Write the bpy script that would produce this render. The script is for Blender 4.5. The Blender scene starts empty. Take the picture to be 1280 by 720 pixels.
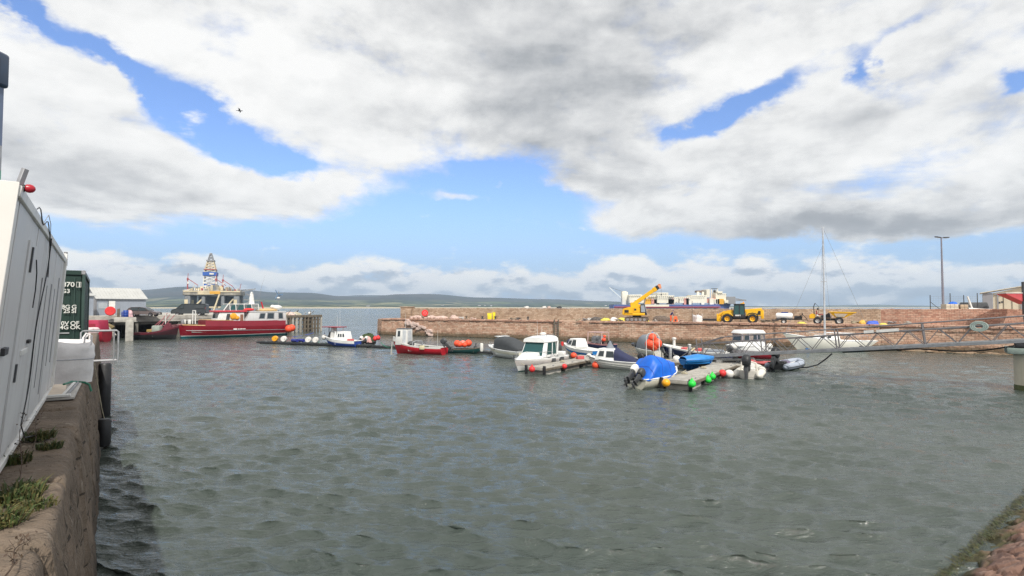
import bpy, bmesh, math, random
import numpy as np, os
from mathutils import Vector as V, Matrix as Mx
R = math.radians
random.seed(7)
SC = bpy.context.scene
COL = SC.collection
CAMH, F = 4.8, 680.0
PITCH = math.atan(24 / 680)

# ---------------------------------------------------------------- survey helpers
def ray(px, py):
    dx, dz = (px - 640) / F, (360 - py) / F
    c, s = math.cos(PITCH), math.sin(PITCH)
    return V((dx, c - dz * s, dz * c + s))
def G(px, py, z=0.0):
    """where the line of sight through a survey point meets the level z"""
    d = ray(px, py)
    return d * ((z - CAMH) / d.z) + V((0, 0, CAMH))
def D(px, py, Y):
    d = ray(px, py)
    return d * (Y / d.y) + V((0, 0, CAMH))

# ---------------------------------------------------------------- node helpers
class E:
    nt = None
    def __init__(s, sock): s.s = sock
    @staticmethod
    def m(op, *a, clamp=False):
        n = E.nt.nodes.new('ShaderNodeMath'); n.operation = op; n.use_clamp = clamp
        for i, v in enumerate(a):
            if isinstance(v, E): E.nt.links.new(v.s, n.inputs[i])
            else: n.inputs[i].default_value = float(v)
        return E(n.outputs[0])
    def __add__(s, o): return E.m('ADD', s, o)
    __radd__ = __add__
    def __sub__(s, o): return E.m('SUBTRACT', s, o)
    def __rsub__(s, o): return E.m('SUBTRACT', o, s)
    def __mul__(s, o): return E.m('MULTIPLY', s, o)
    __rmul__ = __mul__
    def __truediv__(s, o): return E.m('DIVIDE', s, o)
def sstep(x, a, b):
    n = E.nt.nodes.new('ShaderNodeMapRange'); n.interpolation_type = 'SMOOTHSTEP'
    E.nt.links.new(x.s, n.inputs[0])
    n.inputs[1].default_value = a; n.inputs[2].default_value = b
    return E(n.outputs[0])
def comb(x, y, z):
    n = E.nt.nodes.new('ShaderNodeCombineXYZ')
    for i, v in enumerate((x, y, z)):
        if isinstance(v, E): E.nt.links.new(v.s, n.inputs[i])
        else: n.inputs[i].default_value = v
    return n.outputs[0]
def noise(vec, scale, detail=6, rough=.55, dist=0, lac=2.0, col=False):
    n = E.nt.nodes.new('ShaderNodeTexNoise')
    if vec is not None: E.nt.links.new(vec, n.inputs['Vector'])
    n.inputs['Scale'].default_value = scale; n.inputs['Detail'].default_value = detail
    n.inputs['Roughness'].default_value = rough; n.inputs['Distortion'].default_value = dist
    n.inputs['Lacunarity'].default_value = lac
    return n.outputs[1] if col else E(n.outputs[0])
def mixc(f, a, b):
    n = E.nt.nodes.new('ShaderNodeMix'); n.data_type = 'RGBA'
    if isinstance(f, E): E.nt.links.new(f.s, n.inputs[0])
    else: n.inputs[0].default_value = f
    for i, v in ((6, a), (7, b)):
        if isinstance(v, tuple): n.inputs[i].default_value = (*v[:3], 1)
        else: E.nt.links.new(v, n.inputs[i])
    return n.outputs[2]
def ramp(f, stops):
    n = E.nt.nodes.new('ShaderNodeValToRGB'); e = n.color_ramp.elements
    while len(e) < len(stops): e.new(.5)
    for k, (p, c) in zip(e, stops): k.position = p; k.color = (*c[:3], 1)
    E.nt.links.new(f.s, n.inputs[0])
    return n.outputs[0]
def objco():
    n = E.nt.nodes.new('ShaderNodeTexCoord')
    return n.outputs['Object']
def sep(v):
    n = E.nt.nodes.new('ShaderNodeSeparateXYZ'); E.nt.links.new(v, n.inputs[0])
    return E(n.outputs[0]), E(n.outputs[1]), E(n.outputs[2])
def mapped(v, sc=(1, 1, 1), loc=(0, 0, 0), rot=(0, 0, 0)):
    n = E.nt.nodes.new('ShaderNodeMapping'); E.nt.links.new(v, n.inputs[0])
    n.inputs['Scale'].default_value = sc; n.inputs['Location'].default_value = loc; n.inputs['Rotation'].default_value = rot
    return n.outputs[0]
def new_mat(name):
    m = bpy.data.materials.new(name); m.use_nodes = True
    E.nt = m.node_tree
    return m, m.node_tree.nodes['Principled BSDF']
def setc(b, key, v):
    if isinstance(v, tuple): b.inputs[key].default_value = (*v[:3], 1)
    elif isinstance(v, E): E.nt.links.new(v.s, b.inputs[key])
    elif isinstance(v, (int, float)): b.inputs[key].default_value = v
    else: E.nt.links.new(v, b.inputs[key])
def bump(b, h, strength=.3, dist=.02):
    n = E.nt.nodes.new('ShaderNodeBump'); n.inputs['Strength'].default_value = strength
    n.inputs['Distance'].default_value = dist
    E.nt.links.new(h.s, n.inputs['Height']); E.nt.links.new(n.outputs[0], b.inputs['Normal'])

MATS = {}
def paint(name, col, rough=.45, metal=0., var=.12, scale=3., dirt=.25, dirtcol=(.12, .10, .08), bmp=.05, streak=False, spec=None, ns=None):
    """paint, plastic, metal or cloth: base colour with uneven wear, stains and slight relief"""
    if name in MATS: return MATS[name]
    m, b = new_mat(name)
    o = objco()
    n1 = noise(o, scale, 5, .6)
    src = mapped(o, (6, 6, .5)) if streak else o
    n2 = noise(src, scale * (1.2 if streak else 2.3), 6, .65)
    lo = tuple(c * (1 - var) for c in col); hi = tuple(min(1, c * (1 + var)) for c in col)
    base = mixc(sstep(n1, .3, .7), lo, hi)
    d = sstep(n2, .52, .78) * dirt
    setc(b, 'Base Color', mixc(d, base, dirtcol))
    setc(b, 'Roughness', n1 * .25 + (rough - .12))
    b.inputs['Metallic'].default_value = metal
    if spec is not None: b.inputs['Specular IOR Level'].default_value = spec
    if bmp: bump(b, noise(o, ns or scale * 8, 4, .6), bmp * 3, .01)
    MATS[name] = m
    return m
def emit(name, col, s):
    m, b = new_mat(name); setc(b, 'Emission Color', col); b.inputs['Emission Strength'].default_value = s
    return m

# ---------------------------------------------------------------- mesh builder
class MB:
    def __init__(s, mat=None):
        s.bm = bmesh.new(); s.mats = []; s.cur = 0; s.X = Mx()
        if mat: s.m(mat)
    def m(s, mat):
        if mat not in s.mats: s.mats.append(mat)
        s.cur = s.mats.index(mat); return s
    def poly(s, vs, fs):
        vv = [s.bm.verts.new(s.X @ V(v)) for v in vs]; out = []
        for f in fs:
            try:
                g = s.bm.faces.new([vv[i] for i in f]); g.material_index = s.cur; out.append(g)
            except ValueError: pass
        return vv, out
    def hexa(s, p, bev=0, seg=1):
        """p: bottom ring of four then top ring of four"""
        vv, ff = s.poly(p, [(3, 2, 1, 0), (4, 5, 6, 7), (0, 1, 5, 4), (1, 2, 6, 5), (2, 3, 7, 6), (3, 0, 4, 7)])
        if bev:
            es = list({e for f in ff for e in f.edges})
            r = bmesh.ops.bevel(s.bm, geom=es, offset=bev, segments=seg, affect='EDGES', profile=.5, clamp_overlap=True)
            for f in r['faces']: f.material_index = s.cur
        return s
    def box(s, c, sz, bev=0, seg=1, rz=0, rx=0, ry=0, top=(1, 1), sh=(0, 0)):
        hx, hy, hz = sz[0] / 2, sz[1] / 2, sz[2] / 2
        M = Mx.Translation(V(c)) @ Mx.Rotation(rz, 4, 'Z') @ Mx.Rotation(ry, 4, 'Y') @ Mx.Rotation(rx, 4, 'X')
        p = [(-hx, -hy, -hz), (hx, -hy, -hz), (hx, hy, -hz), (-hx, hy, -hz)]
        q = [(x * top[0] + sh[0], y * top[1] + sh[1], hz) for x, y, _ in p]
        return s.hexa([M @ V(a) for a in p + q], bev, seg)
    def loft(s, rings, closed=True, cap=True):
        n = len(rings[0]); vs = [v for r in rings for v in r]; fs = []
        for i in range(len(rings) - 1):
            for j in range(n if closed else n - 1):
                k = (j + 1) % n
                fs.append((i * n + j, i * n + k, (i + 1) * n + k, (i + 1) * n + j))
        if cap and closed:
            fs.append(tuple(range(n))[::-1]); fs.append(tuple((len(rings) - 1) * n + j for j in range(n)))
        return s.poly(vs, fs)
    def path(s, pts, r, seg=8, cap=True):
        pts = [V(p) for p in pts]; rr = r if isinstance(r, (list, tuple)) else [r] * len(pts)
        rings = []; up = None
        for i, p in enumerate(pts):
            t = (pts[min(i + 1, len(pts) - 1)] - pts[max(i - 1, 0)]).normalized()
            if up is None:
                up = V((0, 0, 1)) if abs(t.z) < .9 else V((1, 0, 0))
            a = t.cross(up).normalized(); up = a.cross(t).normalized()
            rings.append([p + (a * math.cos(2 * math.pi * k / seg) + up * math.sin(2 * math.pi * k / seg)) * rr[i] for k in range(seg)])
        s.loft(rings, True, cap); return s
    def tube(s, a, b, r, r2=None, seg=8): return s.path([a, b], [r, r if r2 is None else r2], seg)
    def bar(s, a, b, w, h=None, bev=0):
        a, b = V(a), V(b); t = (b - a).normalized(); up = V((0, 0, 1)) if abs(t.z) < .95 else V((0, 1, 0))
        x = t.cross(up).normalized() * w / 2; y = x.cross(t).normalized() * (h or w) / 2
        return s.hexa([a - x - y, a + x - y, a + x + y, a - x + y, b - x - y, b + x - y, b + x + y, b - x + y], bev)
    def lathe(s, prof, c=(0, 0, 0), seg=16, M=None, cap=True):
        M = M or Mx(); c = V(c)
        rings = [[c + M @ V((r * math.cos(2 * math.pi * k / seg), r * math.sin(2 * math.pi * k / seg), z)) for k in range(seg)] for r, z in prof]
        s.loft(rings, True, cap); return s
    def sph(s, c, r, seg=14, rings=9, M=None):
        r = (r, r, r) if isinstance(r, (int, float)) else r
        M = M or Mx(); c = V(c); rg = []
        for i in range(rings + 1):
            a = math.pi * (i / rings) * .998 + .003
            rg.append([c + M @ V((r[0] * math.sin(a) * math.cos(2 * math.pi * k / seg), r[1] * math.sin(a) * math.sin(2 * math.pi * k / seg), -r[2] * math.cos(a))) for k in range(seg)])
        s.loft(rg); return s
    def torus(s, c, R_, r, seg=24, ms=10, M=None):
        M = M or Mx(); c = V(c); rg = []
        for i in range(seg + 1):
            a = 2 * math.pi * i / seg
            rg.append([c + M @ V(((R_ + r * math.cos(b)) * math.cos(a), (R_ + r * math.cos(b)) * math.sin(a), r * math.sin(b))) for b in [2 * math.pi * k / ms for k in range(ms)]])
        s.loft(rg, True, False); return s
    def prism(s, pts, a, b, axis='y', bev=0):
        """2D outline pts swept from a to b along axis"""
        f = {'y': lambda u, v, w: (u, w, v), 'x': lambda u, v, w: (w, u, v), 'z': lambda u, v, w: (u, v, w)}[axis]
        n = len(pts)
        vv, ff = s.poly([f(u, v, a) for u, v in pts] + [f(u, v, b) for u, v in pts],
                        [tuple(range(n))[::-1], tuple(range(n, 2 * n))] + [(i, (i + 1) % n, (i + 1) % n + n, i + n) for i in range(n)])
        if bev:
            bmesh.ops.bevel(s.bm, geom=list({e for g in ff for e in g.edges}), offset=bev, segments=2, affect='EDGES', clamp_overlap=True)
        return s
    def panel(s, q, u0, u1, v0, v1, off=.006, th=.012, bev=0):
        """slab lying on quad q (bottom-left, bottom-right, top-right, top-left seen from outside)"""
        q = [V(p) for p in q]
        P = lambda u, v: (q[0] * (1 - u) + q[1] * u) * (1 - v) + (q[3] * (1 - u) + q[2] * u) * v
        n = (q[1] - q[0]).cross(q[3] - q[0]).normalized()
        c = [P(u0, v0), P(u1, v0), P(u1, v1), P(u0, v1)]
        return s.hexa([p + n * (off - th) for p in c] + [p + n * off for p in c], bev)
    def build(s, name, parent=None, loc=None, rz=0, smooth=True, ang=38):
        bmesh.ops.recalc_face_normals(s.bm, faces=s.bm.faces)
        me = bpy.data.meshes.new(name); s.bm.to_mesh(me); s.bm.free()
        for m in s.mats: me.materials.append(m)
        if smooth:
            me.polygons.foreach_set('use_smooth', [True] * len(me.polygons))
            me.set_sharp_from_angle(angle=R(ang))
        o = bpy.data.objects.new(name, me); COL.objects.link(o)
        if parent: o.parent = parent
        if loc is not None: o.location = loc
        if rz: o.rotation_euler.z = rz
        return o
def build_split(mb, name, parent=None):
    """every loose piece of the builder becomes an object of its own"""
    bm = mb.bm; bm.verts.ensure_lookup_table(); seen = set(); out = []
    for v0 in bm.verts:
        if v0 in seen: continue
        st, isl = [v0], []; seen.add(v0)
        while st:
            v = st.pop(); isl.append(v)
            for e in v.link_edges:
                w = e.other_vert(v)
                if w not in seen: seen.add(w); st.append(w)
        n = MB(); n.mats = list(mb.mats); mp = {v: n.bm.verts.new(v.co) for v in isl}
        for f in {f for v in isl for f in v.link_faces}:
            g = n.bm.faces.new([mp[v] for v in f.verts]); g.material_index = f.material_index
        out.append(n.build(name, parent))
    bm.free(); return out
def tag(o, label, cat, group=None):
    o['label'] = label; o['category'] = cat
    if group: o['group'] = group
    return o
def kind(o, k, label=None, cat=None):
    o['kind'] = k
    if label: o['label'] = label
    if cat: o['category'] = cat
    return o
def thing(name, label, cat, loc=(0, 0, 0), rz=0, group=None, sc=None):
    o = bpy.data.objects.new(name, None); COL.objects.link(o); o.empty_display_size = .3
    o.location = loc; o.rotation_euler = (0, 0, rz)
    if sc: o.scale = (sc,) * 3
    return tag(o, label, cat, group)
def part(mb, name, t, **k): return mb.build(name, t, **k)
def copy_tree(o, parent=None):
    c = o.copy(); COL.objects.link(c)
    if parent: c.parent = parent
    for ch in list(o.children): copy_tree(ch, c)
    return c

# ---------------------------------------------------------------- camera, sun, view
cd = bpy.data.cameras.new('camera'); cam = bpy.data.objects.new('camera', cd); COL.objects.link(cam)
cam.location = (0, 0, CAMH); cam.rotation_euler = (R(90) + PITCH, 0, 0)
cd.sensor_width = 36; cd.lens = 36 * F / 1280; cd.clip_end = 60000; cd.clip_start = .05
SC.camera = cam
SUN_EL, SUN_AZ = R(47), R(160)            # azimuth clockwise from +Y
sdir = V((math.sin(SUN_AZ) * math.cos(SUN_EL), math.cos(SUN_AZ) * math.cos(SUN_EL), math.sin(SUN_EL)))
sl = bpy.data.lights.new('sun', 'SUN'); sl.energy = 4.1; sl.angle = R(.6); sl.color = (1, .95, .87)
so = bpy.data.objects.new('sun', sl); COL.objects.link(so); so.rotation_euler = (-sdir).to_track_quat('-Z', 'Y').to_euler(); so.location = (0, 0, 60)
SC.view_settings.view_transform = 'Standard'; SC.view_settings.look = 'None'
SC.view_settings.exposure = 0.08; SC.view_settings.gamma = 1
SC.render.engine = 'CYCLES'
SC.cycles.use_denoising = True; SC.cycles.denoiser = 'OPENIMAGEDENOISE'; SC.cycles.denoising_prefilter = 'NONE'; SC.cycles.denoising_input_passes = 'RGB_ALBEDO_NORMAL'
SC.cycles.max_bounces = 6; SC.cycles.transparent_max_bounces = 12
SC.cycles.volume_bounces = 0; SC.cycles.caustics_reflective = False; SC.cycles.caustics_refractive = False

# ---------------------------------------------------------------- sky
def make_sky():
    w = bpy.data.worlds.new('World'); SC.world = w; w.use_nodes = True
    nt = w.node_tree; E.nt = nt
    bg = nt.nodes['Background']
    tc = nt.nodes.new('ShaderNodeTexCoord')
    x, y, z = sep(tc.outputs['Generated'])
    sky = nt.nodes.new('ShaderNodeTexSky'); sky.sky_type = 'NISHITA'; sky.sun_disc = False
    sky.sun_elevation = SUN_EL; sky.sun_rotation = SUN_AZ; sky.altitude = 0; sky.air_density = 1.1; sky.dust_density = .35; sky.ozone_density = 2.2
    az = E.m('ARCTAN2', x, y); el = E.m('ARCSINE', z)
    zz = E.m('MAXIMUM', z, 0.0) + .16
    pv = comb(x / zz, y / zz, 0.0)                     # cloud-deck coordinates
    sv = comb(x * 1.0, y * 1.0, z * 1.7)
    # warp the layout so that its edges billow
    wn = noise(sv, 5.0, 6, .6, col=True)
    wx, wy, wz = sep(wn)
    azw = az + (wx - .5) * .22; elw = el + (wy - .5) * .12
    def spot(cx, cy, rx, ry, rot, wt):
        d = ray(cx, cy).normalized(); a0 = math.atan2(d.x, d.y); e0 = math.asin(d.z)
        d2 = ray(cx + 10, cy).normalized(); d3 = ray(cx, cy - 10).normalized()
        kx = (math.atan2(d2.x, d2.y) - a0) / 10; ky = (math.asin(d3.z) - e0) / 10
        c, s = math.cos(R(rot)), math.sin(R(rot))
        u = (azw - a0) * (1 / kx); v = (elw - e0) * (1 / ky)
        p = (u * c + v * s) * (1 / rx); q = (v * c - u * s) * (1 / ry)
        return E.m('EXPONENT', (p * p + q * q) * -1.0) * wt
    def tot(l):
        r = None
        for s_ in l:
            e = spot(*s_); r = e if r is None else r + e
        return r
    # open blue between the banks, then the banks themselves
    holes = [(55, 12, 60, 16, -38, -1.0), (150, 88, 75, 20, -38, -1.25), (265, 158, 80, 26, -30, -1.3), (350, 205, 60, 24, -25, -1.1), (425, 235, 55, 30, 0, -.5),
             (560, 262, 150, 46, 0, -1.3), (640, 232, 70, 28, 0, -.9), (470, 320, 260, 34, 0, -1.1), (150, 318, 150, 18, 0, -.8),
             (962, 124, 80, 19, 18, -1.05), (900, 150, 40, 13, 10, -.8), (1078, 90, 16, 30, 0, -.85), (860, 165, 30, 12, 0, -.45), (1110, 35, 40, 10, 20, -.45), (1275, 98, 36, 14, 0, -.9), (1060, 50, 35, 10, 20, -.35),
             (800, 330, 200, 26, 0, -1.2), (1100, 342, 240, 24, 0, -1.3)]
    banks = [(395, 240, 62, 24, 0, 1.35), (575, 250, 40, 10, 0, 1.0), (626, 232, 12, 8, 0, .8), (90, 235, 170, 50, 0, .35), (120, 110, 30, 20, 0, .2),
             (760, 225, 60, 16, 0, .55), (1090, 290, 230, 20, 0, .8), (820, 270, 90, 18, 0, .4)]
    lay = tot(holes) + tot(banks)
    f1 = noise(pv, 1.5, 7, .54, .5); f2 = noise(sv, 7.5, 6, .56)
    low = sstep(el, .085, .16)
    d0 = low * .95 + lay + (f1 - .5) * 1.5 + (f2 - .5) * 1.45
    soft = noise(sv, 2.6, 3, .5)
    f4 = noise(sv, 24.0, 5, .6)
    dens = sstep(d0 + (soft - .5) * .3 + (f4 - .5) * .45, .12, .86)
    # small cumulus lying along the horizon
    hv = comb(az * 1.0, el * 2.2, 0.0)
    h1 = noise(hv, 10.0, 7, .54); h2 = noise(comb(az * 1.0, el * .6, 3.0), 5.0, 3, .5)
    top = sstep(el, .13, .03); bot = sstep(el, -.02, .01)
    tops = tot([(800, 342, 70, 24, 0, .45), (600, 350, 90, 12, 0, .3), (1020, 352, 110, 14, 0, .32), (250, 345, 170, 22, 0, .3), (400, 345, 60, 16, 0, .2), (1250, 350, 70, 14, 0, .3), (90, 320, 60, 8, 0, .25)])
    hd = sstep(top * .46 + tops + (h1 - .5) * 1.5 + (h2 - .5) * .6, .20, .46) * bot
    # light: relief toward the sun side plus thickness
    g1 = noise(comb(x / zz - .05, y / zz + .14, .0), 1.5, 7, .54, .5)
    relief = (f1 - g1) * 2.6
    s2 = noise(comb(x - .01, y, z * 1.7 + .03), 7.5, 6, .56)
    relief2 = (f2 - s2) * 2.6
    dark = tot([(720, 120, 190, 120, 0, .50), (640, 20, 220, 60, 0, .25), (1080, 288, 260, 26, 0, .55), (1180, 230, 150, 30, 0, .2), (30, 210, 120, 35, 0, .30), (900, 215, 110, 24, 0, .22), (200, 235, 80, 25, 0, .12),
                (560, 120, 60, 60, 0, -.2), (900, 110, 60, 50, 0, -.25), (300, 70, 140, 60, 30, -.25)])
    big = noise(sv, 3.2, 5, .55)
    br = 1.06 - dark * .95 - (big - .45) * .8 - sstep(d0, .85, 1.7) * .20 + relief * .50 + relief2 * .40
    cc = ramp(E.m('MULTIPLY', br, .86, clamp=True), [(0, (.30, .315, .34)), (.35, (.42, .435, .455)), (.6, (.66, .665, .67)), (.8, (.86, .86, .85)), (1, (.96, .955, .94))])
    h3 = noise(comb(az * 1.0, el * 2.2 + .03, 0.0), 10.0, 7, .54)
    hb = (h1 - h3) * 2.4 + sstep(el, .0, .095) * .50 + .38
    hc = ramp(E.m('MULTIPLY', hb, 1.0, clamp=True), [(0, (.34, .42, .53)), (.40, (.50, .57, .67)), (.62, (.92, .93, .95)), (1, (1.0, 1.0, .98))])
    st = .105
    v = nt.nodes.new('ShaderNodeVectorMath'); v.operation = 'MULTIPLY'
    nt.links.new(sky.outputs[0], v.inputs[0]); v.inputs[1].default_value = (st * 1.15, st * 1.32, st * 1.75)
    hz = mixc(sstep(el, .22, .03) * .85, v.outputs[0], (.38, .57, .84))
    c1 = mixc(hd, hz, hc)
    c2 = mixc(dens, c1, cc)
    below = sstep(el, .0, -.03)
    c3 = mixc(below, c2, (.25, .28, .30))
    sc_ = nt.nodes.new('ShaderNodeVectorMath'); sc_.operation = 'SCALE'
    nt.links.new(c3, sc_.inputs[0]); sc_.inputs['Scale'].default_value = 1 / st
    nt.links.new(sc_.outputs[0], bg.inputs[0]); bg.inputs[1].default_value = st
    w.cycles.sampling_method = 'MANUAL'; w.cycles.sample_map_resolution = 512
make_sky()

# ---------------------------------------------------------------- water
def make_water():
    rng = np.random.default_rng(5)
    nr, na = 1850, 820
    r = 5.0 * np.exp(np.linspace(0, math.log(9500 / 5.0), nr)); a = np.linspace(R(-54), R(54), na)
    rr, aa = np.meshgrid(r, a, indexing='ij')
    X = (rr * np.sin(aa)).ravel(); Y = (rr * np.cos(aa)).ravel(); RR = rr.ravel()
    Z = np.zeros_like(X); DX = np.zeros_like(X); DY = np.zeros_like(X)
    near = RR < 420
    x, y, q = X[near], Y[near], RR[near]
    # slow patches where the wind roughens the water more or less
    patch = 1 + .30 * np.sin(x * .23 + 1.3 * np.sin(y * .11)) * np.sin(y * .19 + 1.1 * np.sin(x * .13 + 2))
    z = np.zeros_like(x); dx = np.zeros_like(x); dy = np.zeros_like(x)
    N = 190
    for i in range(N):
        lam = .24 * (5.0 / .24) ** (rng.random() ** 1.45)
        th = rng.normal(0, .30 if lam < 1 else .4) + (.12 if lam < 1.2 else .45)
        k = 2 * math.pi / lam
        amp = .068 / (1 + (lam / .75) ** 1.35) * lam / (2 * math.pi) * (.5 + rng.random())
        kx, ky = k * math.sin(th), k * math.cos(th)
        ph = kx * x + ky * y + rng.random() * 6.28 + 1.2 * np.sin(x * (.15 + .5 * rng.random()) + y * .3 * rng.random() + i)
        fade = np.clip((lam / (.0115 * q) - 1) / 1.0, 0, 1) * np.exp(-q / 260)
        A = amp * fade * (patch if lam < 3 else 1)
        z += A * np.cos(ph); s = A * np.sin(ph) * 1.3
        dx += -s * math.sin(th); dy += -s * math.cos(th)
    Z[near] = z; DX[near] = dx; DY[near] = dy
    co = np.stack([X + DX, Y + DY, Z], 1).astype(np.float32)
    me = bpy.data.meshes.new('sea')
    idx = np.arange(nr * na).reshape(nr, na)
    f = np.stack([idx[:-1, :-1], idx[:-1, 1:], idx[1:, 1:], idx[1:, :-1]], -1).reshape(-1, 4)[:, ::-1]
    me.vertices.add(len(co)); me.vertices.foreach_set('co', co.ravel())
    me.loops.add(f.size); me.loops.foreach_set('vertex_index', f.ravel().astype(np.int32))
    me.polygons.add(len(f)); me.polygons.foreach_set('loop_start', np.arange(0, f.size, 4, dtype=np.int32))
    me.update(); me.polygons.foreach_set('use_smooth', np.ones(len(f), bool))
    m, b = new_mat('harbour_water')
    o = objco()
    n1 = noise(mapped(o, (.65, 1.9, 1), rot=(0, 0, R(-14))), 5.2, 5, .62, .5)
    n2 = noise(mapped(o, (1, 2.2, 1), rot=(0, 0, R(18))), .55, 4, .6, .8)
    n3 = noise(mapped(o, (.35, 1.4, 1), rot=(0, 0, R(-6))), .35, 6, .6, .5)
    px_ = noise(o, .05, 3, .5)
    setc(b, 'Base Color', mixc(sstep(px_, .35, .65), (.050, .065, .058), (.070, .083, .072)))
    setc(b, 'Roughness', .07); b.inputs['IOR'].default_value = 1.42
    bump(b, n1 * 1.0 + n2 * 1.8 + n3 * 5, 1.0, .05)
    me.materials.append(m)
    ob = bpy.data.objects.new('sea', me); COL.objects.link(ob)
    kind(ob, 'structure', 'grey green choppy harbour water', 'water')
if not os.environ.get('NOWATER'): make_water()

def haze():
    m = bpy.data.materials.new('air_haze'); m.use_nodes = True; nt = m.node_tree; nt.nodes.clear()
    o = nt.nodes.new('ShaderNodeOutputMaterial'); v = nt.nodes.new('ShaderNodeVolumePrincipled')
    v.inputs['Color'].default_value = (.62, .78, .97, 1); v.inputs['Density'].default_value = 1.15e-4; v.inputs['Anisotropy'].default_value = 0.1
    nt.links.new(v.outputs[0], o.inputs['Volume'])
    mb = MB(m); mb.hexa([(-9800, -400, -4), (9800, -400, -4), (9800, 9700, -4), (-9800, 9700, -4), (-9800, -400, 330), (9800, -400, 330), (9800, 9700, 330), (-9800, 9700, 330)])
    kind(mb.build('haze', smooth=False), 'stuff', 'thin bluish haze over the firth', 'haze')
if not os.environ.get('NOHAZE'): haze()
# ================================================================ materials
CONC = paint('concrete', (.40, .38, .34), .85, var=.22, scale=1.2, dirt=.5, dirtcol=(.16, .14, .11), bmp=.15)
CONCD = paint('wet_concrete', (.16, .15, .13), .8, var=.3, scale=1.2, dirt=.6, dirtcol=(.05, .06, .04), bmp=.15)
DECKG = paint('pontoon_deck', (.36, .34, .30), .85, var=.2, scale=2.5, dirt=.45, dirtcol=(.17, .15, .12), bmp=.12)
GALV = paint('galvanised_steel', (.36, .37, .38), .5, .45, .2, 6, .3)
STEELD = paint('dull_steel', (.30, .30, .31), .55, .5, .2, 5, .3)
WHITE = paint('white_gelcoat', (.80, .80, .78), .3, 0, .06, 1.5, .22, (.35, .33, .28), .01)
CREAM = paint('cream_gelcoat', (.70, .67, .55), .35, 0, .08, 1.5, .3, (.30, .27, .18), .01)
OFFW = paint('old_white_paint', (.68, .67, .64), .5, 0, .1, 2, .4, (.28, .24, .19), .05)
BLACK = paint('black_rubber', (.018, .018, .02), .5, 0, .3, 4, .2, (.07, .065, .06), .05)
DARK = paint('dark_grey_plastic', (.05, .052, .055), .45, 0, .2, 4, .2)
GREYC = paint('grey_canvas', (.20, .22, .25), .85, 0, .12, 3, .15, bmp=.1)
BLKC = paint('charcoal_canvas', (.045, .05, .055), .8, 0, .15, 3, .15, (.09, .09, .09), .1)
NAVYC = paint('navy_canvas', (.02, .025, .07), .8, 0, .15, 3, .1, bmp=.1)
TARP = paint('blue_tarpaulin', (.0, .115, .58), .5, 0, .12, 2, .15, (.0, .05, .28), .2, ns=14)
BLUEP = paint('blue_paint', (.02, .06, .30), .4, 0, .1, 2, .2)
MIDBLUE = paint('mid_blue_paint', (.01, .16, .46), .45, 0, .1, 2, .2)
NAVY = paint('navy_paint', (.012, .02, .07), .35, 0, .1, 2, .2)
REDP = paint('red_paint', (.50, .015, .03), .4, 0, .1, 2, .15, (.2, .03, .02))
CRIM = paint('crimson_paint', (.26, .012, .025), .42, 0, .15, 1.2, .3, (.10, .02, .02), streak=True)
TEAL = paint('teal_antifoul', (.01, .13, .15), .6, 0, .2, 2, .4)
ORANGE = paint('orange_vinyl', (.82, .085, .03), .55, 0, .15, 5, .35, (.30, .10, .06))
BRED = paint('red_vinyl', (.66, .035, .035), .55, 0, .15, 5, .35, (.22, .05, .04))
YEL = paint('yellow_paint', (.78, .40, .01), .42, 0, .1, 2, .25, (.22, .13, .04))
YELB = paint('yellow_plastic', (.78, .66, .03), .5, 0, .1, 2, .15)
GREENB = paint('green_vinyl', (.02, .66, .06), .5, 0, .12, 5, .3, (.03, .25, .05))
WHITEB = paint('white_vinyl', (.72, .70, .66), .5, 0, .1, 5, .5, (.4, .3, .22))
AMBER = paint('amber_vinyl', (.80, .36, .01), .38, 0, .06, 2, .1)
TUBEW = paint('cream_hypalon', (.66, .63, .56), .6, 0, .06, 3, .3, (.33, .30, .24))
TUBEG = paint('grey_hypalon', (.34, .38, .45), .6, 0, .06, 3, .2)
GREENNET = paint('green_netting', (.035, .06, .02), .9, 0, .5, 9, .4, bmp=.6, ns=40)
WOOD = paint('weathered_timber', (.145, .12, .09), .85, 0, .3, 3, .5, (.07, .06, .045), .3, streak=True)
WOODL = paint('varnished_timber', (.50, .30, .12), .5, 0, .2, 3, .2)
ROPE = paint('rope', (.42, .38, .28), .9, 0, .2, 10, .2)
ROPEB = paint('blue_rope', (.05, .09, .40), .9, 0, .2, 10, .2)
ROPEG = paint('green_rope', (.02, .22, .12), .9, 0, .2, 10, .2)
BAG = paint('woven_bag', (.74, .71, .70), .7, 0, .06, 3, .2, (.4, .36, .32), .2, ns=16)
def glass(name, col=(.03, .04, .045), rough=.06):
    m, b = new_mat(name); setc(b, 'Base Color', col); b.inputs['Roughness'].default_value = rough; b.inputs['IOR'].default_value = 1.5
    return m
GLASS = glass('tinted_glass'); GLASSG = glass('green_tinted_glass', (.02, .075, .075))
def clearglass():
    m, b = new_mat('clear_plastic'); b.inputs['Alpha'].default_value = .35; setc(b, 'Base Color', (.35, .36, .36)); b.inputs['Roughness'].default_value = .08
    return m
CLEAR = clearglass()

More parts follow.
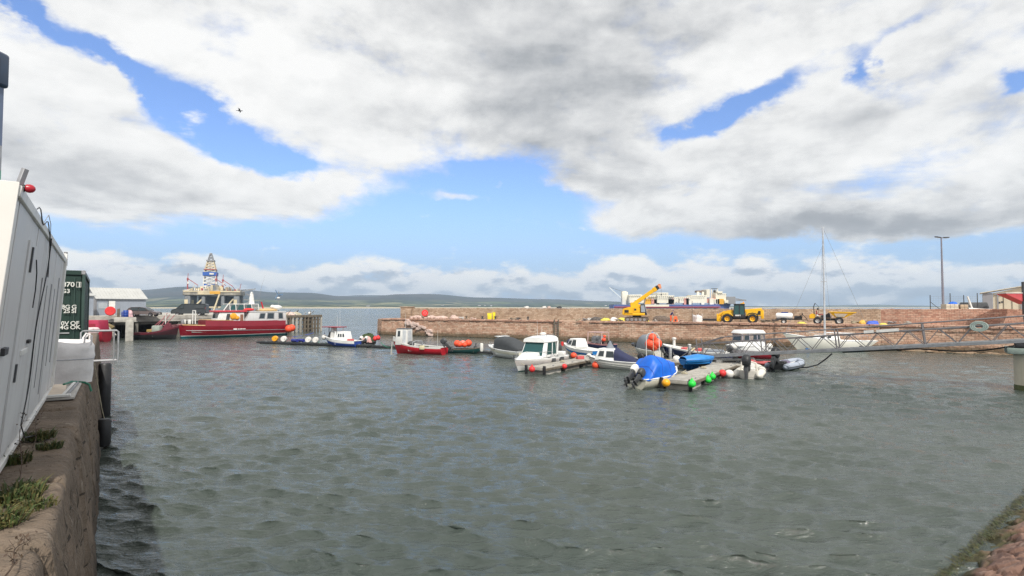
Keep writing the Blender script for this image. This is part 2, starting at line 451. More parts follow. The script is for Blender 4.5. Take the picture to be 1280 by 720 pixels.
def stone(name, cols, bw=.7, bh=.32, mort=(.20, .17, .14), rough=.9, bs=.6, wet=None, mscale=1., streaks=0):
    """coursed stone: x along the wall, z up; wet = height of the tide line"""
    m, b = new_mat(name); o = objco(); x, y, z = sep(o)
    xs, zs = x, z
    nz = noise(o, .8, 4, .6); nz2 = noise(o, 3.0, 5, .6)
    uu = comb(x + (nz2 - .5) * .34, z + (nz - .5) * .34 + (nz2 - .5) * .13, 0.0)
    br = E.nt.nodes.new('ShaderNodeTexBrick'); E.nt.links.new(uu, br.inputs['Vector'])
    br.inputs['Scale'].default_value = 1; br.inputs['Brick Width'].default_value = bw; br.inputs['Row Height'].default_value = bh
    br.inputs['Mortar Size'].default_value = .016 * mscale; br.inputs['Mortar Smooth'].default_value = .4; br.inputs['Bias'].default_value = 0
    br.inputs['Color1'].default_value = (0, 0, 0, 1); br.inputs['Color2'].default_value = (1, 1, 1, 1); br.inputs['Mortar'].default_value = (.5, .5, .5, 1)
    tone = E(br.outputs['Color']); mo = E(br.outputs['Fac'])
    n = len(cols)
    base = ramp(tone * .72 + (nz2 - .5) * .55 + .14, [(i / (n - 1), c) for i, c in enumerate(cols)])
    big = noise(o, .22, 4, .6)
    base = mixc(sstep(big, .42, .68) * .45, base, tuple(c * .60 for c in cols[1])); pale = noise(mapped(o, (1, 1, 2), loc=(5, 5, 5)), .35, 5, .65); base = mixc(sstep(pale, .52, .70) * .45, base, tuple(min(1, c * 1.35) for c in cols[2]))
    base = mixc(mo * .55, base, mort)
    fine = noise(o, 9, 5, .65)
    base = mixc(sstep(fine, .58, .8) * .5, base, tuple(c * .45 for c in cols[0]))
    if streaks:
        sn = noise(mapped(o, (7, 7, .7)), 1.0, 5, .65)
        base = mixc(sstep(sn, .56, .74) * streaks, base, (.45, .42, .38))
        sn2 = noise(mapped(o, (5, 5, .5), loc=(9, 2, 4)), 1.0, 5, .65)
        base = mixc(sstep(sn2, .50, .72) * streaks, base, (.035, .03, .025))
    if wet is not None:
        wl = z + (nz2 - .5) * .7
        base = mixc(sstep(wl, wet + .25, wet - .25) * .75, base, (.075, .065, .035))
        base = mixc(sstep(wl, wet - .35, wet - .7) * .8, base, (.03, .032, .02))
    setc(b, 'Base Color', base); b.inputs['Roughness'].default_value = rough; b.inputs['Specular IOR Level'].default_value = .25
    bump(b, (mo * -1.0) + fine * .5 + nz2 * .8, bs, .05)
    return m
SAND = [(.30, .165, .11), (.49, .29, .20), (.58, .37, .265), (.64, .47, .35), (.45, .255, .18)]
TAN = [(.27, .185, .13), (.40, .285, .20), (.48, .355, .26), (.56, .44, .33), (.36, .25, .185)]
PIERFACE = stone('pier_face_stone', SAND, .6, .25, (.13, .09, .065), wet=.62, bs=1.0, streaks=.2, mscale=1.4)
PARASTONE = stone('parapet_stone', TAN, .5, .22, (.17, .125, .09), bs=.9, streaks=.2, mscale=1.3)
REDSTONE = stone('red_parapet_stone', [(.30, .15, .11), (.42, .23, .165), (.50, .29, .21), (.55, .37, .28), (.34, .19, .14)], .5, .21, (.20, .12, .09), bs=.9, streaks=.25)
def rough_ground(name, c1, c2, c3, sc=.8, bs=.5):
    m, b = new_mat(name); o = objco()
    a1 = noise(o, sc, 6, .65); a2 = noise(o, sc * 7, 6, .65)
    base = mixc(sstep(a1, .35, .65), c1, c2); base = mixc(sstep(a2, .52, .72) * .7, base, c3)
    setc(b, 'Base Color', base); b.inputs['Roughness'].default_value = .92; b.inputs['Specular IOR Level'].default_value = .2
    bump(b, a1 + a2 * .6, bs, .05); return m
DECKSTONE = rough_ground('pier_deck_stone', (.36, .24, .17), (.44, .31, .23), (.24, .15, .11), .5)
YARD = rough_ground('yard_ground', (.34, .27, .21), (.42, .34, .27), (.25, .20, .15), .4)

# ================================================================ left quay
QD = V((-.6, .8, 0)); QN = V((.8, .6, 0))           # along the quay, and out over the water
QZ = 3.1
def Q(s, a, z): return QD * s + QN * a + V((0, 0, z))
def sQ(Y, a=0): return (Y - a * .6) / .8            # distance along for image depth Y
def quay_mat():
    m, b = new_mat('quay_stone'); o = objco(); x, y, z = sep(o)
    n1 = noise(o, 1.3, 6, .62); n2 = noise(mapped(o, (1, 5, 1)), 2.2, 6, .66); n3 = noise(o, 14, 6, .65)
    st = noise(mapped(o, (9, 9, .7)), .9, 6, .68, .1)
    base = mixc(sstep(n1, .3, .7), (.135, .105, .078), (.20, .152, .112))
    base = mixc(sstep(n2, .5, .7) * .6, base, (.25, .195, .15))
    base = mixc(sstep(n3, .52, .72) * .6, base, (.075, .055, .043))
    face = sstep(z, QZ - .12, QZ - .5)
    base = mixc(sstep(st, .50, .66) * face * .4, base, (.04, .032, .026))
    st2 = noise(mapped(o, (12, 12, 1.1), loc=(4, 1, 7)), .9, 6, .68, .3)
    base = mixc(sstep(st2, .60, .68) * face * .6, base, (.42, .37, .31))
    base = mixc(sstep(z + (n1 - .5), 1.3, .5) * .75, base, (.028, .024, .018))
    sv_ = x * -.6 + y * .8; av_ = x * .8 + y * .6
    def brick(u, v, w_, h_, ms):
        br = E.nt.nodes.new('ShaderNodeTexBrick'); E.nt.links.new(comb(u + (n2 - .5) * .10, v + (n1 - .5) * .06, 0.0), br.inputs['Vector']); br.inputs['Scale'].default_value = 1
        br.inputs['Brick Width'].default_value = w_; br.inputs['Row Height'].default_value = h_; br.inputs['Mortar Size'].default_value = ms; br.inputs['Mortar Smooth'].default_value = .3
        br.inputs['Color1'].default_value = (0, 0, 0, 1); br.inputs['Color2'].default_value = (1, 1, 1, 1); return E(br.outputs['Color']), E(br.outputs['Fac'])
    bt_, bm_ = brick(sv_, z, .95, .52, .016)
    base = mixc(bt_ * face * .35, base, (.20, .145, .105)); base = mixc(bm_ * face * .75, base, (.022, .018, .014))
    cr_ = noise(mapped(o, (1, 1, .3)), 2.6, 3, .5, 1.2); crk = sstep(E.m('ABSOLUTE', cr_ - .5), .012, .002)
    base = mixc(crk * .25, base, (.035, .026, .02))
    ly = noise(o, 5, 4, .6)
    base = mixc(sstep(ly, .64, .72) * .5 * sstep(z, QZ - .3, QZ), base, (.42, .37, .30))
    setc(b, 'Base Color', base); b.inputs['Roughness'].default_value = .88; b.inputs['Specular IOR Level'].default_value = .3
    bump(b, n1 * .6 + n2 * .6 + n3 * .5 + st * .2 - crk * .15 - bm_ * face * .6, 1.0, .06)
    return m
QM = quay_mat()
from mathutils import noise as NZ
def quay_wall():
    # cross-section walked from the land side over the edge and down the battered face
    prof = [(-9, QZ)] + [(-.95 + .55 * i / 14, QZ) for i in range(15)]
    prof += [(-.345, QZ - .008), (-.305, QZ - .03), (-.282, QZ - .075), (-.27, QZ - .14)]
    prof += [(-.27 + .27 * (i / 26), (QZ - .14) * (1 - i / 26)) for i in range(1, 27)] + [(.05, -.6)]
    ss = list(np.concatenate([np.linspace(-3, 9, 430), np.linspace(9.06, 30, 220), np.linspace(30.3, 47, 60)]))
    joints = [-1.2, .6, 2.35, 3.9, 5.3, 7.0, 8.6, 10.1, 11.9, 13.5, 15.2, 17, 18.7, 20.5, 22.2, 24, 26]
    rings = []
    for s in ss:
        row = []
        k = sum(1 for j in joints if j < s)
        rj = random.Random(k); tilt = rj.uniform(-.035, .03); push = rj.uniform(-.05, .03)
        dj = min(abs(s - j - .03 * math.sin(s * 9)) for j in joints)
        g = math.exp(-(dj / .022) ** 2)
        for i, (a, z) in enumerate(prof):
            p = Q(s, a, z)
            n = NZ.fractal(p * 1.6, 1, 2, 5) * .022 + NZ.fractal(p * 9, 1, 2, 4) * .008
            if 0 < i <= 19:
                e = min(1, i / 8)
                row.append(Q(s, a + (push if i > 14 else 0) + n * .5, z + tilt * e + n * .9 - g * .09))
            elif i > 19:
                # courses on the face
                cz = (z % .52) / .52; gg = math.exp(-(min(cz, 1 - cz) * .52 / .03) ** 2)
                row.append(Q(s, a + push + n * 2.2 - g * .08 - gg * .05, z))
            else: row.append(p)
        rings.append(row)
    mb = MB(QM); mb.loft(rings, False, False)
    o = mb.build('quay_wall', ang=60)
    return tag(o, 'weathered red sandstone quay wall beside the white cabin, dark and streaked above the water', 'quay wall')
quay_wall()

# weeds along the cabin foot
def weed_mat(n, c): return paint(n, c, .7, 0, .35, 5, .3, (.10, .09, .03), 0)
WG = weed_mat('weed_green', (.042, .066, .014)); WY = weed_mat('weed_yellow', (.10, .09, .028)); WB = weed_mat('dead_stem', (.06, .035, .02))
def tuft(mb, c, n, h, r, mats):
    for i in range(n):
        mb.m(random.choice(mats)); a = random.uniform(0, 6.28); rr = r * random.random() ** .7
        b0 = V(c) + V((rr * math.cos(a), rr * math.sin(a), 0)); hh = h * random.uniform(.4, 1)
        dr = V((math.cos(a + random.uniform(-1, 1)), math.sin(a + random.uniform(-1, 1)), 0)) * hh * random.uniform(.2, .9)
        w = V((random.uniform(-1, 1), random.uniform(-1, 1), 0)).normalized() * random.uniform(.003, .008)
        mid = b0 + dr * .4 + V((0, 0, hh * .7)); tip = b0 + dr + V((0, 0, hh * random.uniform(.6, 1)))
        mb.poly([b0 - w, b0 + w, mid + w * 1.3, mid - w * 1.3, tip], [(0, 1, 2, 3), (3, 2, 4)])
def leafy(mb, c, n, h, r, mats):
    for i in range(n):
        mb.m(random.choice(mats)); a = random.uniform(0, 6.28); rr = r * random.random() ** .6
        p = V(c) + V((rr * math.cos(a), rr * math.sin(a), random.random() * h * (1 - rr / r * .6)))
        u = V((random.uniform(-1, 1), random.uniform(-1, 1), random.uniform(-.5, .5))).normalized() * random.uniform(.009, .022)
        w = u.cross(V((random.uniform(-1, 1), random.uniform(-1, 1), 1))).normalized() * u.length * .6
        mb.poly([p - u, p + w, p + u, p - w], [(0, 1, 2, 3)])
for i, (px, py, r, h, lf, lab) in enumerate([
        (14, 628, .20, .16, 1, 'broad mound of green weed growing at the near foot of the white cabin'),
        (2, 655, .16, .12, 1, 'low dark green weed clump at the picture edge below the cabin'),
        (36, 615, .13, .10, 1, 'bright green leafy weed clump on the quay top'),
        (62, 561, .12, .09, 0, 'small grass tuft growing on the bare quay stone'),
        (48, 549, .16, .12, 1, 'dark weed growing against the cabin foot near the boards'),
        (44, 634, .16, .07, 0, 'dry yellow grass tuft beside the green weed mound'),
        (20, 580, .12, .14, 0, 'tall grass tuft pressed against the white cabin foot')]):
    p = G(px, py, QZ + .01); mb = MB(WG)
    if lf: leafy(mb, (0, 0, 0), 420, h * .7, r * .8, [WG, WG, WY])
    tuft(mb, (0, 0, 0), 190, h * 1.2, r, [WG, WY] if i != 5 else [WY, WY, WG])
    tag(mb.build('weed', loc=p, smooth=False), lab, 'weed', 'weeds on the quay')
def bramble(name, lab, base, tip, leaves):
    a, b = V(base), V(tip); mb = MB(WB); pts = [a.lerp(b, t) + V((.02 * math.sin(t * 7), .01 * math.cos(t * 5), .03 * math.sin(t * 3.1))) for t in [i / 9 for i in range(10)]]
    mb.path(pts, [.006 - .0004 * i for i in range(10)], 5)
    t = thing(name, lab, 'plant', a)
    for q in range(1, 10):
        d = V((random.uniform(-1, 1), random.uniform(-1, 1), random.uniform(0, 1))) * .07
        mb.path([pts[q], pts[q] + d], [.003, .0015], 4)
    mb.X = Mx.Translation(-a)
    bmesh.ops.translate(mb.bm, vec=-a, verts=mb.bm.verts); mb.build('stem', t)
    lb = MB(WB)
    for q in range(leaves):
        p = random.choice(pts[2:]) - a + V((random.uniform(-1, 1), random.uniform(-1, 1), random.uniform(-.5, 1))) * .05
        u = V((random.uniform(-1, 1), random.uniform(-1, 1), random.uniform(-1, 1))).normalized() * random.uniform(.01, .022)
        w = u.cross(V((.3, .5, 1))).normalized() * .01
        lb.poly([p - u, p + w, p + u, p - w], [(0, 1, 2, 3)])
    lb.build('leaves', t, smooth=False)
bramble('bramble', 'dead brown bramble stem rising from the bottom picture corner', D(4, 722, 3.4), D(33, 676, 3.9), 30)
bramble('dead_weed', 'dead seeded weed stem leaning on the near cabin wall', G(22, 606, QZ), D(30, 520, 6.6), 40)
bramble('dead_weed', 'thin dead weed stem near the middle of the cabin foot', G(40, 560, QZ), D(50, 518, 7.6), 26)

# ================================================================ white leaning cabin
CABW = paint('cabin_white_paint', (.58, .575, .57), .5, 0, .06, .8, .6, (.34, .28, .23), .03, streak=True)
CABE = paint('cabin_end_paint', (.72, .69, .64), .5, 0, .05, .8, .35, (.45, .40, .34), .03)
def cabin():
    s0, s1 = sQ(4.4, -.6), sQ(10.95, -.8); zt = CAMH + 1.0
    t = thing('site_cabin', 'tall white metal cabin leaning over the quay edge, hung with cables', 'cabin', Q(s0, -.84, QZ))
    org = Q(s0, -.84, QZ)
    def P(s, a, z): return Q(s, a, z) - org
    A = lambda z: -.84 + .24 * (z - QZ) / (zt - QZ)
    w = 1.25
    mb = MB(paint('cabin_shadow_gap', (.16, .155, .15), .7))
    mb.hexa([P(s0, -.84, QZ + .06), P(s1, -.84, QZ + .06), P(s1, -.84 - w, QZ + .06), P(s0, -.84 - w, QZ + .06),
             P(s0, -.6, zt), P(s1, -.67, zt), P(s1, -.84 - w, zt), P(s0, -.84 - w, zt)], .01, 2)
    mb.build('wall', t)
    q = [P(s0, A(QZ + .06), QZ + .06), P(s1, A(QZ + .06), QZ + .06), P(s1, -.67, zt), P(s0, -.6, zt)]
    # pressed panels with recessed seams
    us = [0, .035, .16, .265, .37, .475, .58, .685, .79, .895, .985]
    for i in range(len(us) - 1):
        pm = MB(CABE if i == 0 else CABW); pm.panel(q, us[i] + .003, us[i + 1] - .003, .035, .965, .016 + .004 * (i % 2), .02, .004)
        pm.build('panel', t)
    fr = MB(OFFW); fr.panel(q, 0, 1, .965, 1, .045, .05, .006); fr.build('top_rail', t)
    fr = MB(OFFW); fr.panel(q, 0, 1, 0, .03, .05, .055, .006); fr.build('bottom_rail', t)
    fr = MB(OFFW); fr.panel(q, .975, 1, .03, 1.03, .06, .08, .008); fr.build('corner_post', t)
    e = MB(CABE); e.hexa([P(s0 - .03, A(QZ) + .03, QZ + .02), P(s0 + .02, A(QZ) + .03, QZ + .02), P(s0 + .02, A(QZ) - w, QZ + .02), P(s0 - .03, A(QZ) - w, QZ + .02),
                        P(s0 - .03, -.57, zt + .02), P(s0 + .02, -.57, zt + .02), P(s0 + .02, A(QZ) - w, zt + .02), P(s0 - .03, A(QZ) - w, zt + .02)], .006)
    e.build('end_panel', t)
    # gable cap over the end wall
    g = MB(STEELD); g.hexa([P(s0 - .04, -.75, zt + .02), P(s0 + .1, -.75, zt + .02), P(s0 + .1, -1.0, zt + .02), P(s0 - .04, -1.0, zt + .02),
                           P(s0 - .04, -.86, zt + .10), P(s0 + .1, -.86, zt + .10), P(s0 + .1, -.88, zt + .10), P(s0 - .04, -.88, zt + .10)]); g.build('ridge_cap', t)
    # door leaf, bars and lock boxes
    d = MB(CABW); d.panel(q, .165, .262, .06, .88, .034, .02, .004); dd = d.build('door', t)
    hb = MB(DARK); hb.panel(q, .19, .198, .76, .86, .05, .02); hb.build('hinge', dd)
    hb = MB(DARK); hb.panel(q, .19, .198, .33, .40, .05, .02); hb.build('hinge', dd)
    for (u0, u1, v0, v1) in [(.055, .085, .462, .487), (.305, .33, .462, .477)]:
        k = MB(BLACK); k.panel(q, u0, u1, v0, v1, .05, .04, .004); k.build('lock_box', t)
    k = MB(OFFW); k.panel(q, .225, .30, .425, .447, .05, .03, .004); k.build('handle', t)
    for u in (.42, .53, .64, .74, .85):
        k = MB(paint('seam_grey', (.33, .33, .34), .6)); k.panel(q, u, u + .0035, .1 + .2 * random.random(), .7 + .2 * random.random(), .028, .02); k.build('bar', t)
    # cables
    def wq(u, v, off=.05):
        a_ = q[0].lerp(q[1], u); b_ = q[3].lerp(q[2], u); n = (q[1] - q[0]).cross(q[3] - q[0]).normalized(); return a_.lerp(b_, v) + n * off
    c = MB(BLACK); c.path([wq(.42 + .02 * math.sin(i * .5) - .012 * i * .4, .97 - i * .046, .06) for i in range(20)] + [wq(.36, .02, .09), wq(.42, -.0, .26)], .007, 6); c.build('cable', t)
    c = MB(BLACK); c.path([wq(.16 + .022 * i, 1.0 + .02 * math.sin(i), .05) for i in range(12)] + [wq(.44, .9), wq(.47, .78)], .006, 6); c.build('cable', t)
    c = MB(BLACK); c.path([wq(.24, .82), wq(.27, .77), wq(.285, .70), wq(.28, .62)], .006, 6); c.build('cable', t)
    c = MB(STEELD); c.path([wq(.28, 1.0), wq(.33, 1.05), wq(.39, 1.03), wq(.42, .96), wq(.43, .90)], .004, 6); c.build('wire', t)
    # stay and red lamp at the near top corner
    b = MB(STEELD); b.bar(P(s0 + .12, -.62, zt - .12), P(s0 + .12, -.55, zt + .16), .03, .05, .004); b.build('bracket', t)
    b = MB(STEELD); b.box(P(s1 - .05, -.64, zt - .02), (.05, .05, .28), .006); b.build('bracket', t)
    l = MB(BLACK); l.tube(P(s0 + .14, -.60, zt + .0), P(s0 + .14, -.55, zt + .0), .03, seg=14)
    lo = l.build('lamp_base', t)
    rd = MB(paint('lamp_red', (.42, .015, .03), .3)); rd.lathe([(.024, 0), (.034, .008), (.037, .03), (.031, .05), (.016, .064), (.003, .068)], P(s0 + .14, -.55, zt + .0), 18, Mx.Rotation(math.atan2(QN.y, QN.x), 4, 'Z') @ Mx.Rotation(R(90), 4, 'Y'))
    rd.build('lamp_lens', lo)
cabin()
# tall striped post beyond the cabin, cut by the picture edge
def striped_post():
    p = D(-37, 300, 6.3); t = thing('striped_post', 'blue and white post with dark cap behind the cabin at the picture edge', 'post', (p.x, p.y, QZ))
    zt = D(0, 98, 6.3).z - QZ
    B_ = paint('post_blue', (.13, .17, .26), .45); Gn = paint('post_green', (.12, .32, .25), .45)
    bands = [(0, 1.2, WHITE), (1.2, 2.4, B_), (2.4, zt - 1.5, B_), (zt - 1.5, zt - 1.05, Gn), (zt - 1.05, zt - .75, GALV), (zt - .75, zt, B_)]
    mb = MB()
    for z0, z1, m_ in bands: mb.m(m_).box((0, 0, (z0 + z1) / 2), (.34, .34, z1 - z0))
    mb.build('pole', t)
    c = MB(paint('post_cap', (.03, .055, .10), .35)); c.box((0, 0, zt + .16), (.42, .42, .42), .04, 3); cc = c.build('cap', t)
    c = MB(BLACK); c.box((.212, .0, zt + .17), (.012, .12, .24), .004); c.box((0, -.212, zt + .17), (.16, .012, .22), .004); build_split(c, 'lens', cc)
striped_post()

# ================================================================ container
def corrug(mb, q, n, depth=.035):
    for i in range(n): mb.panel(q, (i + .12) / n, (i + .62) / n, .03, .97, depth * .5, depth * .6)
CGREEN = paint('container_green', (.010, .032, .024), .45, 0, .15, 1.2, .25, (.05, .045, .03), .04, streak=True)
CGREENL = paint('container_green_side', (.03, .06, .05), .5, 0, .15, 1.2, .25, (.08, .06, .045), .04, streak=True)
PWHITE = paint('stencil_white', (.62, .62, .58), .6, 0, .1, 4, .3)
def text_obj(name, s, size, M, mat, parent=None, ext=.003, align='LEFT'):
    cu = bpy.data.curves.new(name, 'FONT'); cu.body = s; cu.size = size; cu.extrude = ext; cu.offset = size * .02; cu.align_x = align
    tmp = bpy.data.objects.new(name, cu); me = bpy.data.meshes.new_from_object(tmp); bpy.data.objects.remove(tmp)
    me.materials.clear(); me.materials.append(mat); o = bpy.data.objects.new(name, me); COL.objects.link(o)
    if parent: o.parent = parent
    o.matrix_local = M; return o
def container():
    s0 = sQ(15.6, -.5); L, W, H = 6.06, 2.44, 2.75
    org = Q(s0, -.44, QZ); t = thing('shipping_container', 'dark green steel container with white stencilled codes, behind the bulk bag', 'container', org)
    def P(s, a, z): return QD * s + QN * a + V((0, 0, z))
    def bx(mb, s, a, z, ds, da, dz, bev=.01):
        mb.hexa([P(s, a, z), P(s, a + da, z), P(s + ds, a + da, z), P(s + ds, a, z), P(s, a, z + dz), P(s, a + da, z + dz), P(s + ds, a + da, z + dz), P(s + ds, a, z + dz)], bev)
    m = MB(CGREEN); bx(m, .08, -W + .06, .14, L - .16, W - .12, H - .2); m.build('body', t)
    f = MB(CGREENL)
    for s in (0, L - .16):
        for a in (-W, -.07): bx(f, s, a, 0, .16, .07, H, .012)
    build_split(f, 'corner_post', t)
    f = MB(CGREEN)
    for z in (.0, H - .13):
        bx(f, .004, -W + .075, z, .10, W - .15, .13); bx(f, L - .1, -W + .075, z, .10, W - .15, .13)
        bx(f, .16, -W, z, L - .32, .1, .12); bx(f, .16, -.1, z, L - .32, .1, .12)
    build_split(f, 'frame_rail', t)
    c = MB(STEELD)
    for s in (-.01, L - .17):
        for a in (-W - .005, -.095):
            for z in (-.005, H - .115): bx(c, s, a, z, .18, .10 if a > -1 else .12, .12, .01)
    build_split(c, 'corner_casting', t)
    sd = MB(CGREENL); corrug(sd, [P(.16, -.05, .12), P(L - .16, -.05, .12), P(L - .16, -.05, H - .13), P(.16, -.05, H - .13)], 20); sd.build('side_panel', t)
    qd = [P(.08, -W + .08, .13), P(.08, -.075, .13), P(.08, -.075, H - .13), P(.08, -W + .08, H - .13)]
    for u0, u1 in ((.01, .49), (.51, .99)):
        d = MB(CGREEN); d.panel(qd, u0, u1, .015, .985, .045, .05, .006); dd = d.build('door', t)
        for v0, v1 in ((.05, .30), (.35, .60), (.66, .93)):
            r_ = MB(CGREEN); r_.panel(qd, u0 + .03, u1 - .10, v0, v1, .055, .02, .006); r_.build('pressing', dd)
        for uu in (u0 + .10, u1 - .06):
            r_ = MB(CGREENL); r_.tube(V(qd[0]).lerp(qd[1], uu) + QD * -.075 + V((0, 0, .05)), V(qd[0]).lerp(qd[1], uu) + QD * -.075 + V((0, 0, H - .32)), .016, seg=8); r_.build('locking_bar', dd)
        h = MB(GALV); h.panel(qd, u0 + .1, u1 - .1, .33, .345, .075, .02); h.build('handle', dd)
    # stencils: text plane faces back along the quay toward the camera
    Mt = Mx((( QN.x, 0, -QD.x, 0), (QN.y, 0, -QD.y, 0), (0, 1, 0, 0), (0, 0, 0, 1)))
    def st(txt, a, z, size, al='LEFT'): text_obj('stencil', txt, size, Mx.Translation(P(-.045, 0, 0) + QN * a + V((0, 0, z))) @ Mt, PWHITE, t, .004, al)
    zy = lambda y: CAMH - (y - 384) / 43.6 - QZ
    st('870', -.235, zy(358.6), .185, 'RIGHT'); st('1', -.175, zy(358.6), .185)
    b = MB(PWHITE)
    z0, z1 = zy(359.3), zy(352.6)
    for (a0, a1, c0, c1) in ((-.20, -.19, z0, z1), (-.10, -.09, z0, z1), (-.188, -.102, z0, z0 + .012), (-.188, -.102, z1 - .012, z1)):
        bx(b, -.050, a0, c0, .006, a1 - a0, c1 - c0, 0)
    b.build('code_box', t)
    st('G3', -.33, zy(366.4), .16, 'RIGHT')
    for i, y in enumerate((385.8, 391)): st(('8G', '2S')[i], -.32, zy(y), .155, 'RIGHT'); st(('G', 'SI')[i], -.29, zy(y), .155)
    for i, y in enumerate((406, 411)): st(('0V', '4G')[i], -.34, zy(y), .155, 'RIGHT'); st(('OF', 'OK')[i], -.31, zy(y), .155)
container()

# ================================================================ bulk bag, boards, hose, barrier, fenders
def bulk_bag(name, lab, loc, w, h, mat=BAG, group=None, loops=True, slump=.0, rz=0):
    t = thing(name, lab, 'bulk bag', loc, rz, group); rg = []
    N_ = 36; rnd = random.Random(loc[0])
    ph = [rnd.uniform(0, 6.28) for _ in range(5)]
    for i in range(15):
        v = i / 14; z = h * v; row = []
        fl = 1 + .05 * math.sin(v * math.pi) + (.03 if v > .62 else 0) - .10 * max(0, v - .85) / .15
        for k in range(N_):
            a = 2 * math.pi * k / N_; c, s = math.cos(a), math.sin(a)
            r = (w / 2) / (abs(c) ** 5 + abs(s) ** 5) ** .2
            wr = 1 + .03 * math.sin(7 * a + ph[0] + v * 3) * v + .07 * math.sin(11 * a + ph[1] - 5 * v) * max(0, v - .5) + .05 * NZ.noise(V((c * 3, s * 3, v * 5 + ph[0])))
            zz = z + (.06 * math.sin(2 * a + ph[2]) + .05 * math.sin(3 * a + ph[3])) * max(0, v - .6) * h * 1.3 - slump * max(0, v - .5) * (1 + c) * h
            row.append(V((r * c * fl * wr, r * s * fl * wr, zz)))
        rg.append(row)
    ctr = V((0, 0, h * (.93 - slump)))
    rg.append([p.lerp(ctr, .35) + V((0, 0, .02 * math.sin(5 * k))) for k, p in enumerate(rg[-1])]); rg.append([p.lerp(ctr, .8) for p in rg[-2]])
    mb = MB(mat); mb.loft(rg); mb.build('sack', t)
    if loops:
        for sx in (-1, 1):
            for sy in (-1, 1):
                l = MB(mat); x, y = sx * w * .44, sy * w * .44
                l.path([V((x, y - .10 * sy, h * .86)), V((x * 1.02, y - .09 * sy, h * 1.05)), V((x, y - .03 * sy, h * 1.16)), V((x * .98, y + .04 * sy, h * 1.14)), V((x * 1.03, y + .03 * sy, h * .9))], .018, 6)
                l.build('lifting_loop', t)
        b = MB(paint('bag_hem', (.40, .41, .45), .7)); b.path([p * 1.008 + V((0, 0, .0)) for p in rg[8]] + [rg[8][0] * 1.008], .008, 5); b.build('seam', t)
    return t
bp = G(92, 472, QZ); bulk_bag('bulk_bag', 'white woven bulk bag standing on the quay in front of the green container', Q(sQ(12.5, -.85), -.76, QZ - .01), 1.12, .93, rz=math.atan2(.8, -.6) + .05)
def boards():
    def sheet(lab, s0, s1, a0, a1, z, th, mat, rot=0, name='board'):
        c = Q((s0 + s1) / 2, (a0 + a1) / 2, z + th / 2); mb = MB(mat); mb.box((0, 0, 0), (s1 - s0, a1 - a0, th), .006)
        return tag(mb.build(name, loc=c, rz=math.atan2(QD.y, QD.x) + rot), lab, 'board', 'boards lying on the quay')
    PLY = paint('pale_ply', (.62, .52, .42), .75, 0, .12, 3, .3, (.35, .27, .2), .05); G2 = paint('grey_board', (.46, .44, .41), .75, 0, .15, 3, .4)
    s = sQ(9.9, -.6)
    sheet('large weathered grey board lying flat beside the cabin foot, lowest of the pile', s, s + 2.3, -.80, -.375, QZ + .02, .045, G2, -.02)
    sheet('smaller pale plywood sheet on top of the grey board', s + .25, s + 1.9, -.83, -.56, QZ + .075, .03, PLY, .03)
    sheet('narrow white batten along the board pile', s + .10, s + 2.1, -.54, -.49, QZ + .07, .04, OFFW, -.05, 'batten')
    sheet('narrow grey batten next to the white one', s + .15, s + 2.2, -.475, -.44, QZ + .07, .035, STEELD, -.05, 'batten')
    sheet('short crossing timber at the near end of the board pile', s - .02, s + .10, -.80, -.45, QZ + .072, .045, OFFW, 0, 'batten')
boards()
h = MB(paint('green_hose', (.015, .16, .09), .5)); ss = sQ(12.0, -.5)
h.path([Q(ss - .9, -.62, QZ + .12), Q(ss - .3, -.52, QZ + .10), Q(ss - .05, -.42, QZ + .06), Q(ss - .05, -.30, QZ + .04), Q(ss - .1, -.22, QZ - .01), Q(ss - .12, -.18, QZ - .16)], .022, 8)
tag(h.build('hose'), 'green hose running from the boards over the quay edge', 'hose')
def barrier():
    s = sQ(15.7, 0); t = thing('guard_barrier', 'galvanised tubular barrier swung out over the water past the quay edge', 'barrier', Q(s, -.5, QZ))
    P = lambda a, z, ds=0: QN * a + QD * ds + V((0, 0, z))
    for ds, nm in ((0, 1), (.28, 2)):
        f = MB(GALV); f.path([P(0, .0, ds), P(0, .98, ds), P(.04, 1.02, ds), P((.82), 1.02, ds), P((.86), .98, ds), P((.86), .1, ds)], .024, 8); f.build('frame', t)
        f = MB(STEELD); f.tube(P(.0, .16, ds), P((.86), .16, ds), .02); f.tube(P(.76, .05, ds), P(.76, 1.0, ds), .018); f.tube(P(.1, .05, ds), P(.1, 1.0, ds), .018); f.build('rail', t)
    f = MB(GALV)
    for a, z in (((.86), .97), ((.86), .15), (0, .97), (0, .15)): f.tube(P(a, z), P(a, z, .28), .018)
    build_split(f, 'spacer', t)
barrier()
def fender(lab, s, a, z0, z1, r, rope=True):
    t = thing('fender', lab, 'fender', Q(s, a, z0), 0, 'black fenders hanging on the quay face'); H = z1 - z0
    m = MB(BLACK); m.lathe([(.05, 0), (r * .8, .02), (r, .1), (r, H - .1), (r * .8, H - .02), (.05, H)], (0, 0, 0), 18); m.build('body', t)
    if rope:
        m = MB(ROPE); m.path([V((0, 0, H - .02)), QN * -.08 + V((0, 0, H + .35)), QN * (-.25 - a) + V((0, 0, QZ - z0 + .0)), QN * (-.55 - a) + V((0, 0, QZ - z0 + .03)) + QD * .3], .012, 6); m.build('rope', t)
fender('short black cylindrical fender hanging low on the near quay face by a pale rope', sQ(18.9, .15), .10, .02, .98, .20)
fender('tall black fender pile against the quay face beyond the short one', sQ(24.2, .2), .10, -.3, 2.35, .24, False)
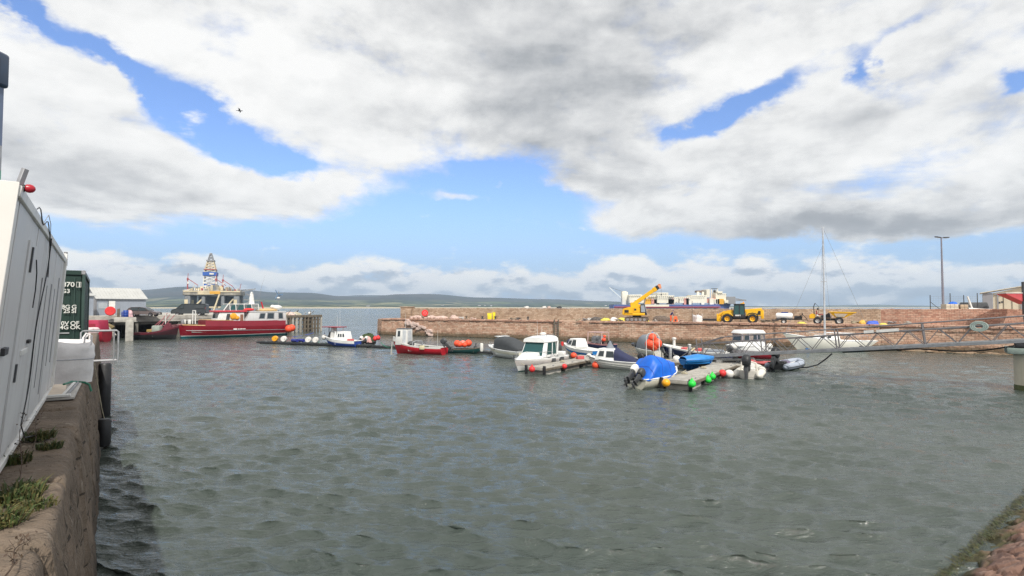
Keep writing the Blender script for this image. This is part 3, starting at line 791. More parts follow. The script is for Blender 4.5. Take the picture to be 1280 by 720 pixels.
# ================================================================ harbour pier
PZ = 2.7
A0, A1, A2 = V((-22.8, 95.0, 0)), V((41.7, 61.6, 0)), V((64, 45.5, 0))
PU = (A1 - A0).normalized(); PNn = V((-PU.y, PU.x, 0))      # along the pier, and back away from the water
PW = 8.2; PT = 4.62
def wallsheet(mb, pts, z0, z1, nx=None, nz=10, org=None, back=0):
    pass
def local_frame(o, p, d):
    o.location = p; o.rotation_euler.z = math.atan2(d.y, d.x)
def rough_wall(name, p0, p1, z0, z1, mat, th=.6, amp=.05, step=.45, batter=0., seed=0, courses=.3, top=True, cap_jit=.0):
    """stone wall from p0 to p1 with its front at y=0 (local, facing -y), thick backwards; stones push in and out"""
    L = (p1 - p0).length; nx = max(4, int(L / step)); nz = max(3, int((z1 - z0) / courses))
    rnd = random.Random(seed); mb = MB(mat); rows = []
    jit = [rnd.uniform(-cap_jit, cap_jit) for _ in range(nx + 1)]
    for i in range(nx + 1):
        x = L * i / nx; col = []
        for j in range(nz + 1):
            z = z0 + (z1 - z0) * j / nz
            n = NZ.fractal(V((x * 1.1 + seed, z * 2.2, seed)), 1, 2, 4) * amp
            col.append(V((x, n + batter * (z - z0), z + (jit[i] if j == nz else 0))))
        col.append(V((x, th, z1 + jit[i]))); col.append(V((x, th, z0)))
        rows.append(col)
    mb.loft(rows, False, False)
    n = len(rows[0]); mb.poly(rows[0], [tuple(range(n))]); mb.poly(rows[-1], [tuple(range(n))[::-1]])
    o = mb.build(name, ang=50); local_frame(o, p0, p1 - p0); return o
def pier():
    t = thing('harbour_pier', 'long red sandstone harbour pier with stone parapet across the water', 'pier')
    def add(o): o.parent = t; return o
    add(rough_wall('face', A0, A1, -.8, PZ, PIERFACE, .8, .10, .35, .03, 1))
    add(rough_wall('face', A1, A2, -.8, PZ, PIERFACE, .8, .10, .35, .03, 2))
    # rounded end of the pier
    e = [A0, A0 + V((-1.3, 2.4, 0)), A0 + V((-1.6, 6.0, 0)), A0 + V((-.6, 10.2, 0)), A0 + V((2.5, 13.5, 0))]
    for i in range(4): add(rough_wall('face', e[i + 1], e[i], -.8, PZ, PIERFACE, .8, .06, .4, .03, 5 + i))
    # deck
    m = MB(DECKSTONE); back = PNn * (PW + 1.2)
    pts = [A0 + PU * .2 + PNn * .3, A1, A2, A2 + back + V((9, 3, 0)), A1 + back, A0 + back, e[3], e[2] + V((.3, 0, 0)), e[1] + V((.3, .1, 0))]
    m.poly([(p.x, p.y, PZ + .015) for p in pts] + [(p.x, p.y, PZ - .5) for p in pts], [tuple(range(9)), tuple(range(9, 18))[::-1]])
    dk = m.build('deck', t, smooth=False)
    # coping stones along the edge, each slightly out of line
    c = MB(REDSTONE); rnd = random.Random(3)
    for a, b in ((A0, A1), (A1, A2)):
        L = (b - a).length; u = (b - a).normalized(); nn = V((-u.y, u.x, 0)); x = 0
        while x < L - .4:
            l = rnd.uniform(.7, 1.5); q = a + u * (x + l / 2) + nn * (.36 + rnd.uniform(-.05, .05))
            if not (32 < x < 37 and rnd.random() < .4): c.box((q.x, q.y, PZ + .02 + rnd.uniform(-.03, .03)), (l * .97, .8, .26), .03, 1, math.atan2(u.y, u.x) + rnd.uniform(-.02, .02))
            x += l
    c.build('coping', t)
    return t
pier()
def parapet():
    b0 = A0 + PU * .2 + PNn * PW; b1 = A0 + PU * 43 + PNn * PW; b2 = A1 + PNn * PW + PU * 1; b3 = A2 + PNn * (PW - 1.5) + V((5, 1, 0))
    o = rough_wall('parapet_wall', b0, b1, PZ - .1, PT, PARASTONE, 1.1, .05, .4, .02, 11, .28, cap_jit=.035); tag(o, 'tan stone parapet wall along the outer left half of the pier', 'wall')
    o = rough_wall('parapet_wall', b1, b2, PZ - .1, PT - .02, PARASTONE, 1.1, .05, .4, .02, 12, .28, cap_jit=.03); tag(o, 'tan stone parapet wall behind the yellow handler and the dumper', 'wall')
    o = rough_wall('parapet_wall', b2, b3, PZ - .1, PT - .04, REDSTONE, 1.1, .06, .4, .05, 13, .3, cap_jit=.05); tag(o, 'red stone parapet wall in front of the cream shed', 'wall')
    # pillar closing the parapet
    m = MB(PARASTONE); m.box((0, 0, 1.05), (1.9, 1.9, 2.1), .08, 2); m.box((0, 0, 2.14), (2.1, 2.1, .16), .05, 2)
    p = A0 - PU * .9 + PNn * (PW + .2); tag(m.build('pillar', loc=(p.x, p.y, PZ), rz=math.atan2(PU.y, PU.x)), 'square stone pillar closing the left end of the parapet', 'pillar')
parapet()
def onpier(px, py, lo=1.5, hi=7.3):
    """a spot on the pier deck along this line of sight, kept clear of the edge and of the parapet"""
    k = ray(px, py); k = V((k.x, k.y, 0)); kk = k.dot(PNn); d = k * ((A0.dot(PNn)) / kk); q = G(px, py, PZ); off = (q - A0).dot(PNn)
    off = max(lo, min(hi, off)); q = k * ((A0.dot(PNn) + off) / kk); return V((q.x, q.y, PZ + .02))
# fallen stones leaning on the broken patch of the pier face
def rubble(lab, px, py, n, spread, z0=0, mat=None, big=.35, cat='rubble', deck=False):
    mb = MB(mat or REDSTONE); rnd = random.Random(int(px))
    for i in range(n):
        r = spread * rnd.random(); a = rnd.uniform(0, 6.28); s_ = big * rnd.uniform(.4, 1)
        M = Mx.Translation(V((r * math.cos(a), r * math.sin(a) * .6, s_ * .3 + (.5 - r / spread / 2) * big * .8 * rnd.random()))) @ Mx.Rotation(rnd.uniform(0, 3), 4, 'Z') @ Mx.Rotation(rnd.uniform(-.5, .5), 4, 'X')
        mb.X = M; mb.box((0, 0, 0), (s_ * rnd.uniform(.8, 1.5), s_, s_ * rnd.uniform(.5, .9)), s_ * .15, 2)
    return mb.build('stone_pile', loc=onpier(px, py))
PALE = paint('pale_stone', (.55, .42, .37), .9, 0, .2, 2, .4, (.3, .2, .15), .3)
for px, lab in ((522, 'pile of pale stone blocks nearest the parapet pillar'), (540, 'pile of pale stone blocks beside the red lifebuoy'), (553, 'long pile of pale pink stone blocks on the pier'), (567, 'small pile of pale stones with dark top at the end of the row')):
    tag(rubble('', px, 397.5, 34, 1.15 if px != 567 else .8, PZ, PALE, .62), lab, 'stone pile')
def scar():
    mb = MB(PALE); rnd = random.Random(4)
    for i in range(46):
        u = 5.6 + 5.2 * rnd.random(); zz = 2.45 - (u - 5.6) * .36 + rnd.uniform(-.45, .35); s_ = rnd.uniform(.25, .6)
        p = A0 + PU * u - PNn * .05 + V((0, 0, zz)); mb.X = Mx.Translation(p) @ Mx.Rotation(rnd.uniform(-.5, .5) + math.atan2(PU.y, PU.x), 4, 'Z') @ Mx.Rotation(rnd.uniform(-.4, .4), 4, 'Y')
        mb.box((0, 0, 0), (s_ * 1.5, .35, s_ * .7), .04, 2)
    kind(mb.build('rubble'), 'stuff', 'pale broken stones bulging out of the pier face behind the red boat', 'rubble')
scar()
ROCKM = stone('foreshore_rock', SAND, .9, .5, (.2, .14, .1), bs=.8, wet=.3)
def foreshore():
    mb = MB(ROCKM); rnd = random.Random(9)
    for i in range(150):
        t_ = rnd.random() ** .8; q = A1.lerp(A2, .05 + t_ * .8) - V((.55, .83, 0)) * rnd.uniform(.1, 1.9 * (1 - abs(t_ - .6))); s_ = rnd.uniform(.2, .7)
        mb.X = Mx.Translation(q + V((0, 0, rnd.uniform(-.08, .10)))) @ Mx.Rotation(rnd.uniform(0, 3), 4, 'Z'); mb.sph((0, 0, 0), (s_, s_ * .7, s_ * .35), 9, 6)
    kind(mb.build('foreshore_rocks'), 'stuff', 'low weedy rocks along the foot of the pier wall', 'rocks')
foreshore()
def ladder(lab, px, y0, y1, Y=None, w=.5):
    p = G(px, 420, 0); X_ = A0 + PU * 0
    # foot of the ladder on the pier line seen at this bearing
    k = ray(px, 400); k = V((k.x, k.y, 0)); n = -PNn; tt = A0.dot(n) / k.dot(n); q = k * tt - PNn * .16
    t = thing('wall_ladder', lab, 'ladder', q, math.atan2(PU.y, PU.x), None)
    for sx in (-1, 1): m = MB(WOOD); m.box((sx * w / 2, 0, 1.35), (.16, .14, 3.3), .01); m.build('stile', t)
    for i in range(9): m = MB(STEELD); m.tube((-w / 2, -.02, .1 + i * .31), (w / 2, -.02, .1 + i * .31), .03); m.build('rung', t)
ladder('dark timber ladder fixed on the pier face behind the cabin cruiser', 696, 0, 0, w=.62)

# lifebuoy on the pier
def lifebuoy():
    t = thing('lifebuoy_station', 'round red lifebuoy on a post in front of the pale stone piles', 'lifebuoy', onpier(531, 398), .35)
    m = MB(WOOD); m.box((0, 0, .55), (.12, .12, 1.1)); m.build('post', t)
    m = MB(BRED); m.lathe([(.1, -.06), (.56, -.07), (.62, 0), (.56, .07), (.1, .06)], (0, -.1, 1.0), 22, Mx.Rotation(R(90), 4, 'X')); b = m.build('housing', t)
    m = MB(paint('pink_ring', (.75, .25, .25), .5)); m.torus((0, -.2, 1.0), .24, .045, M=Mx.Rotation(R(90), 4, 'X')); m.build('ring', b)
lifebuoy()
def bin_(lab, px, py, h, w, mat, lidmat=None, name='plastic_bin'):
    t = thing(name, lab, 'bin', onpier(px, py), random.uniform(-.3, .3))
    m = MB(mat); m.box((0, 0, h / 2), (w, w * .9, h), .05, 2, top=(1.12, 1.12)); m.build('tub', t)
    m = MB(lidmat or mat); m.box((0, 0, h + .04), (w * 1.2, w * 1.1, .09), .03, 2); m.build('lid', t)
bin_('tall yellow plastic bin standing alone on the pier deck', 612, 398, 1.0, .7, YELB)
bin_('smaller yellow bin half hidden behind the tall yellow bin', 617.5, 396, 1.15, .4, YELB)
def heap(name, lab, cat, px, py, mat, sx, sy, h, seed=1, rz=0, z=PZ + .02, loc=None, group=None, sub=2.2):
    """crumpled cloth, net or sack: lumpy mound lying on the deck"""
    mb = MB(mat); n, m_ = 28, 10; rg = []
    for j in range(m_ + 1):
        v = j / m_; rr = math.cos(v * math.pi / 2) ** .7; row = []
        for i in range(n):
            a = 2 * math.pi * i / n; c, s = math.cos(a), math.sin(a)
            k = 1 + .28 * NZ.fractal(V((c * sub, s * sub, v * 2 + seed * 7)), 1, 2, 3)
            row.append(V((sx / 2 * rr * c * k, sy / 2 * rr * s * k, h * math.sin(v * math.pi / 2) * (1 + .35 * NZ.noise(V((c * 2.3, s * 2.3, seed)))))))
        rg.append(row)
    mb.loft(rg)
    o = mb.build(name, loc=loc if loc is not None else onpier(px, py), rz=rz, ang=60)
    return tag(o, lab, cat, group)
SACKY = paint('yellow_sack', (.62, .55, .10), .7, 0, .15, 4, .2)
heap('sack', 'yellow sack lying left of the tracked crane, next to dark nets', 'sack', 757, 401, SACKY, 1.5, .9, .38, 2)
heap('sack', 'yellow sack lying against the rear of the tracked crane', 'sack', 777, 401, SACKY, 1.3, .8, .45, 3)
heap('sack', 'white sack between the two yellow sacks', 'sack', 767.5, 400.5, BAG, 1.2, .9, .5, 4)
heap('net_pile', 'dark net pile lying on the pier left of the sacks', 'net pile', 746, 400, paint('dark_net', (.10, .09, .085), .95, 0, .5, 8, .3, bmp=.5), 2.0, 1.0, .5, 5)
heap('net_pile', 'grey white heap at the left end of the gear by the crane', 'net pile', 737, 400, paint('pale_net', (.42, .40, .38), .95, 0, .5, 8, .5, bmp=.5), 1.0, .7, .35, 6)
heap('sack', 'bright yellow sack at the front track of the crane', 'sack', 808, 402, SACKY, .8, .6, .45, 7)
heap('sack', 'yellow sack lying right of the white water tank trailer', 'sack', 1002, 405.5, SACKY, 1.1, .7, .28, 8)
heap('sack', 'orange yellow sack next to the blue sheet behind the gangway', 'sack', 1078, 405, paint('amber_sack', (.74, .45, .08), .7), .8, .6, .42, 9)
heap('sheet', 'crumpled blue sheet on the pier right of the dumper', 'sheet', 1091, 406, paint('royal_sheet', (.05, .12, .58), .6), 1.6, .8, .42, 10)
heap('sack', 'pale yellow sack right of the blue sheet', 'sack', 1104, 406.5, SACKY, .9, .6, .22, 12)
heap('net_pile', 'dark net heap at the foot of the parapet behind the worker', 'net pile', 826, 398.5, paint('brown_net', (.14, .11, .09), .95, 0, .5, 8, .3, bmp=.5), 2.6, 1.1, .75, 13)
heap('net_pile', 'low dark heap at the feet of the worker', 'net pile', 832, 404, paint('dark_net', (.1, .09, .08)), 1.3, .5, .14, 14)
heap('tarpaulin', 'low dark mat lying on the deck left of the white bag', 'tarpaulin', 858, 404.3, MATS['dark_net'], 1.6, .5, .1, 15)
for i, (px, lab) in enumerate(((603, 'dark mooring bollard left of the yellow bin'), (619, 'dark mooring bollard just right of the yellow bin'), (660, 'dark mooring bollard near the middle of the bare deck'), (583, 'brown post stump on the pier deck'))):
    m = MB(DARK if i != 3 else WOOD); m.lathe([(.2, 0), (.16, .1), (.13, .35), (.22, .42), (.22, .5), (.05, .55)], (0, 0, 0), 14)
    tag(m.build('bollard', loc=onpier(px, 398.6)), lab, 'bollard', 'bollards on the pier deck')
bulk_bag('bulk_bag', 'white bulk bag with slumped top on the pier deck left of the yellow handler', onpier(872, 403), 1.0, 1.0, slump=.12, rz=.3)
m = MB(BLACK); p0, p1 = onpier(878, 401.5), onpier(905, 401.5); m.tube(p0 + V((0, 0, .32)), p1 + V((0, 0, .32)), .16, seg=14)
tag(m.build('pipe'), 'black pipe lying between the white bag and the yellow handler', 'pipe')
for px, h_, lab in ((865.5, 2.9, 'thin brown marker pole standing at the pier edge by the white bag'), ):
    q = onpier(px, 404.5); m = MB(WOOD); m.tube((0, 0, -1.2), (0, 0, h_), .05, .03); tag(m.build('marker_pole', loc=q), lab, 'pole')
# small things on top of the parapet
for i, (px, w_, lab, mt) in enumerate(((658, 1.0, 'pale boxy object showing above the parapet, left one', OFFW), (680, .9, 'pale boxy object showing above the parapet, middle one', OFFW), (686, .7, 'pink box showing above the parapet beside the middle pale one', PALE), (699, 1.0, 'dark box showing above the parapet, right one', DARK))):
    k = ray(px, 384); k = V((k.x, k.y, 0)); tt = A0.dot(PNn) / k.dot(PNn); q = k * ((A0.dot(PNn) + PW + .6) / k.dot(PNn))
    m = MB(mt); m.box((0, 0, .12), (w_ * .8, .4, .24), .05, 2); m.box((w_ * .1, 0, .28), (w_ * .4, .3, .1), .03); tag(m.build('crate', loc=(q.x, q.y, PT + .03), rz=.4), lab, 'crate')

# ================================================================ yard behind the red parapet
YZ = 4.3
def yard():
    b2 = A1 + PNn * (PW + .9) + PU * (-6); b3 = A2 + PNn * (PW - .4) + V((9, 1, 0))
    m = MB(YARD); pts = [b2, b3, V((130, 60, 0)), V((150, 150, 0)), V((95, 150, 0)), V((63, 96, 0)), b2 + V((4, 14, 0))]
    m.poly([(p.x, p.y, YZ) for p in pts] + [(p.x, p.y, -2) for p in pts], [tuple(range(7)), tuple(range(7, 14))[::-1]] + [(i, (i + 1) % 7, (i + 1) % 7 + 7, i + 7) for i in range(7)])
    kind(m.build('yard_ground', smooth=False), 'structure', 'pale gravel yard behind the parapet', 'ground')
yard()
def yp(px, Y): d = ray(px, 384); return V((d.x / d.y * Y, Y, YZ))
def lamp_post():
    t = thing('lamp_post', 'tall grey lamp post with two flat heads behind the pier', 'lamp post', yp(1179, 76), .25)
    H = D(1178, 297, 76).z - YZ; g = paint('lamp_grey', (.26, .25, .29), .5, .5)
    m = MB(g); m.lathe([(.22, 0), (.22, .5), (.16, .55), (.085, H), (.03, H + .02)], (0, 0, 0), 14); m.build('pole', t)
    m = MB(g); m.tube((-.55, 0, H - .02), (.55, 0, H - .02), .05); m.build('crossarm', t)
    for sx in (-1, 1):
        m = MB(DARK); m.box((sx * .72, -.1, H + .03), (.78, .46, .15), .05, 2, ry=sx * -.1, rx=.15); h_ = m.build('lamp_head', t)
        m = MB(paint('lamp_glass', (.5, .52, .5), .2)); m.box((sx * .72, -.1, H - .052), (.55, .32, .03), .01, 1, ry=sx * -.1, rx=.15); m.build('lens', h_)
lamp_post()
def fence():
    t = thing('mesh_fence', 'tall thin wire fence with dark posts on the pier behind the parapet', 'fence', yp(1163, 72))
    o0 = yp(1163, 72); xs = [(1163, 72), (1188, 72), (1205, 72), (1222, 71.5)]
    ps = [yp(*a) - o0 for a in xs]
    for i, p in enumerate(ps):
        m = MB(DARK); m.tube(p, p + V((0, 0, 2.1 + .25 * (i % 2))), .05); m.build('post', t)
    m = MB(DARK); m.bar(ps[0], ps[0] + V((1.8, 0, 0)) * 1, .05); m.tube(ps[0] + V((0, 0, 1.2)), ps[0] + V((1.5, 0, .05)), .035); m.build('strut', t)
    for i in range(len(ps) - 1):
        m = MB(paint('wire', (.28, .30, .32), .5, .4)); a, b = ps[i], ps[i + 1]; L = (b - a).length
        for k in range(8): z = .1 + k * .26; m.bar(a + V((0, 0, z)), b + V((0, 0, z)), .008)
        n = int(L / .22)
        for k in range(1, n): q = a.lerp(b, k / n); m.bar(q + V((0, 0, .05)), q + V((0, 0, 2.0)), .008)
        m.build('mesh_panel', t)
fence()
def blockpile(lab, px0, px1, Y, z1, mat, nx=3, nz=2):
    a, b = yp(px0, Y), yp(px1, Y); w = (b - a).length / nx; h = z1 / nz; t = thing('block_stack', lab, 'block stack', a)
    for i in range(nx):
        for j in range(nz):
            m = MB(mat); m.box(((i + .5) * w, .5, (j + .5) * h), (w * .96, .9, h * .96), .03, 2, rz=random.uniform(-.03, .03)); m.build('block', t)
blockpile('stack of cream concrete blocks right of the lamp post', 1183, 1199, 71, .92, paint('cream_block', (.52, .46, .37), .9, 0, .15, 3, .4))
blockpile('stack of brown blocks right of the cream block stack', 1201, 1211, 71, .85, paint('brown_block', (.44, .33, .23), .9, 0, .15, 3, .4), 2, 2)
heap('tarpaulin', 'small blue tarpaulin lying on top of the cream blocks', 'tarpaulin', 0, 0, TARP, 1.1, .7, .28, 21, loc=yp(1191, 71.5) + V((0, 0, .90)))
m = MB(OFFW); q = yp(1216, 70); m.hexa([(-.12, 0, .2), (.12, 0, .2), (.12, .15, .2), (-.12, .15, .2), (-.65, 0, 1.9), (-.5, 0, 1.9), (-.5, .15, 1.9), (-.65, .15, 1.9)], .02); m.box((.3, 0, .1), (.9, .5, .2), .04)
tag(m.build('tilted_board', loc=q), 'narrow white board leaning left in the yard by the brown blocks', 'board')
def skiff_on_land():
    q = yp(1224, 69.5); m = MB(OFFW); rg = []
    for i in range(9):
        v = i / 8; w = .5 * math.sin(math.pi * (v * .82 + .1)) ; rg.append([V((-1.4 + 2.8 * v, w * math.cos(a), .42 * math.sin(a) * (1 - .4 * v) + .02)) for a in [math.pi * k / 8 for k in range(9)]])
    m.loft(rg, False, False); tag(m.build('upturned_dinghy', loc=q), 'small white upturned dinghy in the yard beside the shed', 'dinghy')
skiff_on_land()
def van_low():
    t = thing('flatbed_trailer', 'low dark trailer parked in the yard left of the cream shed', 'trailer', yp(1217, 78))
    m = MB(DARK); m.box((0, 0, .75), (3.2, 1.7, .9), .1, 2, top=(.85, .9)); m.build('body', t)
    for x in (-1, 1): m = MB(BLACK); m.lathe([(.05, -.1), (.33, -.1), (.33, .1), (.05, .1)], (x, -.8, .33), 16, Mx.Rotation(R(90), 4, 'X')); m.build('wheel', t)
van_low()
SHEDC = paint('cream_cladding', (.62, .55, .42), .7, 0, .06, 1, .3, (.38, .33, .26), .08, streak=True)
SHEDG = paint('grey_cladding', (.28, .28, .30), .7, 0, .06, 1, .3, (.2, .19, .18), .08, streak=True)
SHEDW = paint('pale_roof_sheet', (.46, .46, .44), .55, .1, .06, .6, .3, (.42, .40, .36), .05, streak=True)
def shed(name, lab, p, rz, W, Dp, H, R_, wallm, endm, roofm, over=.25, door=None, windows=()):
    """gabled shed: front along local x (0..W), facing -y, ridge along x"""
    t = thing(name, lab, 'shed', p, rz)
    m = MB(wallm); m.box((W / 2, .06, H / 2), (W, .12, H)); f = m.build('wall', t)
    m = MB(wallm); m.box((W / 2, Dp - .06, H / 2), (W, .12, H)); m.build('wall', t)
    for x in (.06, W - .06):
        m = MB(endm); m.prism([(.125, 0), (Dp - .125, 0), (Dp - .125, H), (Dp / 2, H + R_ - .02), (.125, H)], x - .06, x + .06, 'x'); m.build('gable_wall', t)
    ribs = MB(wallm)
    for i in range(int(W / .4)): ribs.box((.25 + i * .4, -.012, H / 2), (.06, .024, H - .1), .008)
    ribs.build('cladding', f)
    m = MB(roofm)
    for sgn in (0, 1):
        y0, y1 = (-over, Dp / 2) if not sgn else (Dp / 2, Dp + over); z0, z1 = (H - over * R_ / (Dp / 2), H + R_) if not sgn else (H + R_, H - over * R_ / (Dp / 2))
        m.hexa([(-over, y0, z0), (W + over, y0, z0), (W + over, y1, z1), (-over, y1, z1), (-over, y0, z0 + .1), (W + over, y0, z0 + .1), (W + over, y1, z1 + .1), (-over, y1, z1 + .1)])
    rf = m.build('roof', t, smooth=False)
    r_ = MB(roofm)
    for i in range(int(W / .5)):
        x = .2 + i * .5; r_.bar((x, -over, H - over * R_ / (Dp / 2) + .115), (x, Dp / 2, H + R_ + .115), .05, .03)
    r_.build('roof_rib', rf)
    m = MB(GALV); m.path([(-over, -over - .06, H - .06), (W + over, -over - .06, H - .06)], .06, 8); m.build('gutter', t)
    q = [(0, -.03, 0), (W, -.03, 0), (W, -.03, H), (0, -.03, H)]
    for (u0, u1, v0, v1, nm, mt) in windows:
        m = MB(mt); m.panel(q, u0, u1, v0, v1, .03, .04, .008); o_ = m.build(nm, t)
        if nm == 'door': k = MB(DARK); k.panel(q, u0 + .01, u0 + .016, (v0 + v1) / 2, (v0 + v1) / 2 + .04, .07, .03); k.build('handle', o_)
    return t
# the cream shed: gable toward the harbour
def cream_shed():
    p = yp(1229, 84); t = thing('cream_shed', 'cream sheet shed with low gable and dark doorway posts at the right edge', 'shed', p, -.70)
    W, Dp, H, RR_ = 8.5, 8, 2.55, .95
    m = MB(SHEDC); m.prism([(1.15, 0), (W, 0), (W, H), (W / 2 + .3, H + RR_), (1.15, H + .08)], 0, .14, 'y'); f = m.build('wall', t)
    m = MB(SHEDG); m.box((.55, .5, (H + .1) / 2), (1.15, 1.2, H + .1)); m.build('side_panel', t)
    for x in (0.09, W): m = MB(SHEDG); m.box((x, Dp / 2 + .6, H / 2), (.12, Dp - 1, H)); m.build('wall', t)
    for sgn in (0, 1):
        m = MB(paint('cream_roof', (.64, .60, .50), .6, 0, .06, .6, .3)); x0, x1 = ((-.3, W / 2 + .3), (W / 2 + .3, W + .3))[sgn]; z0, z1 = ((H - .02, H + RR_), (H + RR_, H - .02))[sgn]
        m.hexa([(x0, -.35, z0 + .1), (x1, -.35, z1 + .1), (x1, Dp, z1 + .1), (x0, Dp, z0 + .1), (x0, -.35, z0 + .22), (x1, -.35, z1 + .22), (x1, Dp, z1 + .22), (x0, Dp, z0 + .22)]); m.build('roof', t, smooth=False)
    for x in (1.7, 4.3): m = MB(SHEDG); m.box((x, -.08, 1.25), (.16, .12, 2.5)); m.build('post', t)
    m = MB(SHEDG); m.box((3, -.09, 2.45), (3.4, .12, .16)); m.build('lintel', t)
    q = [(0, -.01, 0), (W, -.01, 0), (W, -.01, H), (0, -.01, H)]
    for u0, u1, v0, v1 in ((.20, .235, .42, .52), (.245, .28, .45, .55), (.60, .63, .33, .40)):
        m = MB(DARK); m.panel(q, u0, u1, v0, v1, .03, .04); m.build('vent', t)
    for x in (2.35, 3.3, 5.4): m = MB(WOOD); m.box((x, -.03, 1.1), (.07, .05, 2.2)); m.build('cover_strip', f)
cream_shed()
def red_awning():
    t = thing('red_awning', 'red sloping awning with a pale edge on a dark post at the right picture edge', 'awning', yp(1281, 60))
    m = MB(DARK); m.box((-.05, 0, 1.5), (.28, .28, 3.6), .02); m.build('post', t)
    m = MB(paint('red_awning', (.48, .07, .08), .6)); m.hexa([(-2.0, 0, 1.95), (.4, 0, .85), (.4, 1.2, .85), (-2.0, 1.2, 1.95), (-2.0, 0, 2.0), (.4, 0, 2.02), (.4, 1.2, 2.02), (-2.0, 1.2, 2.0)]); m.build('canopy', t)
    m = MB(OFFW); m.box((-.8, .6, 2.06), (2.5, 1.3, .08), .01); m.build('edge', t)
red_awning()

# ================================================================ gangway and its column
def gangway():
    a, b = V((29.9, 31.4, 2.90)), V((13.9, 44.5, .72)); u = (b - a).normalized(); L = (b - a).length
    n = V((-u.y, u.x, 0)).normalized(); up = n.cross(u) * -1; up = up if up.z > 0 else -up; W = 1.15
    t = thing('gangway', 'long grey steel truss gangway sloping down to the pontoons', 'gangway', a)
    GW = paint('gangway_steel', (.24, .25, .265), .55, .35, .15, 3, .4, (.09, .07, .06)); HR = paint('gangway_rail', (.17, .16, .165), .55, .3, .15, 3, .4, (.12, .08, .06))
    for side in (-1, 1):
        o = n * side * W / 2; P = lambda x, z: u * x + up * z + o
        m = MB(GW); m.bar(P(0, 0), P(L, 0), .11, .20, .01); m.build('bottom_chord', t)
        m = MB(HR); m.bar(P(.1, 1.0), P(L - 1.6, 1.0), .09, .09, .01); m.build('top_chord', t)
        m = MB(HR); m.path([P(0, 1.42), P(L - 3.5, 1.42), P(L - 1.5, .95), P(L - .1, .05)], .035, 8); m.build('handrail', t)
        nb = 12; st = (L - 1.6) / nb
        for i in range(nb):
            x0 = .1 + i * st
            m = MB(HR); m.bar(P(x0 + .05, .1), P(x0 + st / 2, .98), .045); m.build('brace', t)
            m = MB(HR); m.bar(P(x0 + st / 2, .98), P(x0 + st - .05, .1), .045); m.build('brace', t)
        for i in range(0, nb + 1, 3):
            x0 = .1 + i * st; m = MB(HR); m.bar(P(x0, 0), P(x0, 1.42), .07); m.build('post', t)
    m = MB(DECKG); m.hexa([n * -.5 + up * -.02, n * .5 + up * -.02, n * .5 + u * L + up * -.02, n * -.5 + u * L + up * -.02, n * -.5 + up * .05, n * .5 + up * .05, n * .5 + u * L + up * .05, n * -.5 + u * L + up * .05]); m.build('walkway', t)
    m = MB(STEELD)
    m2 = MB(HR); m2.bar(n * -.58 + up * 0, n * -.58 + up * 1.45, .16, .16, .01); m2.build('end_post', t); m2 = MB(HR); m2.bar(n * .58, n * .58 + up * 1.45, .16, .16, .01); m2.build('end_post', t)
    for side in (-1, 1): w_ = MB(BLACK); w_.lathe([(.02, -.06), (.13, -.06), (.13, .06), (.02, .06)], u * (L - .1) + n * side * .5 - up * .12, 14, Mx.Rotation(math.atan2(n.y, n.x) - R(90), 4, 'Z') @ Mx.Rotation(R(90), 4, 'X')); w_.build('roller', t)
    m = MB(BLACK); m.path([n * -.7 + u * (L * k / 16) * .46 + V((0, 0, -.18 - (.34 * math.sin(math.pi * min(1, k / 9)) if k < 9 else .05))) for k in range(17)], .05, 6); m.build('hose', t)
    # things hung on the near rail
    side = -1 if (n.y > 0) else 1; o = n * side * (W / 2 + .12)
    for x0, x1 in ((6.1, 7.3), (7.45, 8.0)):
        m = MB(OFFW); m.hexa([u * x0 + up * 1.02 + o, u * x1 + up * 1.02 + o, u * x1 + up * 1.02 + o * 1.08, u * x0 + up * 1.02 + o * 1.08, u * x0 + up * 1.2 + o, u * x1 + up * 1.2 + o, u * x1 + up * 1.2 + o * 1.08, u * x0 + up * 1.2 + o * 1.08]); m.build('sign_board', t)
    m = MB(paint('grey_green_coil', (.30, .36, .33), .8)); c_ = u * 2.2 + up * 1.0 + o
    Mr = Mx.Rotation(math.atan2(u.y, u.x), 4, 'Z') @ Mx.Rotation(R(90), 4, 'X')
    for r_ in (.16, .22, .28): m.torus(c_ + n * side * .03, r_, .035, 20, 6, Mr @ Mx.Scale(1.4, 4, V((1, 0, 0))))
    tag(m.build('rope_coil', loc=a), 'grey green rope coil hung on the gangway rail near its upper end', 'rope')
gangway()
def column():
    p = V((30.15, 31.6, 0)); t = thing('gangway_column', 'cream concrete column with green stained cap carrying the gangway', 'column', p)
    m = MB(paint('cream_concrete', (.60, .54, .42), .8, 0, .08, .8, .3, (.30, .26, .18), .08, streak=True)); m.lathe([(.85, -1.2), (.85, 2.1), (.3, 2.1)], (0, 0, 0), 28); m.build('shaft', t)
    m = MB(paint('tide_stain', (.09, .10, .04), .9)); m.lathe([(.858, -.2), (.86, .18), (.852, .3)], (0, 0, 0), 28); m.build('tide_band', t)
    m = MB(paint('stained_cap', (.22, .27, .24), .8, 0, .2, 1.5, .5)); m.box((.1, 0, 2.28), (2.5, 2.3, .34), .04, 2, rz=-.68); m.build('cap', t)
    m = MB(BLACK); m.box((-.75, -.05, 2.60), (.5, 1.1, .26), .03, 2, rz=-.68); m.build('bearing', t)
column()

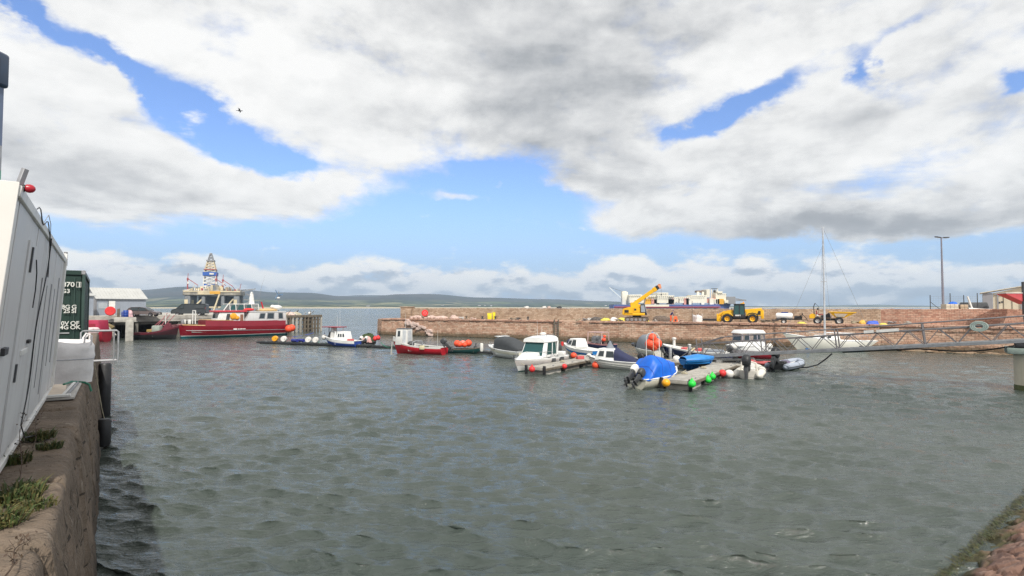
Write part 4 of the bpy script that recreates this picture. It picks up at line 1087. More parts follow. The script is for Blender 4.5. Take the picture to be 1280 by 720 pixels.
# ================================================================ pitched stone bank at lower right
def bank():
    S0 = V((4.05, 7.0, 0)); sd_ = V((.79, .61, 0)).normalized(); up_ = V((.61, -.79, 0))
    m, b = new_mat('bank_stone'); o = objco(); n1 = noise(o, 1.6, 6, .62); n3 = noise(o, 11, 6, .66)
    vr = E.nt.nodes.new('ShaderNodeTexVoronoi'); vr.feature = 'F1'; E.nt.links.new(mapped(o, (1, 1.6, 1)), vr.inputs['Vector']); vr.inputs['Scale'].default_value = 2.4
    cr = ramp(sep(vr.outputs['Color'])[0], [(0, (.12, .065, .048)), (.5, (.18, .10, .072)), (1, (.24, .15, .115))])
    base = mixc(sstep(n3, .5, .72) * .6, cr, (.13, .065, .05)); base = mixc(sstep(n1, .56, .70) * .5, base, (.46, .33, .27))
    x, y, z = sep(o); base = mixc(sstep(z + (n1 - .5) * .3, .22, .06), base, (.055, .05, .02))
    setc(b, 'Base Color', base); b.inputs['Roughness'].default_value = .8; bump(b, n1 + n3 * .6, .8, .06)
    mb = MB(m); rows = []; nx, ny = 420, 170
    for i in range(nx):
        s_ = 12 * i / (nx - 1) + 2; row = []
        for j in range(ny):
            v = -.6 + 5.2 * j / (ny - 1); z_ = v * .52
            cell = NZ.cell(V((s_ * 1.6 + .6 * math.floor(v * 2.2), v * 2.2, 3))) if 0 else 0
            p = S0 + sd_ * s_ + up_ * v + V((0, 0, z_))
            d = NZ.voronoi(p * 2.5)[0]; e = d[1] - d[0]
            h = min(1, e * 7) * .06 + (NZ.cell(d[1] if False else V(NZ.voronoi(p * 2.5)[1][0]) * 9.7) - .5) * .07 + NZ.fractal(p * 2.2, 1, 2, 6) * .07 + NZ.fractal(p * 9, 1, 2, 4) * .018
            row.append(p + V((0, 0, h - .08)))
        rows.append(row)
    mb.loft(rows, False, False); o = mb.build('stone_bank', ang=80)
    tag(o, 'rough red stone bank sloping into the water at the lower right corner', 'bank')
    wm = paint('seaweed_olive', (.060, .056, .012), .45, 0, .4, 6, .4, (.03, .035, .01)); wd = paint('seaweed_green', (.045, .062, .012), .5, 0, .4, 6, .3, (.02, .03, .01)); wb = MB(wm)
    for i in range(5200):
        s_ = random.uniform(-1, 15); v = random.gauss(.0, .09); p = S0 + sd_ * s_ + up_ * v + V((0, 0, v * .52 + .06))
        k = NZ.noise(p * .9) + .3
        if k < 0: continue
        wb.m(random.choice([wm, wm, wd])); dn = (up_ * -1 + V((0, 0, -.35))).normalized() * random.uniform(.03, .09); w = sd_ * random.uniform(.004, .014); bl = V((random.uniform(-.06, .06), random.uniform(-.06, .06), .02 + .03 * random.random()))
        wb.poly([p - w, p + w, p + w * .8 + dn * .5 + bl, p - w * .8 + dn * .5 + bl, p + dn + bl * .4], [(0, 1, 2, 3), (3, 2, 4)])
    kind(wb.build('seaweed', smooth=False), 'stuff', 'olive seaweed fringe along the waterline of the red bank', 'seaweed')
    # loose stones set in the slope
bank()
# ================================================================ far shore, rig, ship
def interp(pts, x):
    if x <= pts[0][0]: return pts[0][1]
    for (a, b), (c, d) in zip(pts, pts[1:]):
        if x <= c:
            u = (x - a) / (c - a); u = u * u * (3 - 2 * u); return b + (d - b) * u
    return pts[-1][1]
def hillmat():
    m, b = new_mat('hill_land'); o = objco(); x, y, z = sep(o)
    vr = E.nt.nodes.new('ShaderNodeTexVoronoi'); E.nt.links.new(mapped(o, (1, .45, 0)), vr.inputs['Vector']); vr.inputs['Scale'].default_value = .0045
    cr = ramp(sep(vr.outputs['Color'])[0], [(0, (.03, .04, .025)), (.3, (.055, .07, .035)), (.55, (.09, .12, .05)), (.72, (.20, .20, .10)), (.85, (.04, .05, .03)), (1, (.26, .24, .14))])
    n1 = noise(o, .004, 5, .6); base = mixc(sstep(n1, .46, .56), cr, (.03, .045, .025))
    n2 = noise(o, .0016, 5, .6); moor = mixc(sstep(n2, .4, .6), (.055, .05, .045), (.03, .036, .032))
    base = mixc(sstep(z + (n1 - .5) * 50, 38, 85), base, moor)
    base = mixc(sstep(z, 5.5, 3.0) * .9, base, (.55, .47, .33))
    setc(b, 'Base Color', base); b.inputs['Roughness'].default_value = 1; b.inputs['Specular IOR Level'].default_value = 0; return m
HM = hillmat()
def hills():
    top = [(-500, 371), (0, 370), (120, 366), (175, 362.5), (230, 358.5), (300, 362), (345, 365.5), (385, 366), (430, 370.8), (460, 371), (500, 368), (535, 367.6), (600, 372), (680, 374), (750, 376.5), (820, 380), (900, 383.1), (1150, 383.6), (1800, 383.2)]
    shore = [(-500, 2300), (300, 2300), (400, 2450), (470, 2600), (560, 3000), (700, 3400), (850, 3800), (1800, 4300)]
    rows = []; nx, ny = 340, 60; mb = MB(HM)
    for i in range(nx):
        px = -500 + 2300 * i / (nx - 1); d = (px - 640) / F; Y0 = interp(shore, px); Y1 = Y0 + 2900; hr = CAMH + (384 - interp(top, px)) / F * Y1
        row = []
        for j in range(ny):
            v = j / (ny - 1); Y = Y0 - 40 + (Y1 - Y0 + 900) * v; P = V((d * Y, Y, 0))
            e = min(1, v / .77); prof = (.06 * min(1, v * 14) + .94 * (max(0, e - .10) / .9) ** 2.0)
            n = NZ.fractal(P * .0011, 1, 2, 5)
            z = max(8, hr) * prof * (1 + .30 * n * (1 - e ** 3)) + (2.6 if v > .015 else -2) + abs(n) * 9 * min(1, v * 5) * (1 - e)
            if v > .77: z = hr * (1 - (v - .77) * 1.2)
            row.append(V((P.x, P.y, z)))
        rows.append(row)
    mb.loft(rows, False, False); kind(mb.build('hills', ang=80), 'structure', 'far low hills with fields across the firth', 'hills')
    # second, fainter ridge
    top2 = [(-500, 368), (100, 365), (250, 363), (430, 370), (452, 368.9), (475, 369), (520, 371), (640, 376), (760, 380), (1000, 383), (1040, 381.6), (1090, 380.8), (1140, 381.8), (1200, 383), (1800, 382)]
    rows = []; mb = MB(HM)
    for i in range(200):
        px = -500 + 2300 * i / 199; d = (px - 640) / F; Y1 = 8200; hr = CAMH + (384 - interp(top2, px)) / F * Y1; row = []
        for j in range(12):
            v = j / 11; Y = 6900 + 2000 * v; row.append(V((d * Y, Y, max(2, hr * math.sin(min(1, v / .65) * math.pi / 2) * (1 + .02 * NZ.noise(V((px * .05, v * 3, 0))))) - (v > .7) * 60)))
        rows.append(row)
    mb.loft(rows, False, False); kind(mb.build('far_hills', ang=80), 'structure', 'faintest ridge beyond the fields', 'hills')
hills()
# scattered white farmhouses on the far shore
for i in range(26):
    px = random.choice([random.uniform(150, 230), random.uniform(350, 470), random.uniform(420, 560), random.uniform(480, 760)]); Y = random.uniform(2750, 3150) if px < 480 else random.uniform(3500, 3900)
    d = (px - 640) / F; w = random.uniform(9, 20); m = MB(OFFW); m.box((0, 0, 2.5), (w, 8, 5)); h_ = thing('farmhouse', 'tiny pale house on the far shore', 'house', (d * Y, Y, 7 + (Y - 2700) * .006), random.uniform(-.5, .5), 'tiny houses on the far shore')
    m.build('wall', h_); m = MB(DARK); m.prism([(-4.4, 5), (4.4, 5), (0, 8.5)], -w / 2 - .3, w / 2 + .3, 'x'); m.build('roof', h_)

RGREY = paint('rig_grey', (.17, .18, .19), .6, 0, .3, .06, .5, (.10, .08, .06)); RCREAM = paint('rig_cream', (.62, .52, .34), .6, 0, .2, .08, .4, (.25, .15, .08))
RRED = paint('rig_red', (.36, .06, .06), .5); RBLUE = paint('rig_blue', (.02, .10, .40), .5); RWH = paint('rig_white', (.70, .68, .62), .5, 0, .1, .1, .2); RYEL = paint('rig_yellow', (.70, .36, .03), .5)
def lattice(mb, c, w0, w1, z0, z1, n, r):
    c = V(c); q = lambda z, k: c + V(((-1, 1, 1, -1)[k] * (w0 + (w1 - w0) * (z - z0) / (z1 - z0)) / 2, (-1, -1, 1, 1)[k] * (w0 + (w1 - w0) * (z - z0) / (z1 - z0)) / 2, z))
    for k in range(4): mb.bar(q(z0, k), q(z1, k), r * 1.6)
    for i in range(n):
        a, b = z0 + (z1 - z0) * i / n, z0 + (z1 - z0) * (i + 1) / n
        for k in range(4):
            k2 = (k + 1) % 4; mb.bar(q(a, k), q(b, k2), r); mb.bar(q(a, k2), q(b, k), r); mb.bar(q(b, k), q(b, k2), r)
def rig():
    Y = 680; s = Y / F; c = V(((269 - 640) * s, Y, -3.5)); t = thing('drilling_rig', 'semi submersible drilling rig with tall derrick and blue band far across the water', 'drilling rig', c, .35); t.scale = (.80, .8, 1.0)
    zz = lambda y: CAMH + (384 - y) * s
    for x in (-33, 33, -12, 14):
        for y in (-22, 22):
            m = MB(RGREY); m.box((x, y, 11), (8 if abs(x) > 20 else 5, 9, 26), 1.5, 2); l = m.build('leg', t)
            if abs(x) > 20: m = MB(RCREAM); m.box((x - 1.5, y - 4.7, 14), (4.5, .6, 7)); m.build('stripe', l)
    for y in (-22, 22): m = MB(RGREY); m.box((0, y, -1), (84, 12, 5), 2, 2); m.build('pontoon', t)
    m = MB(RGREY); m.box((0, 12, 15), (50, 3, 14)); m.build('dark_backing', t)  # dark box added behind the legs so the underside reads dark
    for a, b in (((-30, -22, 4), (-12, -22, 20)), ((14, -22, 4), (30, -22, 20)), ((-30, 22, 4), (-12, 22, 20)), ((-10, -22, 8), (12, -22, 8))): m = MB(RCREAM); m.tube(a, b, 1.1); m.build('brace', t)
    m = MB(paint('rig_deck', (.30, .27, .22), .7, 0, .4, .12, .6, (.10, .08, .06))); m.box((0, 0, 25.5), (78, 56, 6), .6); m.build('deck', t)
    m = MB(RCREAM); m.box((0, -28.4, 27.3), (76, .8, 1.4)); m.box((-8, -28.9, 25), (22, .8, 3)); m.build('deck_edge', t)
    m = MB(RYEL); m.box((4, -29.2, 26), (14, .7, 3.4)); m.build('yellow_panel', t)
    rnd = random.Random(12)
    for i in range(90):
        x, y = rnd.uniform(-36, 34), rnd.uniform(-26, 24); w, d, h_ = rnd.uniform(1.5, 6), rnd.uniform(2, 7), rnd.uniform(1.2, 6.5) * (1.2 - abs(x) / 50)
        m = MB(rnd.choice([RCREAM, RCREAM, RWH, RGREY, RCREAM, MATS['rig_deck'], RWH, MATS['rig_deck'], RRED if i % 5 == 0 else RCREAM])); m.box((x, y, 28.5 + h_ / 2), (w, d, h_), .15); m.build('module', t)
    for i in range(14):
        x = rnd.uniform(-34, 36); m = MB(rnd.choice([RRED, RCREAM, STEELD])); m.tube((x, rnd.uniform(-26, 20), 28), (x + rnd.uniform(-3, 3), rnd.uniform(-26, 20), rnd.uniform(33, 38)), .35); m.build('vent_pipe', t)
    m = MB(RWH); lattice(m, (-7, 0, 0), 17, 16, 30, 47, 4, .6); m.box((-7, 0, 33), (13, 13, 8)); dk = m.build('derrick_base', t)
    m = MB(RBLUE); m.box((-7, 0, 49.5), (19, 19, 4.6), .2); m.build('blue_band', t)
    m = MB(RWH); m.box((-4, -9.8, 49.6), (6, .5, 2)); m.build('band_mark', t)
    m = MB(RBLUE); m.box((-7, 0, 36), (16, 16, 2.4)); m.build('blue_floor', t)
    m = MB(RCREAM); lattice(m, (-7, 0, 0), 15.5, 8, 52, 66, 4, .6); m.build('derrick', t)
    m = MB(RRED); m.box((-7, 0, 55), (16.5, 16.5, .9)); m.build('red_platform', t)
    m = MB(STEELD); m.box((-7, 0, 66.3), (11, 11, 1.6)); lattice(m, (-7, 0, 0), 7, 2.4, 67, 75, 2, .5); m.box((-7, 0, 70.5), (6, 6, .8)); m.box((-7, 0, 75), (3.2, 3.2, 1.6)); m.build('crown_block', t)
    for x, z1 in ((-35, 46), (3, 46), (12.5, 45)):
        m = MB(RRED); m.tube((x, -16, 29), (x, -16, z1 - 4), 1.0, .8); m.box((x, -16, z1 - 3.5), (2.4, 2.4, 2.2), .2); m.tube((x, -16, z1 - 3), (x + .5, -16, z1 + 3.5), .5, .3); cr = m.build('crane', t)
        m = MB(RWH); m.box((x + .8, -17.6, z1 - 8), (2, .6, 3)); m.build('crane_cab', cr)
        m = MB(RRED); m.bar((x, -16, z1 - 3), (x + 14, -18, z1 - 11), .7); m.build('jib', cr)
    m = MB(STEELD); m.bar((34, -10, 27), (58, -12, 31.5), 1.2); m.bar((34, -6, 30), (58, -12, 31.5), .6); m.build('burner_boom', t)
    m = MB(RCREAM); m.tube((2, -30, 2), (10, -28.5, 24), 1.2); m.build('anchor_brace', t)
    m = MB(RWH); m.box((-40, 4, 29), (9, 9, .9)); m.build('helideck', t)
rig()
def ship():
    Y = 420; s = Y / F; t = thing('supply_ship', 'long white offshore vessel with blue hull and cranes moored beyond the pier', 'ship', ((838 - 640) * s, Y, 0)); z = lambda y: CAMH + (384 - y) * s; x = lambda p: (p - 838) * s
    SB = paint('ship_blue', (.13, .18, .42), .5, 0, .15, .1, .2); SW = paint('ship_white', (.76, .72, .60), .5, 0, .08, .1, .25, (.5, .35, .2)); SR = paint('ship_faded_red', (.62, .30, .24), .55); SWN = paint('ship_window', (.26, .26, .27), .4)
    # hull, bow to the right
    rg = []
    for i in range(25):
        u = i / 24; X_ = x(764) + (x(914) - x(764)) * u; w = 9 * min(1, (1 - max(0, (u - .72) / .28) ** 2)) + .05; top = z(380.8) + (1.4 if u > .8 else 0) * (u - .8) * 5
        rg.append([V((X_ - (1 - k) * 4 * max(0, u - .8) * 5, sy * w * (.75 + .25 * k), -1 + (top + 1) * k)) for sy, k in ((-1, 1), (-1, .5), (-1, 0), (1, 0), (1, .5), (1, 1))])
    m = MB(SB); m.loft(rg); m.build('hull', t)
    m = MB(RRED); m.box((x(830), 0, z(383.8)), (x(900) - x(770), 18.2, .7)); m.build('fender_band', t)
    m = MB(SW); m.box((x(810), -8.6, z(382)), (x(832) - x(788), .8, 1.8)); m.build('white_flash', t)
    rnd = random.Random(3)
    blocks = [(805, 846, 379, 372, SW), (808, 840, 372, 369.5, SW), (790, 806, 379, 374, SW), (846, 862, 379, 371, SW), (861, 880, 379, 369, SW), (880, 893, 379, 373, SR), (892, 905, 380, 367, SW), (784, 800, 379, 368.5, SW), (894, 900, 367, 364.5, SW), (905, 916, 380, 371, STEELD), (818, 832, 379, 366, SW), (880, 884, 372, 362, SW)]
    for a, b, y0, y1, mt in blocks:
        m = MB(mt); m.box(((x(a) + x(b)) / 2, 0, (z(y0) + z(y1)) / 2), (x(b) - x(a), 12 + rnd.uniform(-3, 3), z(y1) - z(y0)), .15); o = m.build('superstructure', t)
        if mt is SW and b - a > 10:
            for k in range(int((b - a) / 2.4)):
                m = MB(SWN); m.box((x(a + 1.2 + k * 2.4), -7.6, z(y1 + 1.7)), (.6, .4, .6)); m.build('window', o)
    m = MB(SW); m.box((x(780.5), 0, z(374)), (x(784.4) - x(777), 5, z(365) - z(383)), .3, 2); m.tube((x(780), 0, z(366)), (x(780), 0, z(364)), 2); cr = m.build('crane', t)
    m = MB(paint('jib_pale', (.62, .68, .72), .5)); m.hexa([V((x(776.5), -1, z(374))), V((x(780), -1, z(376))), V((x(780), 1, z(376))), V((x(776.5), 1, z(374))), V((x(761.2), -.4, z(359.6))), V((x(762.2), -.4, z(359))), V((x(762.2), .4, z(359))), V((x(761.2), .4, z(359.6)))]); m.build('jib', cr)
    m = MB(DARK); m.bar((x(762), 0, z(359)), (x(780), 0, z(365)), .15); m.build('stay', cr)
    # gantry tower amidships
    m = MB(SW)
    for px in (871, 877): m.bar((x(px - 2), -4, z(379)), (x(px), -3, z(365)), 1.6)
    m.build('tower', t)
    m = MB(paint('tower_brown', (.20, .14, .10), .6)); m.box((x(874), 0, z(364.5)), (x(878) - x(870), 6, 1.6), .2); m.box((x(878), -2, z(373)), (2.6, 4, 5)); m.build('tower_head', t)
    for px, y1 in ((833, 366), (889.5, 361), (895, 362.5), (897, 360.5), (828, 369)): m = MB(SW); m.tube((x(px), 0, z(377)), (x(px), 0, z(y1)), .55, .3); m.build('mast', t)
    m = MB(DARK); m.box((x(893), 0, z(361)), (5, .6, .5)); m.sph((x(893.5), 0, z(364)), 1.1); m.build('radar', t)
    m = MB(STEELD); m.bar((x(905), -2, z(372)), (x(931), -2, z(375.5)), .9); m.bar((x(905), -2, z(376)), (x(930), -2, z(375.5)), .6); lattice(m, (x(908), 0, 0), 3, 3, z(380), z(371), 3, .3); m.build('bow_boom', t)
    for i in range(16):
        a = rnd.uniform(788, 905); m = MB(rnd.choice([SW, SR, RYEL, SW, STEELD])); m.box((x(a), -5, z(379) + 1.2), (rnd.uniform(2, 5), 3, 3 + rnd.uniform(-1, 2)), .1); m.build('deck_gear', t)
ship()

# ================================================================ left jetty
JZ = 3.35
def jetty():
    pts = [V((-74, 72, 0)), V((-62.4, 79.5, 0)), V((-54.5, 88.5, 0)), V((-49.5, 97, 0)), V((-45.5, 104.5, 0))]
    t = thing('concrete_jetty', 'open piled concrete jetty carrying the cars on the left side of the harbour', 'jetty')
    back = V((-30, 34, 0)); m = MB(CONC); n = len(pts)
    bk = [V((-95, 150, 0)), V((-100, 95, 0))]
    allp = pts + [V((-64, 140, 0))] + bk; k = len(allp)
    m.poly([(p.x, p.y, JZ) for p in allp] + [(p.x, p.y, JZ - .45) for p in allp], [tuple(range(k))[::-1], tuple(range(k, 2 * k))] + [(i, (i + 1) % k, (i + 1) % k + k, i + k) for i in range(k)])
    m.build('deck', t, smooth=False)
    for i in range(n - 1):
        a, b = pts[i], pts[i + 1]; L = (b - a).length; u = (b - a).normalized(); nn = V((-u.y, u.x, 0))
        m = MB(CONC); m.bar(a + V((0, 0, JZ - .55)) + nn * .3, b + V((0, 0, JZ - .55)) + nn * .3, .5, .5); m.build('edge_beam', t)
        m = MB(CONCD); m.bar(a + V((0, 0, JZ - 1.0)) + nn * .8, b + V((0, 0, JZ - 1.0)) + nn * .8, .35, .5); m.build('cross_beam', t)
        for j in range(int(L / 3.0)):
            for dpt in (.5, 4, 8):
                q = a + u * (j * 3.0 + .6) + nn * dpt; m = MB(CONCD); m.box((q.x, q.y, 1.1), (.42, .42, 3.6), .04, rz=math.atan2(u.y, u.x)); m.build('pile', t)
    # dark quay wall standing under the deck
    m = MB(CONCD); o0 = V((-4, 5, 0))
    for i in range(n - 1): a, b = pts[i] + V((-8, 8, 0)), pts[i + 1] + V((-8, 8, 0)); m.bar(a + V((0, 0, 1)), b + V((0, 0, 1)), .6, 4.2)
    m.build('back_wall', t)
    # big pale pile and knee beside the car, sloped stone under the left end
    q = G(161.5, 426, 0); m = MB(CONC); m.box((q.x, q.y, 1.3), (.95, .9, 3.4), .06, 2, rz=.6); m.box((q.x - .7, q.y + .1, JZ - .35), (2.6, 1.1, .68), .05, 2, rz=.6); m.build('corner_pile', t)
    m = MB(CONC); a, b = D(127, 404, 79.2), D(143, 421, 79.0); m.bar(a, b, .35, .7, .02); m.build('brace', t)
    m = MB(paint('gold_scrub', (.22, .17, .08), .9)); a, b = D(128, 403, 80), D(142, 410, 80); m.bar(a, b, .5, .5, .1); m.build('plank', t)
    # kerb and guard rails
    m = MB(OFFW)
    m = MB(CONC)
    for i in range(n - 1): a, b = pts[i] + V((-.4, .5, JZ + .1)), pts[i + 1] + V((-.4, .5, JZ + .1)); m.bar(a, b, .3, .2, .03)
    m.build('kerb', t)
jetty()
def jp(px, Y): d = ray(px, 384); return V((d.x / d.y * Y, Y, JZ))
p0 = jp(121, 96); p1 = p0 + V((math.cos(.84), math.sin(.84), 0)) * 7.4; shed('boat_shed', 'grey clad shed with pale pitched roof behind the brown car', p0, math.atan2((p1 - p0).y, (p1 - p0).x), (p1 - p0).length, 10, 3.0, 1.95, paint('blue_grey_cladding', (.25, .28, .33), .7, 0, .06, .8, .25, (.2, .2, .2), .05, streak=True), SHEDG, SHEDW,
     door=1, windows=[(.03, .2, .40, .75, 'window', paint('frosted', (.36, .39, .42), .4)), (.23, .36, .02, .86, 'door', OFFW), (.22, .232, 0, .9, 'door_post', DARK)])
shed('annex_shed', 'small grey shed annex left of the boat shed, beside the container', jp(99, 90), .84, 1.9, 6, 3.4, .35, paint('blue_grey_cladding', ()), OFFW, SHEDW)
m = MB(OFFW); m.box((0, 0, 1.6), (2.2, 3, 3.2), .03); tag(m.build('storage_box', loc=jp(114, 99), rz=.84), 'white storage box between the grey annex and the boat shed', 'storage box')
for i, px in enumerate((112.5, 115.5, 118)):
    m = MB(DARK); q = jp(px, 99); m.tube((0, 0, 0), (0, 0, 1.5), .06); m.tube((0, 0, 1.1), (.8, 0, 1.1), .04); m.tube((0, 0, .6), (.8, 0, .6), .04); tag(m.build('rail_post', loc=q), 'dark rail post between the grey annex and the boat shed', 'rail', 'rail posts between the sheds')
def disc_sign():
    t = thing('lifebuoy_cabinet', 'round red lifebuoy cabinet at the jetty edge in front of the grey shed', 'lifebuoy', jp(138, 80.5), .5)
    m = MB(GALV); m.box((0, .1, .3), (.1, .1, .6)); m.build('post', t)
    m = MB(BRED); m.lathe([(.1, -.10), (.6, -.12), (.68, 0), (.6, .08), (.1, .07)], (0, 0, .88), 24, Mx.Rotation(R(90), 4, 'X')); m.build('housing', t)
disc_sign()
for px, h_ in ((147.5, 1.2), (148.9, 1.25)):
    m = MB(WOOD); m.box((0, 0, h_ / 2), (.16, .16, h_), .01); tag(m.build('timber_post', loc=jp(px, 80)), 'dark timber post right of the round red cabinet', 'post', 'timber posts on the jetty')
def barrel(lab, px, Y, mat, z=JZ, r=.3, h=.9, name='barrel', group=None, loc=None, lay=None):
    t = thing(name, lab, 'barrel', loc if loc is not None else V((jp(px, Y).x, Y, z)), 0, group)
    M = Mx() if lay is None else Mx.Rotation(lay, 4, 'Z') @ Mx.Rotation(R(90), 4, 'X')
    m = MB(mat); off = (0, 0, 0) if lay is None else (M @ V((0, 0, -h / 2)) + V((0, 0, r)))
    m.lathe([(.05, 0), (r * .94, .01), (r, .06), (r, h * .32), (r * 1.04, h * .34), (r, h * .36), (r, h * .64), (r * 1.04, h * .66), (r, h * .68), (r, h - .06), (r * .94, h - .01), (.05, h)], off, 18, M); m.build('body', t)
    m = MB(DARK); m.lathe([(.02, 0), (.05, 0), (.05, .03), (.02, .03)], V(off) + M @ V((.15, 0, h - .01)), 10, M); m.build('bung', t); return t
barrel('blue barrel standing behind the brown car on the jetty', 157.5, 81, BLUEP, r=.34, h=1.0)
barrel('second blue barrel nearer the timber posts', 154.8, 81.5, paint('dull_blue', (.07, .10, .32), .5), r=.3, h=.8)
heap('sack', 'pink and white sack between the blue barrels and the brown car', 'sack', 0, 0, paint('pink_sack', (.62, .40, .42), .7), 1.0, .7, .9, 31, loc=jp(162, 82.5))

def wheel(t, x, y, r, w, rimmat, hub=.55, name='wheel', lugs=0):
    m = MB(BLACK); Mr = Mx.Rotation(R(90), 4, 'X')
    m.lathe([(r * hub, -w / 2), (r * .93, -w / 2), (r, -w * .36), (r, w * .36), (r * .93, w / 2), (r * hub, w / 2), (r * hub, -w / 2)], (x, y, r), 26, Mr, False)
    for k in range(lugs):
        a = 2 * math.pi * k / lugs
        for s_ in (-1, 1): m.X = Mx.Translation(V((x, y, r))) @ Mx.Rotation(a + s_ * .06, 4, 'Y') @ Mx.Translation(V((r * .99, s_ * w * .23, 0))) @ Mx.Rotation(s_ * .5, 4, 'X'); m.box((0, 0, 0), (r * .09, w * .45, r * .07))
    m.X = Mx(); wo = m.build(name, t)
    s_ = -1 if y < 0 else 1; m = MB(rimmat)
    m.lathe([(r * hub * 1.02, -w * .42), (r * hub * 1.02, w * .42), (r * hub * .8, w * .34), (r * hub * .72, w * .1), (r * hub * .3, w * .12), (r * hub * .25, w * .26), (.01, w * .28)], (x, y, r), 22, Mx.Rotation(R(-90) * s_, 4, 'X'))
    m.build('rim', wo); return wo
def car(name, lab, cat, p, rz, mat, L, W, H, van=False):
    t = thing(name, lab, cat, p, rz)
    # side outline, nose toward +x
    if van: low = [(-.5, .18), (-.5, .52), (-.49, .93), (-.46, .99), (.12, 1.0), (.20, .97), (.36, .60), (.47, .50), (.5, .36), (.5, .18)]
    else: low = [(-.5, .22), (-.5, .50), (-.47, .62), (-.41, .88), (-.33, .98), (-.05, 1.0), (.10, .93), (.24, .62), (.42, .52), (.49, .42), (.5, .22)]
    N_ = len(low); rg = []
    for y, sx, dz in ((-.5, .97, -.02), (-.485, 1, 0), (-.40, 1, 0)):
        pass
    m = MB(mat); ys = [(-.46, .96), (-.5, .985), (-.5, 1.), (.5, 1.), (.5, .985), (.46, .96)]
    rows = []
    for y, k in ys:
        row = []
        for u, v in low:
            tum = (max(0, v - .58)) * (.20 if not van else .10); row.append(V((u * L * k, (abs(y) - tum) * W * (1 if y > 0 else -1), v * H * (k if v > .5 else 1))))
        rows.append(row)
    m.loft(rows, True, True); b = m.build('body', t, ang=30)
    xs = lambda u: u * L
    for sy in (-1, 1):
        yy = lambda v: sy * (.5 - max(0, v - .58) * (.2 if not van else .1)) * W
        def q4(u0, v0, u1, v1, u2, v2, u3, v3, mt, nm, e=.008):
            g = MB(mt); c = [(u0, v0), (u1, v1), (u2, v2), (u3, v3)]
            a_ = [V((xs(u), yy(v) + sy * e, v * H)) for u, v in c]; b_ = [V((xs(u), yy(v) - sy * .02, v * H)) for u, v in c]; g.hexa(b_ + a_); g.build(nm, t)
        if van: q4(.14, .60, .33, .60, .19, .90, .13, .92, GLASS, 'side_window'); q4(-.44, .60, -.16, .60, -.16, .88, -.44, .88, mat, 'side_panel', .014)
        else: q4(-.08, .62, .20, .62, .085, .90, -.07, .94, GLASS, 'side_window'); q4(-.38, .64, -.10, .62, -.09, .94, -.32, .92, GLASS, 'side_window')
        for x in (-.31, .31): wheel(t, xs(x), sy * (W / 2 - .10), .325, .22, paint('alloy', (.35, .35, .36), .35, .8))
        for nm, u, mt in (('headlight', .475, CLEAR), ('tail_light', -.485, BRED)): g = MB(mt); g.box((xs(u), sy * W * .38, H * (.46 if nm == 'headlight' else .62)), (.12, .34, .14 if not van else .3), .03, 2); g.build(nm, t)
    g = MB(GLASS)
    if van: c0 = [(.205, .94), (.345, .62)]
    else: c0 = [(.105, .91), (.235, .635)]
    (u1, v1), (u0, v0) = c0; w0, w1 = .5 - (v0 - .58) * .2 - .03, .5 - (v1 - .58) * .2 - .03
    g.hexa([V((xs(u), y * W, v * H + dz)) for dz in (-.02, .035) for u, y, v in ((u0, -w0, v0), (u0, w0, v0), (u1, w1, v1), (u1, -w1, v1))]); g.build('windscreen', t)
    g = MB(DARK); g.box((xs(.5), 0, H * .26), (.08, W * .9, .22), .03, 2); g.build('bumper', t); g = MB(DARK); g.box((xs(-.5), 0, H * .28), (.08, W * .9, .2), .03, 2); g.build('bumper', t)
    g = MB(OFFW); g.box((xs(.5) + .045, 0, H * .3), (.01, .5, .11)); g.build('number_plate', t)
    return t
car('parked_car', 'brown grey estate car parked on the jetty in front of the grey shed', 'car', jp(180, 84.5), .12, paint('taupe_metallic', (.17, .135, .125), .3, .5, .05, 1, .1), 4.45, 1.78, 1.48)
car('parked_van', 'dark grey van parked on the jetty behind the bow of the red fishing boat', 'van', jp(238, 92.5), math.pi + .25, paint('graphite', (.055, .062, .066), .35, .3, .05, 1, .1), 5.3, 1.95, 2.05, True)
